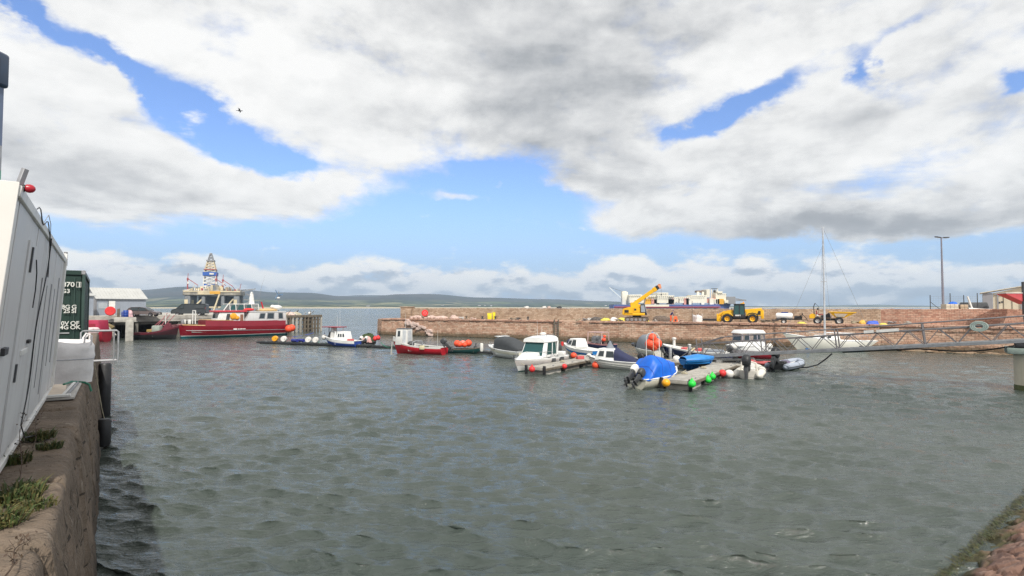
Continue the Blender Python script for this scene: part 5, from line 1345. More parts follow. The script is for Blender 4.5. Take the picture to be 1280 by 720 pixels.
def pilejetty():
    a, b = D(352, 396, 101), D(402, 394.5, 110); a.z = b.z = 0; u = (b - a).normalized(); nn = V((-u.y, u.x, 0)); L = (b - a).length
    t = thing('timber_jetty', 'old timber piled jetty head with cluttered deck behind the red boat stern', 'jetty', a, math.atan2(u.y, u.x)); top = 3.3
    m = MB(CONCD); m.box((L / 2, 3, top - .3), (L, 6, .45), .04); m.build('deck', t)
    m = MB(WOOD); m.box((L / 2, -.05, top - .25), (L, .3, .5), .04); m.build('edge_beam', t)
    rnd = random.Random(2); x = .2
    while x < L:
        for y in (0, 3, 5.8):
            m = MB(CONC if rnd.random() < .3 else WOOD); m.box((x, y, 1.2), (.34, .34, 3.9), .03, rz=rnd.uniform(-.1, .1)); m.build('pile', t)
        x += rnd.uniform(.62, 1.15)
    for i in range(3): m = MB(WOOD); m.box((L / 2, .2, .6 + i * .85), (L, .16, .26)); m.build('cross_beam', t)
    for i in range(9): x = rnd.uniform(0, L * .8); m = MB(rnd.choice([WOOD, OFFW, ROPE, STEELD])); m.bar((x, rnd.uniform(0, 2), top), (x + rnd.uniform(-.4, .8), rnd.uniform(0, 2), top + rnd.uniform(.5, 1.1)), .08); m.build('strut', t)
    for i, (f_, c_) in enumerate(((.12, ROPE), (.3, PALE), (.45, MATS['yellow_sack'] if 0 else ROPE))):
        q = a + u * (L * f_) + nn * 1.2 + V((0, 0, top - .07)); heap('net_pile', ('tan net heap at the left end of the timber jetty', 'pale stone coloured net heap on the timber jetty', 'rope coloured net heap right of the middle of the timber jetty')[i], 'net pile', 0, 0, c_, 1.9, 1.2, .6, 41 + i, loc=q)
    q = a + u * (L * .80) + nn * 1.2; m = MB(OFFW); m.sph((0, 0, .35), (.35, .3, .3)); m.tube((0, 0, 0), (0, 0, .3), .15); tag(m.build('mooring_ball', loc=q + V((0, 0, top - .08))), 'white ball light on the outer end of the timber jetty', 'light')
pilejetty()

# ================================================================ boats
def smoo(x): x = max(0, min(1, x)); return x * x * (3 - 2 * x)
class Hull:
    def __init__(s, L, B, fs, fb, dr=.25, rake=.6, sw=.82, k=2.3, mx=.42, p=2.2, sag=.0, sr=0):
        s.sr = sr; s.L, s.B, s.fs, s.fb, s.dr, s.rake, s.sw, s.k, s.mx, s.p, s.sag = L, B, fs, fb, dr, rake, sw, k, mx, p, sag
    def b(s, t):
        if t < s.mx: return s.B / 2 * (s.sw + (1 - s.sw) * math.sin(t / s.mx * math.pi / 2))
        return s.B / 2 * max(0.006, 1 - ((t - s.mx) / (1 - s.mx)) ** s.p)
    def zs(s, t): return s.fs + (s.fb - s.fs) * t ** 2.2 - s.sag * math.sin(math.pi * t)
    def pt(s, t, z, sy, inset=0):
        zs = s.zs(t); zk = -s.dr * (1 - t ** 5) - .02; zn = max(0, min(1, (z - zk) / (zs - zk)))
        y = (1 - (1 - zn) ** s.k) ** (.62 + .75 * t ** 3)
        x = -s.L / 2 + s.L * t - s.rake * (1 - zn) * t ** 4 + s.sr * (1 - zn) * (1 - t) ** 6
        return V((x, sy * max(0, s.b(t) * y - inset), z))
    def sheer(s, t, sy=1, dz=0, inset=0): return s.pt(t, s.zs(t), sy, inset) + V((0, 0, dz))
def make_hull(t, H, bands, deckmat, fore=.55, aft=.0, sole=.15, inner=None, gun=None, gw=.07, camber=.06, n=26, coam=None):
    """bands: [(lower edge z or offset from the sheer, material)] top to bottom; the last reaches the keel"""
    m = MB(); st = [(i / (n - 1)) ** .9 for i in range(n)]
    def zb(tt, e):
        zs = H.zs(tt); return zs + e if e < 0 else min(e, zs - .02)
    edges = [0] ; 
    lists = []
    for sy in (1, -1):
        prev = [H.sheer(tt, sy) for tt in st]; pe = None
        for bi, (e, mt) in enumerate(bands):
            last = bi == len(bands) - 1; sub = 4 if last else 2
            tops = [q.z for q in prev]
            for k in range(1, sub + 1):
                cur = []
                for i, tt in enumerate(st):
                    ze = (-H.dr * (1 - tt ** 5) - .02) if last else zb(tt, e)
                    ze = min(ze, tops[i]); z = tops[i] + (ze - tops[i]) * k / sub
                    if last and k == sub: cur.append(V((H.pt(tt, ze, sy).x, 0, ze)))
                    else: cur.append(H.pt(tt, z, sy))
                m.m(mt)
                m.loft([prev, cur], False, False) if sy > 0 else m.loft([cur, prev], False, False)
                prev = cur
            # next band
    # transom
    zs = H.zs(0); m.m(bands[min(1, len(bands) - 1)][1]); zk = -H.dr - .02
    L_ = [H.pt(0, zk + (zs - zk) * k / 8, 1) for k in range(9)]; R_ = [H.pt(0, zk + (zs - zk) * k / 8, -1) for k in range(9)]
    m.loft([L_, R_], False, False)
    bmesh.ops.remove_doubles(m.bm, verts=m.bm.verts, dist=.002)
    ho = m.build('hull', t, ang=50)
    # gunwale
    g = MB(gun or deckmat)
    for sy in (1, -1): g.path([H.sheer(tt, sy, .0, .01) for tt in st], gw * .5, 6)
    g.path([H.sheer(0, 1, 0), H.sheer(0, -1, 0)], gw * .5, 6); g.build('gunwale', t)
    # decks
    d = MB(deckmat)
    def deck(t0, t1, dz=-.015):
        rows = []; q = 14
        for i in range(q + 1):
            tt = t0 + (t1 - t0) * i / q; a = H.sheer(tt, 1, dz, .02); row = []
            for k in range(9): f_ = 1 - k / 4; row.append(V((a.x, a.y * f_, a.z + camber * (1 - f_ * f_) * min(1, a.y * 2))))
            rows.append(row)
        d.loft(rows, False, False)
        return rows
    r1 = deck(fore, .995)
    d.loft([r1[0], [V((p.x, p.y * .96, sole)) for p in r1[0]]], False, False)
    d.build('deck', t)
    if aft > 0:
        d = MB(deckmat); r0 = deck(0.003, aft); d.loft([r0[-1], [V((p.x, p.y * .96, sole)) for p in r0[-1]]], False, False); d.build('aft_deck', t)
    i_ = MB(inner or deckmat); rows = []
    for i in range(15):
        tt = aft + .003 + (fore - aft) * i / 14
        r = []
        for sy in (1, -1):
            c = [H.sheer(tt, sy, -.01, .03), H.sheer(tt, sy, -.02, .10)]; b_ = V((c[1].x, c[1].y * .93, sole)); c.append(b_); r.append(c if sy > 0 else c[::-1])
        rows.append(r[0] + [V((r[0][2].x, 0, sole))] + r[1])
    i_.loft(rows, False, False)
    if aft <= 0: i_.box((-H.L / 2 + .06, 0, (H.zs(0) + sole) / 2 - .01), (.06, H.b(0) * 1.7, H.zs(0) - sole - .02))
    i_.build('cockpit', t); return ho
def cabin_box(t, x0, x1, w0, w1, z0, z1, fsl, rsl, mat, wins=(), roof=None, over=.05, name='cabin', wf=None, bev=.04, crown=.05, w0f=None, w1f=None):
    """x0 rear, x1 front at the foot; w at foot/top; fsl, rsl = how far front and rear lean in at the top"""
    f0 = w0 if w0f is None else w0f; f1 = w1 if w1f is None else w1f
    bt = [V((x0, -w0 / 2, z0)), V((x1, -f0 / 2, z0)), V((x1, f0 / 2, z0)), V((x0, w0 / 2, z0))]
    tp = [V((x0 + rsl, -w1 / 2, z1)), V((x1 - fsl, -f1 / 2, z1)), V((x1 - fsl, f1 / 2, z1)), V((x0 + rsl, w1 / 2, z1))]
    m = MB(mat); m.hexa(bt + tp, bev, 2); c = m.build(name, t)
    F_ = {'f': [bt[1], bt[2], tp[2], tp[1]], 'b': [bt[3], bt[0], tp[0], tp[3]], 'l': [bt[2], bt[3], tp[3], tp[2]], 'r': [bt[0], bt[1], tp[1], tp[0]]}
    for wdef in wins:
        fc, u0, u1, v0, v1 = wdef[:5]; mt = wdef[5] if len(wdef) > 5 else GLASS
        if wf:
            g = MB(wf); g.panel(F_[fc], u0 - .02, u1 + .02, v0 - .04, v1 + .04, .006, .014, .01); fo = g.build('window', c)
            g = MB(mt); g.panel(F_[fc], u0, u1, v0, v1, .010, .01, .012); g.build('pane', fo)
        else: g = MB(mt); g.panel(F_[fc], u0, u1, v0, v1, .008, .02, .014); g.build('window' if mt is not OFFW and mt is not WOOD else 'door', c)
    if roof:
        h = MB(roof); o = over
        h.hexa([tp[0] + V((-o, -o, -.01)), tp[1] + V((o, -o, -.01)), tp[2] + V((o, o, -.01)), tp[3] + V((-o, o, -.01))] +
               [tp[0] + V((0, .05, crown)), tp[1] + V((0, .05, crown)), tp[2] + V((0, -.05, crown)), tp[3] + V((0, -.05, crown))], .02, 2); h.build('roof', c)
    return c
def outboard(t, x, y, z, tilt, cm=None, s=1.0, yaw=0):
    M = Mx.Translation(V((x, y, z))) @ Mx.Rotation(yaw, 4, 'Z') @ Mx.Rotation(tilt, 4, 'Y') @ Mx.Scale(s, 4)
    m = MB(DARK); m.X = M; m.box((.02, 0, -.02), (.16, .26, .24), .03, 2); m.hexa([V(p) for p in ((-.38, -.05, -.62), (-.12, -.05, -.62), (-.12, .05, -.62), (-.38, .05, -.62), (-.34, -.08, .1), (-.02, -.08, .1), (-.02, .08, .1), (-.34, .08, .1))], .03, 2)
    m.box((-.26, 0, -.60), (.42, .24, .025), .005); m.sph((-.22, 0, -.78), (.24, .06, .06)); m.hexa([V(p) for p in ((-.28, -.015, -.98), (-.20, -.015, -.98), (-.20, .015, -.98), (-.28, .015, -.98), (-.36, -.02, -.6), (-.14, -.02, -.6), (-.14, .02, -.6), (-.36, .02, -.6))], .01)
    o = m.build('outboard', t)
    m = MB(cm or BLACK); m.X = M; rg = []
    for zz, a, b, dx in ((.08, .22, .14, 0), (.14, .27, .17, 0), (.32, .28, .18, 0), (.46, .25, .165, .01), (.54, .16, .11, .02), (.56, .05, .04, .03)):
        rg.append([V((-.20 + dx + a * abs(math.cos(q)) ** .7 * (1 if math.cos(q) > 0 else -1), b * abs(math.sin(q)) ** .7 * (1 if math.sin(q) > 0 else -1), zz)) for q in [2 * math.pi * k / 20 for k in range(20)]])
    m.loft(rg); m.build('cowl', o)
    m = MB(DARK); m.X = M
    for k in range(3): m.X = M @ Mx.Translation(V((-.48, 0, -.78))) @ Mx.Rotation(k * 2.094, 4, 'X') @ Mx.Rotation(.5, 4, 'Z'); m.box((0, 0, .08), (.02, .09, .14), .008)
    m.build('propeller', o); return o
def rail(t, pts, r=.014, mat=None, name='rail', posts=None, drop=.3):
    m = MB(mat or GALV); m.path(pts, r, 6)
    for q in (posts or []): m.tube(q, V(q) + V((0, 0, -drop)), r, seg=6)
    return m.build(name, t)
def spot2(bow, stern, z=0):
    """bow and stern survey points on the water -> location, heading, length"""
    a, b = G(*bow, z), G(*stern, z); d = a - b; return (a + b) / 2, math.atan2(d.y, d.x), d.length
def boat(name, lab, bow, stern, group=None, cat='boat'):
    p, h, L = spot2(bow, stern); t = thing(name, lab, cat, p, h, group); return t, L
def aerial(t, x, y, z, h, lean=0, mat=None, name='aerial'): m = MB(mat or OFFW); m.path([(x, y, z), (x + lean * .5, y, z + h * .5), (x + lean, y, z + h)], [.016, .012, .006], 6); return m.build(name, t)
def buoy(lab, px, py, r, mat, Y=None, z=None, name='fender_buoy', group='round fender buoys', tear=True, neck=None):
    """px, py = centre of the ball"""
    p = D(px, py, Y) if Y else G(px, py, z if z is not None else r * .55)
    t = thing(name, lab, 'buoy', p, 0, group)
    m = MB(mat); pr = [(.01, -r)] + [(r * math.cos(a), r * math.sin(a)) for a in [math.pi * (-.5 + k / 12) for k in range(1, 10)]] + ([(r * .42, r * 1.0), (r * .24, r * 1.22), (r * .2, r * 1.35), (.01, r * 1.38)] if tear else [(r * .5, r * .87), (.01, r)])
    m.lathe(pr, (0, 0, 0), 20); m.build('ball', t)
    if tear: k = MB(neck or BLUEP); k.lathe([(r * .14, r * 1.25), (r * .26, r * 1.3), (r * .2, r * 1.5), (.01, r * 1.52)], (0, 0, 0), 12); k.build('eye', t); k = MB(ROPE); k.path([(0, 0, r * 1.45), (.01, 0, r * 1.9), (0, .02, r * 2.5)], .014, 5); k.build('rope', t)
    return t
def mrope(lab, pts, mat=None, r=.018, sagm=0, name='mooring_rope'):
    m = MB(mat or ROPE); P_ = []
    a, b = V(pts[0]), V(pts[-1])
    if len(pts) == 2: P_ = [a.lerp(b, k / 10) - V((0, 0, sagm * math.sin(math.pi * k / 10))) for k in range(11)]
    else: P_ = pts
    m.path(P_, r, 6); return tag(m.build(name), lab, 'rope')

# ---- pontoons
PN_Z = .5
def pontoon(lab, a, b, w, z=PN_Z, mat=None, mod=3.0, floats=True):
    a, b = V(a), V(b); u = (b - a).normalized(); L = (b - a).length; t = thing('pontoon', lab, 'pontoon', (a.x, a.y, 0), math.atan2(u.y, u.x), 'floating pontoons')
    n = max(1, round(L / mod)); l = L / n
    for i in range(n):
        m = MB(mat or DECKG); m.box(((i + .5) * l, 0, z - .09), (l - .04, w, .2), .02, 2); dk = m.build('deck', t)
        pl = MB(mat or DECKG)
        for k in range(int(l / .24)): pl.box((i * l + .12 + k * .24, 0, z + .018), (.2, w - .16, .02), .004)
        pl.build('planking', dk)
        if floats: m = MB(CONCD if i else CONC); m.box(((i + .5) * l, 0, z - .46), (l * .78, w * .86, .55), .06, 2); m.build('float', t)
    fbm = WOOD if z > .4 else BLACK
    for sy in (-1, 1): m = MB(fbm); m.box((L / 2, sy * (w / 2 + .04), z - .12), (L, .07, .16), .01); m.build('fender_board', t)
    for i in range(n):
        for sy in (-1, 1): m = MB(GALV); m.box((i * l + l * .5, sy * (w / 2 - .12), z + .07), (.24, .05, .06), .015, 2); m.tube((i * l + l * .5 - .05, sy * (w / 2 - .12), z), (i * l + l * .5 - .05, sy * (w / 2 - .12), z + .06), .015); m.build('cleat', t)
    return t
M0, M1, M2 = V((18.3, 40.8, 0)), V((5.6, 48.2, 0)), V((-16.5, 62.0, 0))
pontoon('grey plank topped main pontoon under the foot of the gangway', M0, M1, 2.0)
N1, N2 = V((4.3, 52.2, 0)), V((-16.5, 65.5, 0)); M2 = N2
pontoon('low dark main pontoon behind the red boat with the wheelhouse', N1, N2, 1.1, .22, paint('dark_deck', (.022, .028, .028), .7))
M3 = V((-33.6, 73.0, 0))
pontoon('low dark pontoon carrying coloured barrels, at the far left end', M2 + (M3 - M2) * .02, M3, 1.3, .26, MATS['dark_deck'])
FA0, FA1 = V((9.55, 31.9, 0)), V((16.2, 41.4, 0)); pontoon('broad grey pontoon finger hung with green buoys, nearest the camera', FA0, FA1, 1.7, .52)
FB0, FB1 = V((1.65, 38.9, 0)), V((6.7, 46.7, 0)); pontoon('grey pontoon finger beside the white cabin cruiser', FB0, FB1, 1.5, .5)
for n_, (o0, w_) in enumerate(((FA0, 1.7), (FB0, 1.5))):
    u = ((FA1 - FA0) if n_ == 0 else (FB1 - FB0)).normalized(); s_ = V((u.y, -u.x, 0))
    for k in (-1, 1): m = MB(BLACK); q = o0 + s_ * k * w_ * .5; m.box((0, 0, .28), (.10, .22, .75), .03, 2); tag(m.build('corner_fender', loc=q, rz=math.atan2(u.y, u.x)), ('black rubber corner fender on the near end of the broad pontoon finger', 'black rubber corner fender on the near end of the finger beside the cruiser')[n_], 'fender', 'corner fenders ' + str(n_ + 1))

# ---- 1 blue hulled boat with white cabin
def blue_boat():
    t, L = boat('fishing_boat', 'small blue boat with white cabin and red topped frame', (406, 432), (448, 433.5)); L = max(L, 4.7); H = Hull(L, 1.9, .72, 1.15, .3, .7, .85, 2.3)
    make_hull(t, H, [(-.34, WHITE), (.06, BLUEP), (0, DARK)], WHITE, .55, 0, .25, gun=WHITE)
    c = cabin_box(t, -1.2, .72, 1.45, 1.15, .6, 1.78, .15, .25, WHITE, [('l', .38, .50, .50, .78), ('l', .58, .70, .50, .78), ('l', .80, .94, .50, .80), ('r', .1, .24, .5, .78), ('f', .12, .88, .48, .85)], WHITE, .04, wf=STEELD)
    m = MB(CRIM); m.box((1.15, 0, 2.35), (2.7, 1.5, .1), .03, 2); m.build('canopy', t)
    for x, y in ((.2, -.6), (.2, .6), (1.3, -.55), (1.3, .55), (1.95, 0)): m = MB(OFFW if y < 0 else DARK); m.tube((x, y, .9), (x + .05, y, 2.32), .05 if y < 0 else .03); m.build('frame_post', t)
    m = MB(OFFW); m.hexa([V(p) for p in ((.95, -.35, .9), (1.5, -.35, .9), (1.5, .35, .9), (.95, .35, .9), (1.0, -.3, 2.3), (1.35, -.3, 2.3), (1.35, .3, 2.3), (1.0, .3, 2.3))], .03); m.build('windbreak', t)
    m = MB(DARK); m.bar((1.95, .1, 1.0), (1.55, .1, 1.75), .12, .3); m.build('raised_leg', t)
    aerial(t, .15, .1, 2.3, 2.7, .05); aerial(t, .75, -.1, 2.3, 1.6, .03)
    m = MB(paint('fish_box_red', (.55, .1, .1), .5)); m.box((-1.5, .1, .75), (.5, .7, .35), .03); m.build('fish_box', t)
blue_boat()
buoy('white ball buoy at the bow of the small blue boat', 405.5, 421.5, .33, WHITEB, Y=68.5)
# ---- 2 dark dinghy heaped with nets
def net_dinghy():
    t, L = boat('net_dinghy', 'small dark dinghy with white outboard, piled with green netting', (474, 430), (449, 433)); H = Hull(2.9, 1.5, .45, .6, .2, .4, .9)
    make_hull(t, H, [(-.1, BLACK), (0, BLACK)], DARK, .7, 0, .12)
    for y, c in ((.32, WHITEB), (-.38, OFFW)): outboard(t, -1.45, y, .62, 1.05, c, 1.0)
    m = MB(WHITEB); m.bar((-1.3, .7, .2), (-.5, .75, .9), .14, .08, .02); m.build('oar', t)
net_dinghy()
heap('net_pile', 'olive green net heap topping the small dark dinghy', 'net pile', 0, 0, GREENNET, 1.9, 1.4, 1.15, 51, loc=G(460, 431, 0) + V((0, 0, .25)), sub=3)
heap('sack', 'pale pink bundle on the near side of the green net heap', 'bundle', 0, 0, paint('pink_net', (.62, .36, .33), .8, 0, .3, 8, .3, bmp=.4), 1.1, .8, .7, 53, loc=G(459, 432.2, 0) + V((0, 0, .4)), sub=3)
for px, py, lab in ((469, 423.4, 'red ball buoy behind the net dinghy, left one of two'), (472.5, 422.5, 'red ball buoy behind the net dinghy, right one of two')): buoy(lab, px, py, .26, BRED, Y=61)
# ---- 3 red boat with wheelhouse
def red_boat():
    t, L = boat('fishing_boat', 'bright red hulled boat with a white wheelhouse at its bow', (488, 441), (559, 443)); H = Hull(5.9, 2.1, .72, 1.35, .25, .5, .9, 2.4, sag=.02)
    make_hull(t, H, [(-.12, OFFW), (0, REDP)], OFFW, .62, 0, .3, gun=OFFW, inner=paint('grey_inner', (.36, .36, .35), .6))
    m = MB(OFFW); m.loft([[H.sheer(tt, sy, .0) for sy in (1,)] + [H.sheer(tt, 1, .38 * smoo((tt - .6) / .4))] for tt in [.6 + .04 * k for k in range(11)]], False, False); m.loft([[H.sheer(tt, -1, .0)] + [H.sheer(tt, -1, .38 * smoo((tt - .6) / .4))] for tt in [.6 + .04 * k for k in range(11)]], False, False); m.build('bulwark', t)
    cabin_box(t, 1.0, 2.35, 1.35, 1.2, .9, 2.55, .12, .02, OFFW, [('l', .16, .40, .52, .88), ('l', .62, .92, .1, .92, paint('pale_door', (.50, .52, .54), .6)), ('f', .1, .45, .55, .9), ('f', .55, .9, .55, .9), ('b', .2, .8, .05, .9, paint('pale_door', ()))], DARK, .05)
    aerial(t, 1.5, 0, 2.6, 1.6); aerial(t, -1.9, -.6, .8, 1.7); m = MB(GALV); m.path([(-.1, -.7, .8), (-.1, -.7, 1.25), (.3, .0, 1.3), (.3, .7, 1.2), (.3, .7, .8)], .06, 8); m.build('winch_frame', t)
    m = MB(DARK); m.sph((.75, .2, 1.0), (.35, .4, .3)); m.build('gear_bag', t); m = MB(GREENNET); m.box((-.9, .3, .6), (.7, .5, .4), .05); m.build('net_box', t)
    m = MB(paint('cream_pad', (.62, .55, .36), .7)); m.box((-.95, 1.07, .72), (.55, .1, .4), .04, 2); m.build('side_pad', t)
    outboard(t, -2.95, .1, .95, .75, DARK, 1.15); return t
red_boat()
m = MB(WHITEB); m.path([G(490, 443, .25) + V((0, 0, 1.2)), G(489, 443, .2)], [.03, .09], 8); 
tag(m.build('fender'), 'thin white fender hanging at the bow of the bright red boat', 'fender')
# ---- 4 dark green dinghy with orange balls
def green_dinghy():
    t, L = boat('dinghy', 'dark green open dinghy loaded with orange ball buoys', (604, 442), (561, 441)); H = Hull(3.9, 1.4, .42, .66, .2, .4, .85)
    make_hull(t, H, [(-.07, WOOD), (0, paint('dark_teal', (.01, .06, .06), .5))], WOOD, .75, 0, .14, inner=paint('dark_teal', ()))
    m = MB(WOOD); m.box((-.4, 0, .36), (.22, 1.2, .05)); m.build('thwart', t); m = MB(DARK); m.box((1.0, .1, .6), (.3, .3, .35), .05, 2); m.tube((1.0, .1, .7), (1.1, .1, 1.1), .05); m.build('gear', t)
    aerial(t, -2.0, 0, .4, .9, 0, GALV, 'stern_post'); return t
green_dinghy()
for i, (px, py, r, mt, lab) in enumerate(((571.5, 429.5, .36, ORANGE, 'leftmost orange ball buoy in the green dinghy'), (578.5, 429.5, .35, paint('faded_pink_vinyl', (.78, .22, .17), .45), 'faded pinkish ball buoy between orange ones in the green dinghy'), (585.5, 429, .37, ORANGE, 'large orange ball buoy right of the faded one in the green dinghy'), (574.5, 430.5, .3, ORANGE, 'smaller orange ball lying in front in the green dinghy'), (580.8, 431, .28, ORANGE, 'smallest orange ball in the green dinghy'))):
    buoy(lab, px, py, r, mt, Y=57.2 - .3 * (i > 2), group='orange balls in the green dinghy', tear=False)
# ---- 5 white motorboat under black cover
def covered_motorboat():
    t, L = boat('motorboat', 'white motorboat with black canvas cover over its cockpit', (603, 443), (668, 450.5)); L = 5.9; H = Hull(L, 2.2, .72, 1.05, .22, .9, .9, 2.0, .4, 2.4)
    make_hull(t, H, [(-.08, WHITE), (-.34, CREAM), (0, WHITE)], WHITE, .58, 0, .3, gun=WHITE, camber=.22)
    cabin_box(t, .1, 1.35, 1.7, 1.35, .85, 1.62, .75, -.1, WHITE, [('l', .2, .92, .25, .85), ('f', .08, .92, .2, .9), ('r', .1, .8, .25, .85)], None, name='windscreen', bev=.03)
    m = MB(BLKC); rows = []
    for i in range(11):
        v = i / 10; x = .75 - 3.55 * v; hw = 1.02 - .12 * v; top = 2.0 - .08 * v - .95 * v ** 2.2
        row = []
        for k in range(13):
            a = math.pi * k / 12; c = math.cos(a); s_ = math.sin(a); row.append(V((x, hw * abs(c) ** .55 * (1 if c > 0 else -1), .70 + (top - .70) * s_ ** .55 + .02 * math.sin(v * 19 + k))))
        rows.append(row)
    m.loft(rows, False, False)
    for r_ in (rows[0], rows[-1]): m.poly(r_, [tuple(range(13))])
    m.build('canvas_cover', t, ang=60); m = MB(WHITE); m.box((.75, 0, 1.98), (.75, 1.3, .06), .02, 2); m.build('roof_edge', t); m = MB(WHITE); m.bar((.72, .98, .85), (.55, .62, 1.95), .09, .05); m.build('screen_pillar', t)
    outboard(t, -3.0, 0, .75, .1, DARK, 1.1)
    rail(t, [H.sheer(tt, 1, .03 + .25 * smoo((tt - .62) * 9), .08) for tt in (.62, .68, .78, .9, .97)] + [H.sheer(tt, -1, .28, .08) for tt in (.97, .9, .78)], .014, posts=[H.sheer(tt, 1, .28, .08) for tt in (.68, .8, .92)])
covered_motorboat()
tag(MB(WHITEB).lathe([(.03, -.4), (.14, -.36), (.17, -.2), (.17, .3), (.13, .42), (.03, .45)], (0, 0, 0), 14).build('fender', loc=D(602, 434.5, 54.5)), 'cream cylindrical fender at the bow of the motorboat with black cover', 'fender')
# ---- 6 cabin cruiser
def cruiser():
    u = (FB1 - FB0).normalized(); a = G(650, 465.5) + V((-u.y, u.x, 0)) * .42; L = 7.2; c = a - u * -1 * (L / 2 - .35)
    t = thing('cabin_cruiser', 'white cabin cruiser with green tinted wheelhouse windows and radar dome', 'boat', c, math.atan2(-u.y, -u.x) + .03); H = Hull(L, 2.4, .78, .95, .35, .7, .88, 2.0, .4, 2.3)
    make_hull(t, H, [(-.09, WHITE), (-.5, paint('hull_pinkish', (.60, .56, .53), .35, 0, .06, 1.5, .25)), (.06, WHITE), (0, paint('cruiser_boot', (.01, .07, .07), .5))], WHITE, .52, 0, .4, gun=WHITE, camber=.16)
    cabin_box(t, -.7, 2.3, 1.85, 1.45, .8, 1.32, 1.0, 0, WHITE, [], None, name='coach_roof', bev=.08, w0f=1.5, w1f=1.1)
    cabin_box(t, -1.55, 1.0, 2.0, 1.75, .9, 2.1, .62, -.05, WHITE, [('f', .04, .96, .12, .95, GLASSG), ('l', .26, .62, .15, .92, GLASSG), ('l', .68, .94, .15, .92, GLASSG), ('r', .06, .34, .15, .92, GLASSG), ('r', .40, .74, .15, .92, GLASSG), ('b', .1, .9, .1, .9, GLASSG)], None, name='wheelhouse', bev=.05)
    m = MB(WHITE); rows = []
    for i in range(9):
        v = i / 8; x = -1.75 + 2.35 * v; hw = .98 - .06 * v
        rows.append([V((x, hw * math.copysign(abs(math.cos(a)) ** .6, math.cos(a)), 2.06 + .46 * math.sin(a) ** .6 * (1 - .5 * max(0, v - .6)))) for a in [math.pi * k / 14 for k in range(15)]])
    m.loft(rows, True, True); rf = m.build('roof', t)
    m = MB(DARK); m.bar((.42, -.5, 1.36), (.74, .0, 1.36), .02); m.build('wiper', t)
    m = MB(WHITEB); m.lathe([(.05, 0), (.25, .02), (.27, .08), (.25, .15), (.1, .2), (.01, .2)], (-.6, .2, 2.6), 18); m.tube((-.6, .2, 2.36), (-.6, .2, 2.52), .06); m.build('radar', rf)
    rail(t, [(-1.5, .7, 2.4), (-1.5, .7, 2.62), (-.2, .72, 2.64), (-.2, .72, 2.4)], .015, name='roof_rail'); aerial(t, -1.3, -.3, 2.4, .9); aerial(t, -1.1, -.6, 2.4, 1.3)
    m = MB(WHITE); m.bar((-1.55, 1.0, 1.0), (-1.75, .95, 2.1), .16, .05, .01); m.bar((-1.55, -1.0, 1.0), (-1.75, -.95, 2.1), .16, .05, .01); m.build('pillar', t)
    pr = [H.sheer(tt, 1, .52, .1) for tt in (.45, .55, .7, .85, .96)]; rail(t, [H.sheer(.36, 1, .05, .1)] + pr + [H.sheer(tt, -1, .52, .1) for tt in (.96, .85, .7, .55, .45)] + [H.sheer(.36, -1, .05, .1)], .016, posts=pr + [H.sheer(tt, -1, .52, .1) for tt in (.55, .7, .85)], drop=.5)
    m = MB(DARK); m.bar((3.1, 0, 1.22), (3.7, 0, 1.25), .05, .05); m.bar((3.62, -.15, 1.0), (3.62, .15, 1.0), .04, .06); m.bar((3.6, 0, 1.25), (3.62, 0, .95), .05); m.build('anchor', t)
    m = MB(WHITE); m.box((-2.9, 0, 1.0), (.5, 2.0, .3), .05, 2); m.build('stern_bench', t); outboard(t, -3.55, 0, .95, .05, DARK, 1.3)
    m = MB(BRED); m.box((-3.2, -1.1, 1.15), (.3, .12, .35), .04, 2); m.build('lifebuoy_bag', t)
cruiser()
# ---- 7 white boat with blue stripe
def stripe_boat():
    t, L = boat('cabin_boat', 'white boat with blue stripe behind the pontoon finger', (699, 443), (757, 450)); H = Hull(5.3, 2.0, .80, 1.22, .25, .7, .86, 2.1)
    make_hull(t, H, [(-.28, WHITE), (-.47, MIDBLUE), (.02, CREAM), (0, DARK)], WHITE, .5, 0, .3, gun=WHITE, camber=.1)
    cabin_box(t, -.2, 1.45, 1.5, 1.1, .95, 1.72, .45, .15, WHITE, [('l', .08, .40, .3, .8), ('l', .5, .92, .2, .88), ('f', .08, .92, .3, .85), ('r', .1, .5, .2, .85)], WHITE, .03, wf=STEELD)
    m = MB(NAVYC); m.sph((1.55, -.1, 1.35), (.55, .5, .35)); m.build('folded_cover', t)
    m = MB(BRED); m.tube((2.45, .4, .95), (2.45, .4, 1.35), .13); m.build('bow_fender', t)
stripe_boat()
# ---- 8 dark workboat with pink frame beyond
def frame_boat():
    t, L = boat('workboat', 'dark hulled workboat with pinkish tube frame near the pier', (727, 438), (770, 441)); H = Hull(3.9, 1.6, .85, 1.0, .25, .4, .9)
    make_hull(t, H, [(-.1, paint('pink_rail', (.50, .24, .24), .5)), (0, NAVY)], DARK, .7, 0, .3, gun=paint('pink_rail', ()))
    for x in (-.9, .9):
        m = MB(paint('pale_pink_tube', (.60, .42, .40), .5)); m.path([(x, -.7, .8), (x * 1.0, -.62, 2.1), (x, .62, 2.1), (x, .7, .8)], .045, 8); m.build('frame', t)
    m = MB(MATS['pale_pink_tube']); m.tube((-.9, .62, 2.1), (.9, .62, 2.1), .04); m.tube((-.9, -.62, 2.1), (.9, -.62, 2.1), .04); m.build('crossbar', t)
    for x in (-.35, .3): m = MB(STEELD); m.lathe([(.1, -.3), (.42, -.3), (.3, -.1), (.3, .1), (.42, .3), (.1, .3)], (x, 0, 1.3), 14, Mx.Rotation(R(90), 4, 'X')); m.build('net_drum', t)
    m = MB(ORANGE); m.sph((-1.15, .6, 1.35), .22); m.sph((-1.2, .55, 1.7), .16); m.build('float', t)
    m = MB(BLACK); m.torus((-1.9, .5, .95), .27, .11, M=Mx.Rotation(R(90), 4, 'X')); m.build('tyre_fender', t)
frame_boat()
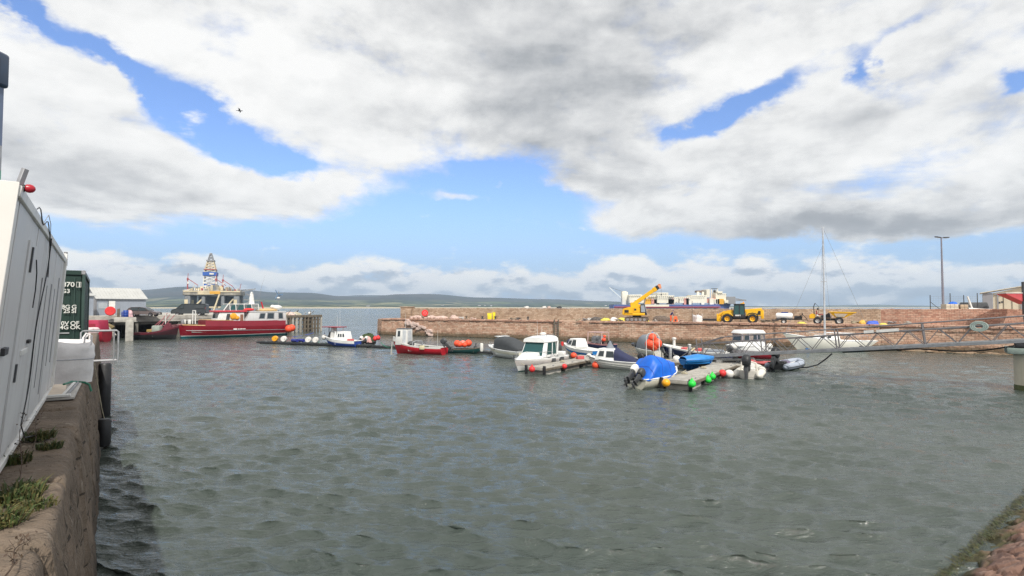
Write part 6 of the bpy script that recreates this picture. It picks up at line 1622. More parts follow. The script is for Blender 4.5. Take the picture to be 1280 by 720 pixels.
# ---- 9 small white cabin boat, navy cover
def navy_cover_boat():
    t, L = boat('cabin_boat', 'small white cabin boat with navy canvas over the stern', (739, 459), (797, 462.5)); H = Hull(4.35, 1.75, .62, .92, .22, .45, .86, 2.1, .42, 2.3)
    make_hull(t, H, [(-.05, WHITE), (-.12, paint('grey_line', (.25, .25, .25), .5)), (.02, paint('clinker_white', (.66, .65, .61), .4, 0, .06, 1.5, .3)), (0, DARK)], WHITE, .45, 0, .25, gun=WHITE, camber=.12)
    cabin_box(t, -.45, 1.35, 1.4, 1.08, .68, 1.52, .28, .18, WHITE, [('l', .12, .38, .36, .82), ('l', .52, .90, .28, .82), ('f', .1, .46, .4, .85), ('f', .54, .9, .4, .85), ('r', .1, .5, .3, .85)], WHITE, .03, wf=paint('window_trim', (.30, .30, .31), .5))
    m = MB(NAVYC); rows = []
    for i in range(9):
        v = i / 8; x = -.25 - 1.85 * v; hw = .70 - .02 * v; top = 1.50 - .95 * v ** .75 + .14; rows.append([V((x, hw * math.copysign(abs(math.cos(a)) ** .5, math.cos(a)), .58 + (max(.62, top) - .58) * math.sin(a) ** .6 + .012 * math.sin(v * 25 + a * 5))) for a in [math.pi * k / 10 for k in range(11)]])
    m.loft(rows, False, False); m.poly(rows[-1], [tuple(range(11))]); m.build('canvas_cover', t, ang=60)
    for z in (.2, .34): m = MB(MATS['clinker_white']); [m.path([H.pt(tt, z + .25 * tt, sy) * 1.004 for tt in [k / 16 for k in range(16)]], .012, 5) for sy in (1, -1)]; build_split(m, 'strake', t)
    outboard(t, -2.15, 0, .72, .55, BLACK, .9); m = MB(GREYC); m.lathe([(.02, 0), (.35, .0), (.05, .6)], (.3, 0, 1.55), 14); m.build('folded_sail', t)
    m = MB(WHITEB); m.sph((2.05, .1, .98), (.2, .16, .12)); m.build('bow_roller', t)
navy_cover_boat()
# ---- 10 grey covered speedboat
def grey_cover_boat():
    t, L = boat('speedboat', 'white speedboat under a peaked grey canvas cover', (783, 440), (840, 448.5)); H = Hull(4.9, 1.9, .6, .85, .2, .8, .88)
    make_hull(t, H, [(-.12, CREAM), (0, paint('dull_white', (.62, .60, .54), .4))], WHITE, .6, 0, .3, camber=.1)
    m = MB(GREYC); rows = []
    for i in range(11):
        v = i / 10; x = 1.7 - 2.9 * v; hw = .45 + .45 * smoo(v * 2.2); top = .95 + 1.15 * smoo(v * 1.9) - .12 * smoo((v - .7) * 3); rows.append([V((x, hw * math.copysign(abs(math.cos(a)) ** .7, math.cos(a)), .75 + (top - .75) * math.sin(a) ** .8 + .02 * math.sin(9 * v + a * 4))) for a in [math.pi * k / 10 for k in range(11)]])
    m.loft(rows, False, False); m.poly(rows[-1], [tuple(range(11))]); m.build('canvas_cover', t, ang=70)
    m = MB(DARK); m.tube((2.2, .35, .95), (1.1, .75, 1.0), .18, .2, 12); m.build('rolled_fender', t); outboard(t, -2.4, 0, .7, .6, DARK)
grey_cover_boat()
# ---- 11 orange balls on a hoop stand
def stand(): 
    p = G(817, 452.5, .5); t = thing('hoop_stand', 'white tube hoop stand holding orange balls on the pontoon', 'stand', p, -.4)
    m = MB(OFFW); m.path([(-.55, 0, .0), (-.55, 0, 1.95), (-.42, 0, 2.2), (-.1, 0, 2.28), (.25, 0, 2.25), (.42, 0, 2.0), (.48, 0, 0)], .03, 8); m.build('hoop', t)
    m = MB(ROPE); m.tube((.05, -.42, 2.2), (.05, -.42, .0), .03); m.build('rope', t); m = MB(STEELD); m.box((0, 0, .03), (1.2, .4, .06)); m.build('base', t)
stand()
for i, (px, py, r, lab) in enumerate(((812.8, 430, .42, 'left orange ball hanging on the hoop stand'), (820.6, 429.3, .43, 'right orange ball hanging on the hoop stand'), (817, 433.2, .37, 'lowest orange ball hanging on the hoop stand'), (815.5, 422.5, .34, 'topmost orange ball hanging on the hoop stand'))):
    buoy(lab, px, py, r, ORANGE, Y=43.6, group='orange balls on the hoop stand', tear=i == 3)
# ---- 12 long navy hull
def navy_boat():
    t, L = boat('open_boat', 'long navy hulled open boat with white gunwale behind the gangway foot', (824, 446), (913, 451.5)); H = Hull(6.6, 2.0, .75, 1.3, .25, .5, .9, 2.6, sag=.05)
    make_hull(t, H, [(-.12, WHITE), (0, NAVY)], OFFW, .75, 0, .35, gun=WHITE, gw=.09, inner=OFFW)
    m = MB(OFFW); m.lathe([(.16, 0), (.14, .1), (.12, .75), (.2, .82), (.2, .95), (.05, 1.0)], (1.75, .2, .95), 14); m.build('samson_post', t)
    for x, c in ((.9, 'fish_box_red'), (.2, 'cream_pad'), (-.6, 'fish_box_red'), (-1.3, 'pale_net')): m = MB(MATS[c]); m.box((x, random.uniform(-.3, .3), .85), (.5, .7, .35), .03); m.build('fish_box', t)
    m = MB(GREYC); m.box((-2.0, 0, .8), (1.3, 1.4, .3), .12, 3); m.build('stern_cover', t); outboard(t, -3.25, 0, .8, .4, DARK)
navy_boat()
# ---- 13 blue tarpaulin boat
def tarp_boat():
    t, L = boat('covered_boat', 'cream boat under bright blue tarpaulin with tilted outboard, nearest the camera', (846, 473), (801, 483.5)); L = 4.3; t.location = (V((7.35, 32.4, 0)) + V((10.25, 34.75, 0))) / 2; t.rotation_euler.z = math.atan2(2.35, 2.9) - .04; t.scale = (.92, .92, .92); t.location += V((.12, .1, 0)); H = Hull(L, 1.9, .62, .95, .25, .5, .9, 2.0, .4, 2.5)
    make_hull(t, H, [(-.10, WHITE), (0, CREAM)], WHITE, .6, 0, .3, gun=WHITE, gw=.1)
    m = MB(TARP); rows = []; n = 20
    for i in range(n + 1):
        v = i / n; x = -L / 2 + .02 + (L * .80) * v; tt = (x + L / 2) / L; hw = H.b(tt) * 1.01; base = H.zs(tt) - .05
        top = base + .10 + 1.25 * smoo(v * 2.6) * (1 - .42 * smoo((v - .45) * 1.9)); row = []
        if i == n: top = base + .30
        for k in range(25):
            a = math.pi * k / 24; c, s_ = math.cos(a), math.sin(a); fold = .04 * math.sin(7 * a + v * 5) + .09 * NZ.noise(V((v * 5, a * 2.2, 1))) + .05 * abs(NZ.noise(V((v * 11, a * 5, 4))))
            row.append(V((x - .12 * (v < .1) * s_, (hw * math.copysign(abs(c) ** .62, c)) * (1 + fold * .5), base + (top - base) * s_ ** .75 * (1 + fold) - (.06 * math.sin(v * 22) if k in (0, 24) else 0))))
        rows.append(row)
    m.loft(rows, False, False); m.poly(rows[0] + [V((rows[0][0].x, 0, .3))], [tuple(range(26))]); m.poly(rows[-1], [tuple(range(25))]); m.build('tarpaulin', t, ang=70)
    rp = MB(ROPEB)
    for i in (4, 9, 14): rp.path([p * 1.006 + V((0, 0, .01)) for p in rows[i]], .012, 5)
    build_split(rp, 'lashing', t)
    m = MB(WHITE); m.path([H.sheer(tt, 1, .02 + .12 * smoo((tt - .7) * 5), .04) for tt in (.7, .8, .9, .97, .99)] + [H.sheer(tt, -1, .14, .04) for tt in (.97, .9, .8)], .05, 8); m.build('bow_rail', t)
    outboard(t, -L / 2 - .05, .12, .70, 1.05, WHITEB, 1.35, .25); outboard(t, -L / 2 - .02, -.45, .66, .85, DARK, 1.1, .1)
tarp_boat()
# ---- 14 blue tenders
def tender():
    t, L = boat('rowing_boat', 'open blue rowing boat beside the broad pontoon finger', (849, 464.5), (884, 458)); H = Hull(3.4, 1.35, .45, .66, .18, .3, .85)
    make_hull(t, H, [(-.06, OFFW), (0, MIDBLUE)], MIDBLUE, .82, 0, .12, inner=MIDBLUE, gun=paint('pale_blue', (.20, .42, .62), .5))
    for x in (-.7, .3): m = MB(WOOD); m.box((x, 0, .34), (.22, 1.15, .04)); m.build('thwart', t)
    p = G(873, 455.5, .52); t = thing('covered_tender', 'blue covered tender lying on the pontoon behind the rowing boat', 'boat', p, .25); H = Hull(2.7, 1.25, .38, .5, .0, .3, .8)
    make_hull(t, H, [(0, MIDBLUE)], MIDBLUE, .8, 0, .1)
    m = MB(paint('sky_tarp', (.02, .20, .55), .5)); rows = [[V((x, H.b(.5 + x / 2.7) * math.copysign(abs(math.cos(a)) ** .7, math.cos(a)), .36 + (.42 - abs(x) * .14) * math.sin(a))) for a in [math.pi * k / 10 for k in range(11)]] for x in [-1.3 + .26 * i for i in range(11)]]
    m.loft(rows, False, False); m.build('tarpaulin', t, ang=70); m = MB(WHITEB); m.tube((-.3, .62, .42), (-.3, .62, .6), .08); m.build('fender', t)
tender()
# ---- 15 cabin boat with canopy under the gangway
def canopy_boat():
    t, L = boat('canopy_boat', 'white boat with clear sided canopy and white hardtop seen through the gangway truss', (907, 447), (962, 446)); H = Hull(4.6, 2.0, .95, 1.25, .25, .7, .9, 2.1)
    make_hull(t, H, [(-.35, WHITE), (0, paint('grey_hull', (.36, .34, .35), .4))], WHITE, .6, 0, .4, gun=WHITE, camber=.18)
    cabin_box(t, -1.4, 1.5, 1.75, 1.5, 1.1, 1.55, .35, .1, WHITE, [], None, name='coach_roof', bev=.06)
    cabin_box(t, -1.25, 1.15, 1.6, 1.45, 1.5, 2.3, .12, .05, CLEAR, [('l', .12, .36, .15, .85, GLASS), ('l', .52, .86, .15, .85, GLASS), ('f', .1, .9, .15, .85, GLASS)], None, name='canopy', bev=.02)
    for x in (-1.2, -.5, .3, 1.05):
        for y in (-.78, .78): m = MB(paint('lilac_grey', (.34, .31, .36), .6)); m.bar((x, y, 1.5), (x, y * .94, 2.32), .07); m.build('pillar', t)
    m = MB(WHITE); m.hexa([V(p) for p in ((-1.45, -.85, 2.3), (1.3, -.85, 2.3), (1.3, .85, 2.3), (-1.45, .85, 2.3), (-1.25, -.7, 2.62), (1.05, -.7, 2.62), (1.05, .7, 2.62), (-1.25, .7, 2.62))], .08, 3); m.build('hardtop', t)
    m = MB(paint('pale_lilac', (.55, .52, .62), .6)); m.box((0, 0, 2.63), (1.6, .9, .03), .01); m.build('roof_panel', t)
    for x in (-1.7, 2.0): m = MB(WHITEB); m.sph((x, .9, 1.1), (.3, .22, .28)); m.build('fender', t)
canopy_boat()
# ---- 16, 17 inflatables
def rib(name, lab, stern, bow, L, W, tube, inner, cm, tr=.24, console=True, tilt=.25, extras=None):
    p, h, _ = spot2(bow, stern); a = G(*stern); t = thing(name, lab, 'inflatable boat', a + V((math.cos(h), math.sin(h), 0)) * L / 2, h)
    for sy in (1, -1):
        pts = [V((-L / 2 - .18, sy * (W / 2 - tr), .26)), V((-L / 2 + .1, sy * (W / 2 - tr), .27)), V((0, sy * (W / 2 - tr), .30)), V((L * .28, sy * (W / 2 - tr) * .86, .36)), V((L * .42, sy * (W / 2 - tr) * .5, .44)), V((L * .48, 0, .5))]
        m = MB(tube); m.path(pts, [.05, tr, tr, tr * .98, tr * .95, tr * .93], 16); tb = m.build('tube', t, ang=60)
        m = MB(DARK); m.path([q + V((0, sy * tr * 1.0, -.02)) for q in pts[1:5]], .03, 6); m.build('rub_strip', tb)
        for q in pts[2:4]: m = MB(DARK); m.torus(q, tr * 1.01, .015, 18, 6, Mx.Rotation(R(90), 4, 'Y')); m.build('seam_band', tb)
    m = MB(inner); m.loft([[V((x, w, .16)), V((x, 0, z)), V((x, -w, .16)), V((x, -w, .24)), V((x, w, .24))] for x, w, z in ((-L / 2 + .1, W / 2 - tr, -.12), (0, W / 2 - tr, -.14), (L * .3, (W / 2 - tr) * .8, -.1), (L * .44, .08, .12))]); m.build('floor', t)
    m = MB(inner); m.box((-L / 2 + .12, 0, .34), (.07, W - 2 * tr, .46), .02); m.build('transom', t)
    if console: m = MB(OFFW); m.box((0, 0, .62), (.45, .5, .75), .08, 2, top=(.8, .9)); m.build('console', t); m = MB(OFFW); m.box((-.6, 0, .45), (.4, .6, .4), .07, 2); m.build('seat', t); rail(t, [(.15, -.24, .9), (.15, -.2, 1.25), (.15, .2, 1.25), (.15, .24, .9)], .02, name='grab_rail')
    outboard(t, -L / 2 + .02, 0, .78, tilt, cm, 1.55); return t
t = rib('inflatable_boat', 'cream white inflatable boat with black outboard facing the camera', (934, 474), (950, 461), 3.6, 1.95, TUBEW, TUBEW, BLACK, .27, tilt=.06)
m = MB(TUBEW); m.path([(-.9, -.5, .5), (-.9, -.45, 1.0), (-.9, .0, 1.12), (-.9, .45, 1.0), (-.9, .5, .5)], .06, 8); m.build('roll_bar', t); m = MB(WHITEB); m.box((-1.25, -.2, .62), (.3, .5, .2), .05, 2); m.build('fuel_tank', t)
t = rib('inflatable_boat', 'blue grey inflatable boat with black outboard, moored by a slack rope', (970, 462.5), (1005, 457.5), 3.7, 1.9, TUBEG, DARK, BLACK, .25, False, .5)
m = MB(BLACK); m.box((-.9, .1, .45), (.5, .8, .35), .08, 2); m.build('gear_bag', t); m = MB(paint('clutter', (.12, .10, .16), .6, 0, .6, 7, .3)); m.sph((-.2, .1, .42), (.5, .45, .25)); m.build('gear_pile', t); m = MB(OFFW); m.tube((-.5, -.4, .45), (.5, -.3, .5), .04); m.build('paddle', t)
mrope('slack black mooring rope from the gangway to the grey inflatable', [D(1040, 442, 39.5), D(1032, 449, 40), D(1022, 456, 40.5), D(1008, 459.5, 42), D(992, 458.5, 43.5)], BLACK, .05)
# ---- small red and dark boats between
def small_boats():
    t, L = boat('kayak', 'red kayak lying low behind the cream inflatable', (967, 458), (934, 454.5)); m = MB(paint('faded_red', (.50, .10, .10), .5)); L = 2.6
    m.loft([[V((-L / 2 + L * v, .36 * math.sin(math.pi * v) ** .6 * math.cos(a) + .001, .16 + .2 * math.sin(a) + .08 * (2 * v - 1) ** 2)) for a in [2 * math.pi * k / 12 for k in range(12)]] for v in [.01 + .98 * i / 14 for i in range(15)]]); m.build('hull', t); m = MB(DARK); m.lathe([(.2, .0), (.24, .03), (.2, .05)], (0, 0, .36), 16, Mx.Scale(1.6, 4, V((1, 0, 0)))); m.build('seat_rim', t)
    t, L = boat('dinghy', 'low black dinghy with a white bow tip under the gangway foot', (870, 455), (925, 453.5)); H = Hull(3.6, 1.3, .35, .5, .15, .3, .85); make_hull(t, H, [(-.05, OFFW), (0, BLACK)], DARK, .8, 0, .1)
    t, L = boat('dinghy', 'dark red dinghy with grey cover moored left of the grey inflatable', (967, 449), (930, 447.5)); H = Hull(3.4, 1.3, .42, .6, .15, .3, .85); make_hull(t, H, [(-.08, OFFW), (0, CRIM)], GREYC, .5, .2, .1)
small_boats()
# ---- 18 yacht
def yacht():
    t, L = boat('sailing_yacht', 'white sailing yacht with tall bare mast behind the gangway', (977, 438.5), (1096, 438.6)); L = 10.3; H = Hull(L, 2.4, 1.1, 2.0, .45, 1.8, .30, 2.0, .45, 2.0, sag=.05, sr=2.2)
    make_hull(t, H, [(-.10, WHITE), (.16, paint('yacht_cream', (.85, .83, .74), .3, 0, .04, 1, .2)), (0, TEAL)], WHITE, .45, .12, .6, gun=WHITE, camber=.1)
    cabin_box(t, -.9, 2.0, 1.4, 1.0, 1.25, 1.75, .7, .05, WHITE, [('l', .15, .35, .3, .75), ('l', .45, .62, .3, .75), ('r', .4, .6, .3, .75)], None, name='coach_roof', bev=.05)
    mz = D(1028, 283.5, 59.5).z; pm = D(1034.5, 400, 59.5); loc = t.matrix_world if 0 else None
    h = t.rotation_euler.z; dx = pm.x - t.location.x; dy = pm.y - t.location.y; mx = dx * math.cos(h) + dy * math.sin(h)
    m = MB(paint('mast_alloy', (.62, .63, .65), .35, .4)); m.tube((mx, 0, 1.3), (mx, 0, mz), .11, .085, 12); m.build('mast', t)
    m = MB(MATS['mast_alloy']); m.tube((mx, -.55, mz * .56), (mx, .55, mz * .56), .03); m.box((mx, 0, mz + .05), (.45, .06, .06)); m.tube((mx - .2, 0, mz + .05), (mx - .2, 0, mz + .3), .02); m.build('spreader', t)
    m = MB(MATS['mast_alloy']); m.tube((mx - .15, 0, 2.0), (mx - 3.3, 0, 1.9), .06); m.build('boom', t)
    ws = MB(STEELD)
    for q, zt in (((L / 2 - .2, 0, 1.5), .86), ((-L / 2 + .2, 0, 1.0), 1.0)): ws.tube((mx, 0, mz * zt), q, .012, seg=5)
    for sy in (-1, 1): ws.tube((mx, sy * .55, mz * .56), (mx, 0, mz * .98), .010, seg=5); ws.tube((mx, sy * .55, mz * .56), (mx - .2, sy * 1.15, 1.1), .010, seg=5)
    build_split(ws, 'rigging', t)
    for sy in (1, -1):
        pr = [H.sheer(tt, sy, .55, .08) for tt in (.06, .2, .35, .5, .65, .8, .94)]; rail(t, pr, .012, posts=pr, drop=.55, name='guard_wire')
    m = MB(MIDBLUE); m.lathe([(.05, 0), (.2, .03), (.2, .25), (.05, .28)], (2.9, 1.0, .1), 14); m.build('fender', t); m = MB(DARK); m.hexa([V(p) for p in ((-3.2, 1.2, .4), (-2.6, 1.22, .4), (-2.6, 1.26, .4), (-3.2, 1.24, .4), (-2.9, 1.2, .65), (-2.5, 1.22, .65), (-2.5, 1.26, .65), (-2.9, 1.24, .65))]); m.build('hull_port', t)
yacht()
# ---- red passenger fishing boat
def big_red():
    t, L = boat('passenger_boat', 'large crimson boat with grey white deckhouse moored at the jetty', (224, 423.5), (356, 418.5)); L = 16.3; t.location += V((-.3, .2, 0)); H = Hull(L, 4.4, 1.75, 2.05, .7, .35, .8, 2.7, .45, 3.2, sag=.05)
    CG = paint('crimson_gloss', (.20, .008, .018), .32, 0, .1, .5, .2, (.14, .02, .02), streak=True); CG2 = paint('crimson_upper', (.23, .016, .03), .4, 0, .08, .5, .2, (.2, .05, .05), streak=True)
    make_hull(t, H, [(-.12, CG), (.42, CG), (.34, WHITE), (0, TEAL)], paint('deck_grey', (.30, .28, .26), .7), .9, .05, .9, gun=CG)
    # raised topsides amidships: from behind the stem to the stern
    m = MB(CG2)
    for sy in (1, -1):
        ts = [.03 + .77 * k / 16 for k in range(17)]; m.loft([[H.sheer(tt, sy, -.02, -.02) for tt in ts], [H.sheer(tt, sy, .86 - (.10 if tt < .1 else 0), .02) for tt in ts]], False, False); m.loft([[H.sheer(tt, sy, .86 - (.10 if tt < .1 else 0), .02) for tt in ts], [H.sheer(tt, sy, .80, .14) for tt in ts], [H.sheer(tt, sy, -.02, .14) for tt in ts]], False, False)
    m.loft([[H.sheer(.80, sy, dz, .02) for sy in (1, -1)] for dz in (-.02, .86)], False, False); m.loft([[H.sheer(.03, sy, dz, .0) for sy in (1, -1)] for dz in (-.3, .80)], False, False)
    m.build('topsides', t, ang=50)
    m = MB(WOODL); [m.path([H.sheer(tt, sy, .05, .05) for tt in (.80, .85, .9, .95, .985)], .09, 6) for sy in (1, -1)]; build_split(m, 'bow_rail_cap', t)
    m = MB(WOODL); [m.path([H.sheer(tt, sy, .92, .06) for tt in (.56, .62, .7, .79)], .06, 6) for sy in (1, -1)]; build_split(m, 'rail_cap', t)
    m = MB(STEELD); [m.path([H.pt(tt, .98 + .25 * tt, sy) for tt in [k / 20 for k in range(20)]], .05, 6) for sy in (1, -1)]; build_split(m, 'rubbing_strake', t)
    zd = 2.5; DG = paint('deckhouse_grey', (.50, .50, .50), .5, 0, .06, .8, .3, (.3, .25, .22), streak=True)
    cabin_box(t, -8.0, -.9, 3.4, 3.1, 1.9, 4.05, .9, .25, DG, [('l', .30, .42, .48, .86), ('l', .50, .66, .46, .88), ('l', .80, .90, .46, .88), ('r', .3, .42, .5, .86), ('b', .3, .7, .3, .9)], WHITE, .12, name='deckhouse', wf=STEELD, bev=.06)
    cabin_box(t, -.95, 3.3, 3.0, 2.7, 2.0, 4.05, .55, 0, OFFW, [('l', .30, .44, .12, .85, DARK), ('l', .84, .97, .15, .80, paint('brown_door', (.22, .10, .06), .5)), ('f', .1, .9, .5, .85)], None, name='wheelhouse_base', bev=.05)
    m = MB(paint('red_trim', (.55, .05, .07), .4)); m.box((1.0, 0, 4.15), (4.7, 3.1, .28), .05, 2); m.build('roof_band', t)
    cabin_box(t, -3.4, 2.2, 2.7, 2.4, 4.25, 5.3, .8, .1, CLEAR, [('l', .14, .30, .12, .88, GLASSG), ('l', .36, .56, .12, .88, GLASSG), ('l', .62, .78, .12, .88, GLASSG), ('f', .06, .94, .12, .88, GLASSG), ('r', .1, .6, .1, .9, GLASSG)], WHITE, .08, name='flybridge', bev=.03)
    for x in (-3.3, -2.2, -1.0, .3, 1.2): m = MB(OFFW); m.bar((x, 1.33, 4.25), (x + .05, 1.22, 5.3), .10); m.build('pillar', t)
    m = MB(OFFW); m.path([(2.2, 1.35, 4.25), (1.45, 1.22, 5.3)], .08, 8); m.build('screen_frame', t)
    heapm = MB(paint('tan_cover', (.52, .36, .17), .7)); heapm.sph((-5.0, .3, 4.28), (1.9, 1.1, .32), 18, 8); heapm.build('liferaft_cover', t)
    m = MB(OFFW); m.sph((-6.7, .4, 4.75), (.95, .6, .42)); m.sph((-6.0, .4, 4.85), (.4, .4, .36)); m.build('liferaft', t)
    m = MB(BRED); m.sph((-1.7, 1.3, 4.4), (.9, .35, .25)); m.build('kayak_cover', t); m = MB(REDP); m.bar((-4.5, .2, 4.5), (-4.15, .2, 5.7), .2, .1); m.build('davit', t)
    m = MB(OFFW); m.hexa([V(p) for p in ((-3.05, -.25, 5.3), (-2.2, -.25, 5.3), (-2.2, .25, 5.3), (-3.05, .25, 5.3), (-2.85, -.15, 7.1), (-2.4, -.15, 7.1), (-2.4, .15, 7.1), (-2.85, .15, 7.1))], .05, 2); m.sph((-2.62, 0, 7.2), .18); ms = m.build('mast', t)
    m = MB(STEELD); m.bar((-2.3, 0, 6.0), (-1.3, .1, 6.1), .12); m.bar((-2.4, 0, 6.7), (-1.7, .1, 7.0), .14); m.bar((-2.4, 0, 5.6), (-1.4, .1, 5.4), .12); m.build('light_arm', ms)
    aerial(t, -3.4, 0, 5.3, 5.0, -1.4, STEELD); aerial(t, -3.7, .2, 5.3, 3.6, -.6, STEELD)
    m = MB(STEELD); m.tube((-7.2, 0, 4.1), (-7.2, 0, 7.6), .035); pole = m.build('generator_pole', t); m = MB(OFFW); m.sph((-7.15, 0, 6.4), (.3, .16, .16)); m.build('generator_hub', pole)
    m = MB(paint('blade_blue', (.12, .20, .32), .5)); 
    for k in range(3): m.X = Mx.Translation(V((-7.0, 0.1, 7.0))) @ Mx.Rotation(k * 2.09 + .5, 4, 'Y'); m.box((0, 0, .45), (.16, .03, .85), .01)
    m.X = Mx(); m.hexa([V(p) for p in ((-7.9, 0, 7.0), (-7.2, 0, 6.7), (-7.2, .05, 6.7), (-7.9, .05, 7.0), (-7.9, 0, 7.15), (-7.2, 0, 7.0), (-7.2, .05, 7.0), (-7.9, .05, 7.15))]); m.build('blade', pole)
    m = MB(paint('amber_jacket', (.80, .36, .02), .6)); m.sph((.75, 1.55, 3.35), (.55, .14, .5)); m.sph((.2, 1.55, 3.1), (.4, .12, .3)); m.build('lifejacket', t)
    m = MB(paint('pale_nameplate', (.72, .70, .68), .5))
    for i, (x, w) in enumerate(((.7, .55), (.2, .2), (-.05, .16), (-.28, .2), (-.52, .16), (-.76, .2))): tt = .5 + x / L; a = H.pt(tt, 1.30, 1) + V((0, .02, 0)); m.box((a.x, a.y + .02, a.z), (w, .05, .22 if i == 0 else .15), .01)
    m.build('name_lettering', t)
    # bow gantry
    for y in (-.6, .6): m = MB(OFFW); m.tube((6.0, y, 2.2), (6.0, y, 4.3), .09); m.build('gantry_post', t)
    m = MB(OFFW); m.tube((6.0, -.6, 4.25), (6.0, .6, 4.25), .08); m.build('gantry_bar', t)
    for x, y in ((7.6, 0), (6.8, .5), (7.2, -.5)): m = MB(OFFW if y else STEELD); m.box((x, y, 2.55), (.4, .4, .7), .05, 2); m.build('windlass', t)
    return t
BR = big_red()
for i, (px, py, r, lab) in enumerate(((361, 411, .62, 'large orange ball buoy at the stern of the crimson boat, left half of a pair'), (364.5, 410, .62, 'large orange ball buoy at the stern of the crimson boat, right half of a pair'))): buoy(lab, px, py, r, ORANGE, Y=93 + i * .4, group='orange balls at the crimson stern', tear=False)
# mooring lines
bw = G(224, 423.5) + V((0, 0, 2.1))
for dx, dz, lab in ((-4.6, 1.1, 'pink mooring rope from the crimson bow to the jetty, upper one'), (-3.6, .7, 'pink mooring rope from the crimson bow to the jetty, lower one')):
    mrope(lab, [bw + V((.5, 0, .1)) , bw + V((dx, 2.5, -1.2 + dz))], paint('pink_rope', (.62, .28, .30), .8), .05, .1)
mrope('blue mooring rope from the crimson boat stern to the barrel pontoon', [D(366, 421, 88), D(392, 416, 100)], ROPEB, .05, .1)
# ---- dark red workboat left of it and crimson wheelhouse by the container
def red_tug():
    t, L = boat('old_trawler', 'dark maroon old trawler bow rising beside the jetty, coloured as in shade', (222, 424), (168, 424)); L = 6.9; H = Hull(L, 3.0, .95, 2.0, .5, .5, .8, 2.4, sag=.1)
    MAR = paint('maroon_shaded', (.035, .006, .010), .5, 0, .25, .8, .4, (.03, .015, .015), streak=True)  # shade of the jetty put into the colour, maroon taken almost to black
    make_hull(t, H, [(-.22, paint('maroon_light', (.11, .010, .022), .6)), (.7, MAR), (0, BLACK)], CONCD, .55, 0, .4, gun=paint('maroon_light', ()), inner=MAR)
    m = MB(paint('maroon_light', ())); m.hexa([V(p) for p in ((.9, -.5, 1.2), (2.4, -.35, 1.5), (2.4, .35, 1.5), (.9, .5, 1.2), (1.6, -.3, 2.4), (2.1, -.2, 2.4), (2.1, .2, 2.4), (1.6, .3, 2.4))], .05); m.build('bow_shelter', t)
    m = MB(paint('pale_green_net', (.30, .34, .30), .9)); m.box((.2, -.1, 1.5), (1.2, .9, 1.1), .15, 2); m.build('gear_stack', t)
    for x0, z0, x1, z1 in ((-.9, 1.0, 1.3, 3.9), (-.3, 1.0, 1.7, 3.7), (-1.6, 1.0, .3, 2.8), (.6, 1.5, 2.4, 3.6)): m = MB(paint('pink_tube', (.50, .17, .20), .5)); m.tube((x0, .5, z0), (x1, .5, z1), .05); m.build('frame_tube', t)
    m = MB(OFFW); m.tube((1.2, .3, 1.3), (1.2, .3, 3.9), .06); m.build('mast', t); m = MB(paint('dull_gold', (.35, .25, .08), .6)); m.box((-.9, .4, 1.25), (1.2, .8, .4), .06); m.build('gear_box', t)
    m = MB(OFFW); m.lathe([(.05, 0), (.33, .1), (.36, .5), (.3, 1.0), (.05, 1.1)], (-2.2, 1.55, -.1), 14); tag(m.build('fender', loc=t.location, rz=t.rotation_euler.z), 'pale cylindrical fender hanging between the maroon trawler and the jetty pile', 'fender')
red_tug()
def red_stern():
    t, L = boat('crimson_boat', 'crimson boat superstructure showing between the container and the jetty', (92, 427), (122, 427)); H = Hull(6, 2.4, 1.5, 1.9, .4, .5)
    RC = paint('rose_paint', (.40, .025, .07), .5, 0, .1, 1, .3, (.1, .02, .02)); make_hull(t, H, [(-.1, RC), (0, CRIM)], RC, .6, 0, .5)
    cabin_box(t, -2.6, .6, 2.0, 1.8, 1.3, 3.0, .3, .2, RC, [('l', .15, .4, .3, .7), ('l', .5, .85, .3, .7, CRIM)], None)
red_stern()
bulk_bag('bulk_bag', 'pink and white slumped bag at the far end of the quay behind the barrier', Q(45.5, -.9, QZ), 1.1, .38, paint('pinkish_bag', (.70, .55, .54), .7), loops=False, slump=.1)
# ---- barrels on the far left pontoon
for px, mt, lab in ((344.5, AMBER, 'amber yellow barrel lying on the dark far left pontoon'), (355.5, WHITEB, 'white barrel right of the amber one on the far left pontoon'), (386, WHITEB, 'white barrel near the right end of the far left pontoon, left of a pair'), (395, WHITEB, 'white barrel near the right end of the far left pontoon, right of a pair')):
    k = ray(px, 384); X0, d_ = M2, (M3 - M2).normalized(); nn = V((d_.y, -d_.x, 0)); s_ = X0.dot(nn) / V((k.x, k.y, 0)).dot(nn); q = V((k.x, k.y, 0)) * s_
    barrel(lab, 0, 0, mt, r=.34, h=.95, loc=V((q.x, q.y, .33)) - nn * -.0, lay=.2, group='barrels on the far left pontoon')
for px, lab in ((368, 'dark blue mat roll on the far left pontoon between the barrels, left part'), (376, 'dark blue mat roll on the far left pontoon between the barrels, right part')):
    q = G(px, 427.5, .33); m = MB(paint('deep_blue', (.02, .03, .22), .6)); m.tube((-.55, .1, .2), (.55, 0, .2), .2, seg=14); tag(m.build('mat_roll', loc=q, rz=-.5), lab, 'mat roll')
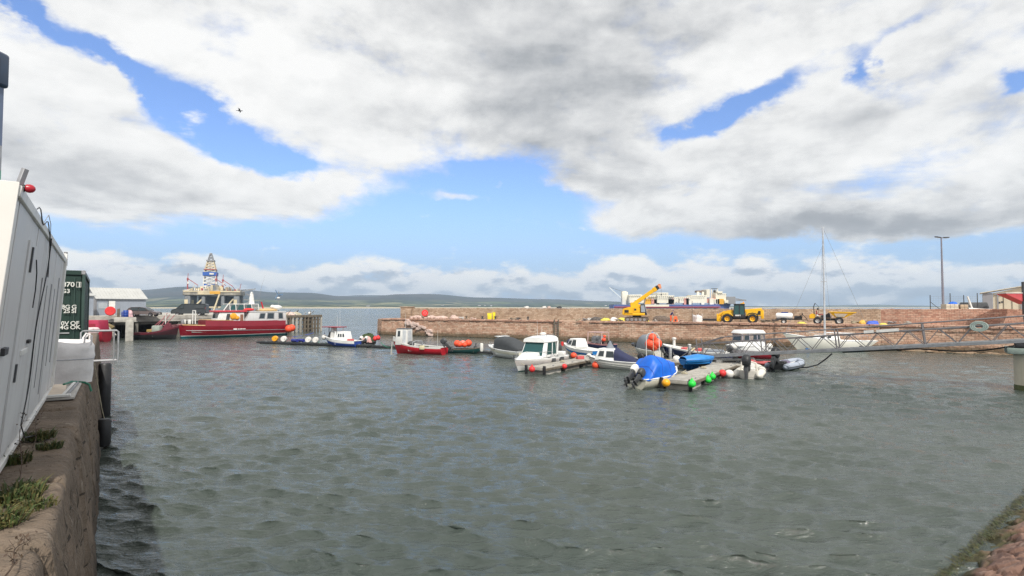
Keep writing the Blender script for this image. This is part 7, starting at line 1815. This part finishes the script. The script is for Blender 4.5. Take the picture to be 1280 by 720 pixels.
# ---- green, orange and red fender balls along the pontoons
sA = V(((FA1 - FA0).normalized().y, -(FA1 - FA0).normalized().x, 0)); uA = (FA1 - FA0).normalized()
for px, py, r, mt, lab, Y in ((865, 479.8, .215, GREENB, 'bright green teardrop buoy hanging nearest the pontoon end', 32.6), (885, 474.8, .21, GREENB, 'bright green buoy of a touching pair, lower left one', 34.3), (890.5, 470.8, .205, GREENB, 'bright green buoy of a touching pair, upper right one', 35.6),
                              (832.5, 478.5, .24, AMBER, 'amber ball buoy between the blue tarpaulin boat and the pontoon end', 32.2), (903, 466.5, .25, BRED, 'red ball buoy beside the white one at the cream inflatable', 37.2), (911.5, 467.5, .30, WHITEB, 'large white ball buoy beside the cream inflatable', 36.9),
                              (665, 461.5, .22, BRED, 'red ball buoy on the cruiser pontoon end, under the bow', 38.2), (705.5, 458, .20, BRED, 'dark shaded red buoy under the side of the cruiser pontoon', 41.0), (744.5, 456.5, .29, ORANGE, 'orange ball buoy at the bow of the small white cabin boat', 43.2), (717, 444.5, .27, ORANGE, 'orange ball buoy on the far side of the cruiser pontoon', 46.8),
                              (845.5, 449, .30, WHITEB, 'white ball buoy behind the peak of the blue tarpaulin boat', 43.5), (858.5, 449, .24, WHITEB, 'white ball buoy by the gangway foot', 43.8), (899, 452, .26, WHITEB, 'white ball buoy under the gangway near the kayak', 42.5)):
    for base, nrm, sel in ((FA0 + sA * (.85 + r * .9), sA, px in (865, 885, 890.5, 903)), (FB0 + V(((FB1 - FB0).normalized().y, -(FB1 - FB0).normalized().x, 0)) * (.75 + r * .8), V(((FB1 - FB0).normalized().y, -(FB1 - FB0).normalized().x, 0)), px in (705.5,))):
        if sel:
            k = ray(px, 384); k = V((k.x, k.y, 0)); Y = (k * (base.dot(nrm) / k.dot(nrm))).y
    if px == 832.5: Y = 31.2
    if px == 665: Y = 38.1
    buoy(lab, px, py, r, mt, Y=Y, neck=mt, tear=mt is GREENB or px in (744.5, 665))
# ---- pedestals, coils and clutter on the pontoons
for p_, lab in ((G(838, 449.5, .5), 'grey service pedestal by the gangway foot'), (G(862, 446, .5), 'grey service pedestal behind the gangway foot'), ):
    t = thing('service_pedestal', lab, 'pedestal', p_, .3); m = MB(GALV); m.box((0, 0, .5), (.2, .2, 1.0), .03, 2); m.build('body', t); m = MB(OFFW); m.box((0, 0, 1.04), (.24, .24, .12), .04, 2); m.build('head', t)
for i, (c_, lab) in enumerate(((FA0 + uA * 3.2 - sA * .5, 'coil of pale rope on the broad pontoon finger, near half'), (FA0 + uA * 7.1 - sA * .4, 'coil of pale rope on the broad pontoon finger, far half'), (FB0 + (FB1 - FB0) * .45, 'coil of rope on the cruiser pontoon'))):
    m = MB(ROPE); [m.torus((0, 0, .04 + .03 * k), .20 - .03 * k, .02, 20, 6) for k in range(4)]; tag(m.build('rope_coil', loc=c_ + V((0, 0, .55))), lab, 'rope')
mrope('pale mooring rope from the cruiser bow to its pontoon', [D(651, 454, 39.8), FB0 + V((.3, .6, .55))], ROPE, .02, .15)
mrope('green mooring rope between the dark pontoon and the bright red boat', [D(476, 428, 62.5), D(492, 432, 58.5)], ROPEG, .03, .35)
mrope('green mooring rope dipping at the bow of the small blue boat', [D(398, 427, 69), D(407, 429, 68)], ROPEG, .03, .3)
mrope('pale mooring rope from the blue tarpaulin boat bow to the broad finger', [D(845, 463, 36.2), FA0 + uA * 5 - sA * .95 + V((0, 0, .6))], ROPE, .02, .12)
for i, (px, py) in enumerate(((690, 452), (725, 449), (700, 450))): p_ = G(px, py, .52); m = MB(DARK if i != 1 else paint('fish_box_red', ())); m.box((0, 0, .14), (.6, .4, .28), .03, 2); tag(m.build('fish_box', loc=p_, rz=.4 * i), ('black box on the cruiser pontoon beside its wheelhouse', 'reddish box near the far end of the cruiser pontoon', 'black box on the cruiser pontoon behind the other black box')[i], 'box')
# one gull in the sky
def gull():
    p = D(299.5, 138.5, 60); t = thing('gull', 'lone gull gliding high in the sky', 'bird', p, .3); m = MB(paint('gull_grey', (.12, .12, .13), .8)); m.sph((0, 0, 0), (.22, .07, .07), 12, 8)
    for sy in (-1, 1):
        m.hexa([V(q) for q in ((-.08, sy * .04, 0), (.1, sy * .04, 0), (.08, sy * .38, .12), (-.06, sy * .38, .12), (-.08, sy * .04, .02), (.1, sy * .04, .02), (.08, sy * .38, .135), (-.06, sy * .38, .135))])
        m.hexa([V(q) for q in ((-.06, sy * .38, .12), (.08, sy * .38, .12), (-.04, sy * .75, .04), (-.09, sy * .75, .04), (-.06, sy * .38, .135), (.08, sy * .38, .135), (-.04, sy * .75, .05), (-.09, sy * .75, .05))])
    m.sph((.24, 0, .03), (.07, .05, .05)); m.path([(.29, 0, .03), (.36, 0, .01)], [.018, .004], 6); m.hexa([V(q) for q in ((-.36, -.08, 0), (-.18, -.03, 0), (-.18, .03, 0), (-.36, .08, 0), (-.36, -.08, .01), (-.18, -.03, .02), (-.18, .03, .02), (-.36, .08, .01))]); m.build('body', t)
gull()
# ================================================================ machines and worker on the pier
MY = paint('machine_yellow', (.82, .46, .015), .38, 0, .08, 1.5, .22, (.30, .16, .05), .02)
MB_ = paint('machine_black', (.022, .022, .024), .5, 0, .2, 2, .35, (.12, .10, .08))
MUD = paint('track_mud', (.12, .095, .075), .9, 0, .3, 4, .4, bmp=.3)
def handler():
    p = onpier(925, 404.2, 1.6); t = thing('telescopic_handler', 'yellow telescopic handler with black cab parked on the pier', 'handler', p, math.atan2(PU.y, PU.x) + .06); t.scale = (1.0, 1.0, 1.0)
    # front of the machine toward -x
    m = MB(MB_); m.box((.05, 0, .72), (4.3, 1.0, .42), .05, 2); m.box((-1.45, 0, .58), (.5, 1.9, .3), .05, 2); m.box((1.45, 0, .58), (.5, 1.9, .3), .05, 2); m.build('chassis', t)
    for x in (-1.5, 1.5):
        for y in (-.98, .98): wheel(t, x, y, .60, .46, MY, .52, lugs=20)
        for y in (-.98, .98):
            m = MB(MY if x < 0 else MB_); m.path([(x - .66, y, .95), (x - .45, y, 1.24), (x, y, 1.34), (x + .45, y, 1.24), (x + .66, y, .95)], .055, 8); m.build('mudguard', t)
    # engine cover and tail
    m = MB(MY); m.prism([(.75, .95), (2.75, .95), (2.75, 1.72), (2.45, 1.86), (1.0, 1.82), (.75, 1.5)], -.98, -.12, 'y', .04); m.build('engine_cover', t)
    m = MB(MB_); m.prism([(2.0, 1.12), (2.45, 1.12), (2.45, 1.6), (2.2, 1.62)], -1.0, -.985, 'y'); m.build('grille', t)
    m = MB(MY); m.box((2.65, 0, 1.15), (.35, 1.9, 1.1), .08, 2); m.build('counterweight', t)
    # boom, low and forward
    m = MB(MY); m.hexa([V(q) for q in ((-2.2, .02, 1.1), (2.6, .02, 1.55), (2.6, .42, 1.55), (-2.2, .42, 1.1), (-2.1, .02, 1.55), (2.6, .02, 1.98), (2.6, .42, 1.98), (-2.1, .42, 1.55))], .03, 2); bo = m.build('boom', t)
    m = MB(MY); m.hexa([V(q) for q in ((-2.7, .06, .62), (-2.2, .06, .80), (-2.2, .38, .80), (-2.7, .38, .62), (-2.55, .06, 1.25), (-1.95, .06, 1.55), (-1.95, .38, 1.55), (-2.55, .38, 1.25))], .03, 2); m.build('boom_head', bo)
    m = MB(MY); m.box((-2.72, 0, .75), (.16, 1.3, .95), .04, 2); m.box((-2.5, -.55, .55), (.45, .14, .7), .04, 2); m.box((-2.5, .55, .55), (.45, .14, .7), .04, 2); m.build('fork_carriage', t)
    for y in (-.4, .4): m = MB(MB_); m.box((-3.3, y, .3), (1.1, .13, .05), .01); m.build('fork', t)
    m = MB(MY); m.prism([(-2.1, 1.0), (-.75, 1.0), (-.75, 1.72), (-1.5, 1.66), (-2.1, 1.45)], -.6, .0, 'y', .06); m.build('front_cowl', t)
    # cab
    c = MB(MB_)
    for a, b in ((( -.78, -.95, .75), (-.62, -.85, 2.45)), ((.62, -.95, .75), (.55, -.85, 2.45)), ((-.78, -.05, .75), (-.62, -.1, 2.45)), ((.62, -.05, .75), (.55, -.1, 2.45)), ((-.05, -.96, .9), (.0, -.86, 2.45))): c.bar(a, b, .09, .09, .01)
    c.box((-.05, -.5, 2.47), (1.35, .92, .10), .03, 2); c.box((-.08, -.5, .9), (1.5, .92, .5), .05, 2); cb = c.build('cab', t)
    m = MB(GLASSG); m.hexa([V(q) for q in ((-.72, -.93, 1.15), (.55, -.93, 1.15), (.55, -.08, 1.15), (-.72, -.08, 1.15), (-.6, -.84, 2.42), (.5, -.84, 2.42), (.5, -.12, 2.42), (-.6, -.12, 2.42))]); m.build('cab_glass', cb)
    m = MB(MY); m.box((.35, -.5, 2.56), (.5, .7, .12), .03, 2); m.build('roof_panel', cb); m = MB(paint('beacon', (.8, .25, .02), .3)); m.lathe([(.07, 0), (.08, .08), (.05, .16), (.01, .17)], (.45, -.4, 2.62), 12); m.build('beacon', cb)
    m = MB(OFFW); m.box((-.22, -.985, 1.02), (.62, .02, .18), .008); m.build('door_lettering', cb)
    m = MB(MB_); m.bar((.05, -1.02, .2), (.05, -1.02, .8), .08); m.box((.05, -1.0, .3), (.5, .2, .05)); m.build('step', t)
    m = MB(MB_); m.bar((-.75, -.95, 1.9), (-.95, -1.15, 1.9), .03); m.box((-.97, -1.15, 1.85), (.05, .16, .3), .02); m.build('mirror', cb)
handler()
def crane():
    p = onpier(796, 402.4, 2.2); t = thing('tracked_crane', 'yellow tracked crane with raised telescopic boom on the pier', 'crane', p, math.atan2(PU.y, PU.x) + .15)
    for y in (-1.0, 1.0):
        m = MB(MUD); m.prism([(-1.65, .32), (-1.45, .05), (1.45, .05), (1.65, .32), (1.45, .66), (-1.45, .66)], y - .22, y + .22, 'y', .05); tr = m.build('track', t)
        lg = MB(MB_); 
        for k in range(13): lg.box((-1.45 + k * .24, y, .68), (.08, .46, .05)); lg.box((-1.45 + k * .24, y, .03), (.08, .46, .05))
        lg.build('track_shoes', tr)
        for k in range(5): m = MB(STEELD); m.lathe([(.02, -.24), (.2, -.24), (.2, .24), (.02, .24)], (-1.15 + k * .58, y, .34), 14, Mx.Rotation(R(90), 4, 'X')); m.build('roller', tr)
    m = MB(MB_); m.box((0, 0, .55), (2.4, 1.6, .35), .05); m.tube((0, 0, .6), (0, 0, .92), .6, seg=20); m.build('undercarriage', t)
    m = MB(MY); m.hexa([V(q) for q in ((-1.75, -1.05, .92), (1.25, -1.05, .92), (1.25, 1.05, .92), (-1.75, 1.05, .92), (-1.7, -1.05, 1.3), (1.25, -1.05, 1.3), (1.25, 1.05, 1.3), (-1.7, 1.05, 1.3))], .05, 2); up = m.build('upper_body', t)
    m = MB(MY); m.prism([(-1.95, 1.0), (-.4, 1.0), (-.4, 2.05), (-1.0, 2.1), (-1.85, 1.85)], -1.05, 1.05, 'y', .07); m.build('counterweight', up)
    m = MB(MY); m.prism([(-.75, 1.3), (.65, 1.3), (.65, 2.35), (-.2, 2.75), (-.85, 2.75)], -.35, .55, 'y', .04); m.build('boom_mount', up)
    m = MB(MY); m.prism([(-.4, 1.3), (.55, 1.3), (.55, 1.95), (-.4, 2.0)], -1.04, -.4, 'y', .05); m.build('side_cover', up)
    m = MB(MB_); m.box((-.1, -1.05, 1.75), (.28, .03, .28), .01); m.box((-1.3, -1.06, 1.5), (.6, .03, .4), .01); m.build('vent', up)
    b0, d = V((-.5, .1, 2.45)), V((math.cos(.62), 0, math.sin(.62)))
    nrm = V((-d.z, 0, d.x))
    def seg(a, b, w, h, nm, mt):
        A_, B_ = b0 + d * a, b0 + d * b; m = MB(mt); m.hexa([A_ - nrm * h - V((0, w, 0)), B_ - nrm * h * .9 - V((0, w, 0)), B_ - nrm * h * .9 + V((0, w, 0)), A_ - nrm * h + V((0, w, 0)), A_ + nrm * h - V((0, w, 0)), B_ + nrm * h * .9 - V((0, w, 0)), B_ + nrm * h * .9 + V((0, w, 0)), A_ + nrm * h + V((0, w, 0))], .02); return m.build(nm, t)
    bo = seg(-.4, 3.6, .2, .27, 'boom', MY); x = seg(3.5, 3.95, .23, .33, 'boom_collar', MY); x.parent = bo; x = seg(3.9, 4.35, .2, .30, 'boom_head', MB_); x.parent = bo
    tip = b0 + d * 4.3
    m = MB(paint('sheave_orange', (.75, .30, .15), .5)); m.lathe([(.05, -.1), (.24, -.1), (.18, 0), (.24, .1), (.05, .1)], tip + V((.15, 0, .2)), 16, Mx.Rotation(R(90), 4, 'X')); m.box(tip + V((.25, 0, -.1)), (.35, .3, .3), .04); sh = m.build('sheave', t)
    m = MB(STEELD); m.tube(tip + V((.38, 0, .1)), tip + V((.40, 0, -1.0)), .02); m.build('cable', sh); m = MB(MB_); m.box(tip + V((.40, 0, -1.1)), (.14, .14, .22), .03); m.build('hook', sh)
    m = MB(STEELD); m.tube((.7, .1, 1.4), b0 + d * 2.0 - nrm * .25, .1, .08); m.build('lift_ram', t)
    c = MB(MB_); c.hexa([V(q) for q in ((.6, -1.05, 1.0), (1.5, -1.05, 1.0), (1.5, -.3, 1.0), (.6, -.3, 1.0), (.62, -1.0, 2.5), (1.2, -1.0, 2.5), (1.2, -.35, 2.5), (.62, -.35, 2.5))], .04, 2); cb = c.build('cab', t)
    m = MB(paint('cab_glass_pale', (.30, .33, .36), .1)); m.panel([(.62, -1.052, 1.05), (1.46, -1.052, 1.05), (1.19, -1.002, 2.45), (.63, -1.002, 2.45)], .1, .88, .25, .92, .01, .02); m.panel([(1.5, -1.03, 1.05), (1.5, -.3, 1.05), (1.2, -.36, 2.45), (1.2, -1.0, 2.45)], .1, .9, .15, .92, .01, .02); m.build('cab_window', cb)
    return t
crane()
def dumper():
    p = onpier(1036, 407.3, 1.8); t = thing('site_dumper', 'yellow site dumper with forward skip on the pier behind the yacht mast', 'dumper', p, math.atan2(PU.y, PU.x) - .05, sc=.93)
    WH = paint('white_rim', (.62, .62, .60), .5)
    for x in (-1.25, 1.15):
        for y in (-.85, .85): wheel(t, x, y, .48, .4, WH, .48, lugs=16)
    m = MB(MB_); m.box((-.1, 0, .66), (2.9, .6, .3), .04); m.box((-1.3, 0, .62), (.3, 1.5, .2), .03); m.box((1.15, 0, .62), (.3, 1.5, .2), .03); m.build('chassis', t)
    sk = MB(MY)
    rim = [V(q) for q in ((.05, -1.0, 1.62), (3.0, -1.0, 1.55), (3.0, 1.0, 1.55), (.05, 1.0, 1.62))]; bot = [V(q) for q in ((.75, -.75, .92), (1.75, -.75, .88), (1.75, .75, .88), (.75, .75, .92))]
    sk.loft([[v for v in bot], [v for v in rim]], True, False); sk.poly(bot, [(3, 2, 1, 0)]); inr = [v.lerp(V((1.4, 0, 1.3)), .05) for v in rim]; inb = [v + V((0, 0, .06)) for v in bot]
    sk.loft([rim, inr, inb], True, False); sk.poly(inb, [(0, 1, 2, 3)]); sk.path(rim + [rim[0]], .05, 6); sb = sk.build('skip', t)
    m = MB(paint('pale_panel', (.70, .62, .50), .5)); m.hexa([V(q) for q in ((.85, -.86, 1.0), (1.7, -.84, .98), (1.7, -.82, .98), (.85, -.84, 1.0), (.6, -1.0, 1.42), (2.1, -1.0, 1.40), (2.1, -.96, 1.40), (.6, -.96, 1.42))]); m.build('side_panel', sb)
    m = MB(MY); m.prism([(-2.2, .75), (-1.55, .75), (-1.5, 1.35), (-1.9, 1.42), (-2.2, 1.2)], -.55, .55, 'y', .06); m.build('engine_cover', t)
    m = MB(paint('dumper_red', (.35, .04, .05), .5)); m.box((-.95, 0, 1.3), (.7, .6, .12), .04, 2); m.box((-1.35, 0, 1.55), (.12, .55, .5), .04, 2); m.build('seat', t)
    m = MB(MB_); m.prism([(-.9, .85), (.3, .85), (.1, 1.5), (-.5, 1.2), (-.9, 1.15)], -.45, .45, 'y', .03); m.build('front_cowl', t)
    m = MB(MB_); m.path([(-1.6, -.5, 1.0), (-1.68, -.5, 2.3), (-1.5, -.45, 2.75), (-1.5, .45, 2.75), (-1.68, .5, 2.3), (-1.6, .5, 1.0)], .04, 8); m.build('roll_bar', t)
    m = MB(MB_); m.path([(-1.2, -.4, 1.2), (-1.05, -.42, 2.0), (-1.1, -.4, 2.35), (-1.45, -.38, 2.7)], .025, 6); m.box((-1.2, -.4, 2.0), (.16, .06, .3), .02); m.build('mirror', t)
    m = MB(STEELD); m.tube((-.3, 0, 1.2), (.25, 0, 1.75), .03); m.torus((-.35, 0, 1.62), .19, .02, M=Mx.Rotation(.6, 4, 'Y')); m.build('steering_wheel', t)
    m = MB(OFFW); m.sph((-1.25, -.6, 1.15), .13); m.build('lamp', t)
dumper()
def bowser():
    p = onpier(985, 405.9, 2.0); t = thing('water_bowser', 'small white tank trailer with dark frame and wheel on the pier', 'trailer', p, math.atan2(PU.y, PU.x))
    m = MB(WHITE); m.lathe([(.02, -.95), (.3, -.93), (.40, -.8), (.42, 0), (.40, .8), (.3, .93), (.02, .95)], (-.4, 0, .98), 18, Mx.Rotation(R(90), 4, 'Y')); m.build('tank', t)
    m = MB(BLUEP); m.box((-.35, 0, 1.42), (.8, .5, .1), .03, 2); m.build('lid', t)
    m = MB(MB_); m.box((-.4, 0, .55), (2.0, .9, .12), .02); m.bar((.5, 0, .55), (2.2, 0, .5), .1); m.bar((.6, -.3, .6), (1.5, -.3, 1.1), .08); m.bar((1.5, -.3, .5), (1.6, -.3, 1.4), .08); m.box((1.1, 0, .8), (.8, .5, .4), .05); m.bar((1.6, -.3, 1.2), (2.1, -.2, .6), .07); m.build('frame', t)
    for y in (-.55, .55):
        wheel(t, -.45, y, .32, .2, paint('white_rim', ()), .5); m = MB(MB_); m.path([(-.9, y, .5), (-.7, y, .74), (-.2, y, .74), (0, y, .5)], .05, 6); m.build('mudguard', t)
bowser()
# the worker: one continuous skinned body, bending slightly
def worker():
    p = onpier(838.5, 404, 2.6); t = thing('person', 'worker in dark blue top and orange trousers bending forward on the pier', 'person', p, math.radians(-20))
    nodes = {'pel': ((0, 0, .92), .150), 'wst': ((.05, 0, 1.08), .135), 'che': ((.16, 0, 1.28), .165), 'nek': ((.26, 0, 1.44), .065), 'hd0': ((.30, 0, 1.50), .06),
             'shl': ((.20, .19, 1.36), .07), 'ell': ((.30, .27, 1.10), .050), 'wrl': ((.42, .22, .88), .033),
             'shr': ((.20, -.19, 1.36), .07), 'elr': ((.32, -.27, 1.11), .050), 'wrr': ((.46, -.20, .92), .033),
             'hil': ((-.01, .10, .86), .115), 'knl': ((.08, .13, .48), .075), 'anl': ((-.02, .14, .10), .052), 'tol': ((.17, .15, .05), .045),
             'hir': ((-.01, -.10, .86), .115), 'knr': ((.02, -.13, .48), .075), 'anr': ((-.10, -.15, .10), .052), 'tor': ((.09, -.16, .05), .045)}
    edges = [('pel', 'wst'), ('wst', 'che'), ('che', 'nek'), ('nek', 'hd0'), ('che', 'shl'), ('shl', 'ell'), ('ell', 'wrl'), ('che', 'shr'), ('shr', 'elr'), ('elr', 'wrr'),
             ('pel', 'hil'), ('hil', 'knl'), ('knl', 'anl'), ('anl', 'tol'), ('pel', 'hir'), ('hir', 'knr'), ('knr', 'anr'), ('anr', 'tor')]
    for sd_, w in ((1, 'wrl'), (-1, 'wrr')):
        wx, wy, wz = nodes[w][0]; d = V((.35, -.1 * sd_, -.93)).normalized(); b = V((wx, wy, wz)); pm = b + d * .08
        nodes[w + 'p'] = (tuple(pm), .030); edges.append((w, w + 'p'))
        for k, (off, ln) in enumerate(((-.030, .070), (-.010, .080), (.010, .075), (.030, .060))):
            q = pm + V((off, 0, -.01)); q1 = q + d * ln * .55; q2 = q1 + (d + V((-.5, 0, .1))).normalized() * ln * .5
            nodes[w + 'a%d' % k] = (tuple(q1), .009); nodes[w + 'b%d' % k] = (tuple(q2), .0075); edges += [(w + 'p', w + 'a%d' % k), (w + 'a%d' % k, w + 'b%d' % k)]
        q = b + d * .03 + V((.045, -.02 * sd_, -.02)); q2 = q + d * .035 + V((.01, 0, 0)); nodes[w + 't'] = (tuple(q), .011); nodes[w + 'u'] = (tuple(q2), .009); edges += [(w, w + 't'), (w + 't', w + 'u')]
    names = list(nodes); me = bpy.data.meshes.new('body'); me.from_pydata([nodes[n][0] for n in names], [(names.index(a), names.index(b)) for a, b in edges], [])
    o = bpy.data.objects.new('body', me); COL.objects.link(o)
    sk = o.modifiers.new('s', 'SKIN'); sb = o.modifiers.new('d', 'SUBSURF'); sb.levels = sb.render_levels = 2
    for i, n in enumerate(names): me.skin_vertices[0].data[i].radius = (nodes[n][1],) * 2; me.skin_vertices[0].data[i].use_root = n == 'pel'
    dg = bpy.context.evaluated_depsgraph_get(); m2 = bpy.data.meshes.new_from_object(o.evaluated_get(dg)); bpy.data.objects.remove(o)
    SKN = paint('skin', (.50, .30, .22), .6, 0, .05, 5, .05); TOP = paint('navy_jacket', (.035, .035, .12), .8); TRO = paint('orange_trousers', (.80, .12, .03), .7); BOT = paint('work_boots', (.05, .035, .03), .7); HRD = paint('hard_hat', (.10, .08, .16), .4)
    m2.materials.clear()
    for mt in (TOP, TRO, BOT, SKN): m2.materials.append(mt)
    for f in m2.polygons:
        c = f.center; f.use_smooth = True
        f.material_index = 2 if c.z < .16 else 1 if (c.z < .98 and c.x < .22 and abs(c.y) < .24) else 3 if (c.z < .93 and c.x > .3) or (c.z > 1.43 and abs(c.y) < .1) else 0
    b = bpy.data.objects.new('body', m2); COL.objects.link(b); b.parent = t
    h = MB(SKN); hc = V((.335, 0, 1.60)); h.sph(hc, (.095, .075, .118), 18, 14, Mx.Rotation(.5, 4, 'Y')); h.sph(hc + V((.092, 0, -.02)), (.022, .012, .02), 8, 6)
    for sy in (-1, 1): h.sph(hc + V((-.01, sy * .076, -.01)), (.018, .01, .028), 8, 6)
    hd = h.build('head', t)
    for sy in (-1, 1): e = MB(DARK); e.sph(hc + V((.082, sy * .03, .015)), .010, 8, 6); e.build('eye', hd)
    e = MB(paint('lips', (.45, .18, .15), .6)); e.sph(hc + V((.082, 0, -.062)), (.01, .022, .006), 8, 6); e.build('mouth', hd)
    k = MB(HRD); k.lathe([(.125, 0), (.118, .015), (.105, .05), (.075, .09), (.01, .11)], hc + V((-.01, 0, .045)), 18, Mx.Rotation(.35, 4, 'Y')); k.build('helmet', t)
worker()
t = thing('orange_barrier', 'orange plastic barrier on the deck beside the worker', 'barrier', onpier(844.5, 403.5, 2.0), -.3)
m = MB(paint('barrier_orange', (.85, .16, .05), .5)); m.prism([(-.35, 0), (.35, 0), (.28, .15), (.2, .85), (-.2, .85), (-.28, .15)], -.12, .12, 'y', .03); m.build('body', t)
m = MB(DARK); m.box((0, -.125, .3), (.25, .02, .3), .01); m.build('recess', t)
# loose clutter on the pier deck
rnd = random.Random(77)
CL = [MATS['pale_net'], PALE, WOOD, MATS['dark_net'], ROPE, STEELD, DECKG]
words = ['grey', 'pale stone', 'brown timber', 'dark netted', 'rope coloured', 'steel', 'weathered']
where = [(577, 'right of the stone piles'), (592, 'left of the bare deck bollards'), (640, 'midway along the parapet'), (650, 'by the parapet middle'), (720, 'near the wall ladder'), (730, 'at the left end of the crane gear'), (772, 'behind the crane track'), (815, 'just right of the crane'), (850, 'between worker and white bag'), (957, 'right of the yellow handler'), (964, 'between handler and tank trailer'), (1066, 'in front of the dumper skip'), (1115, 'right of the pale yellow sack'), (1130, 'against the red parapet')]
for i, (px, wh) in enumerate(where):
    k = i % len(CL); m = MB(CL[k]); n_ = 5
    for q in range(n_): m.X = Mx.Translation(V((rnd.uniform(-.5, .5), rnd.uniform(-.3, .3), .08 + .06 * q))) @ Mx.Rotation(rnd.uniform(0, 3), 4, 'Z') @ Mx.Rotation(rnd.uniform(-.3, .3), 4, 'X'); m.box((0, 0, 0), (rnd.uniform(.2, .9), rnd.uniform(.1, .4), rnd.uniform(.06, .2)), .02)
    tag(m.build('scrap_heap', loc=onpier(px, 403, rnd.uniform(2, 5))), f'small {words[k]} scrap heap {wh}', 'scrap heap')
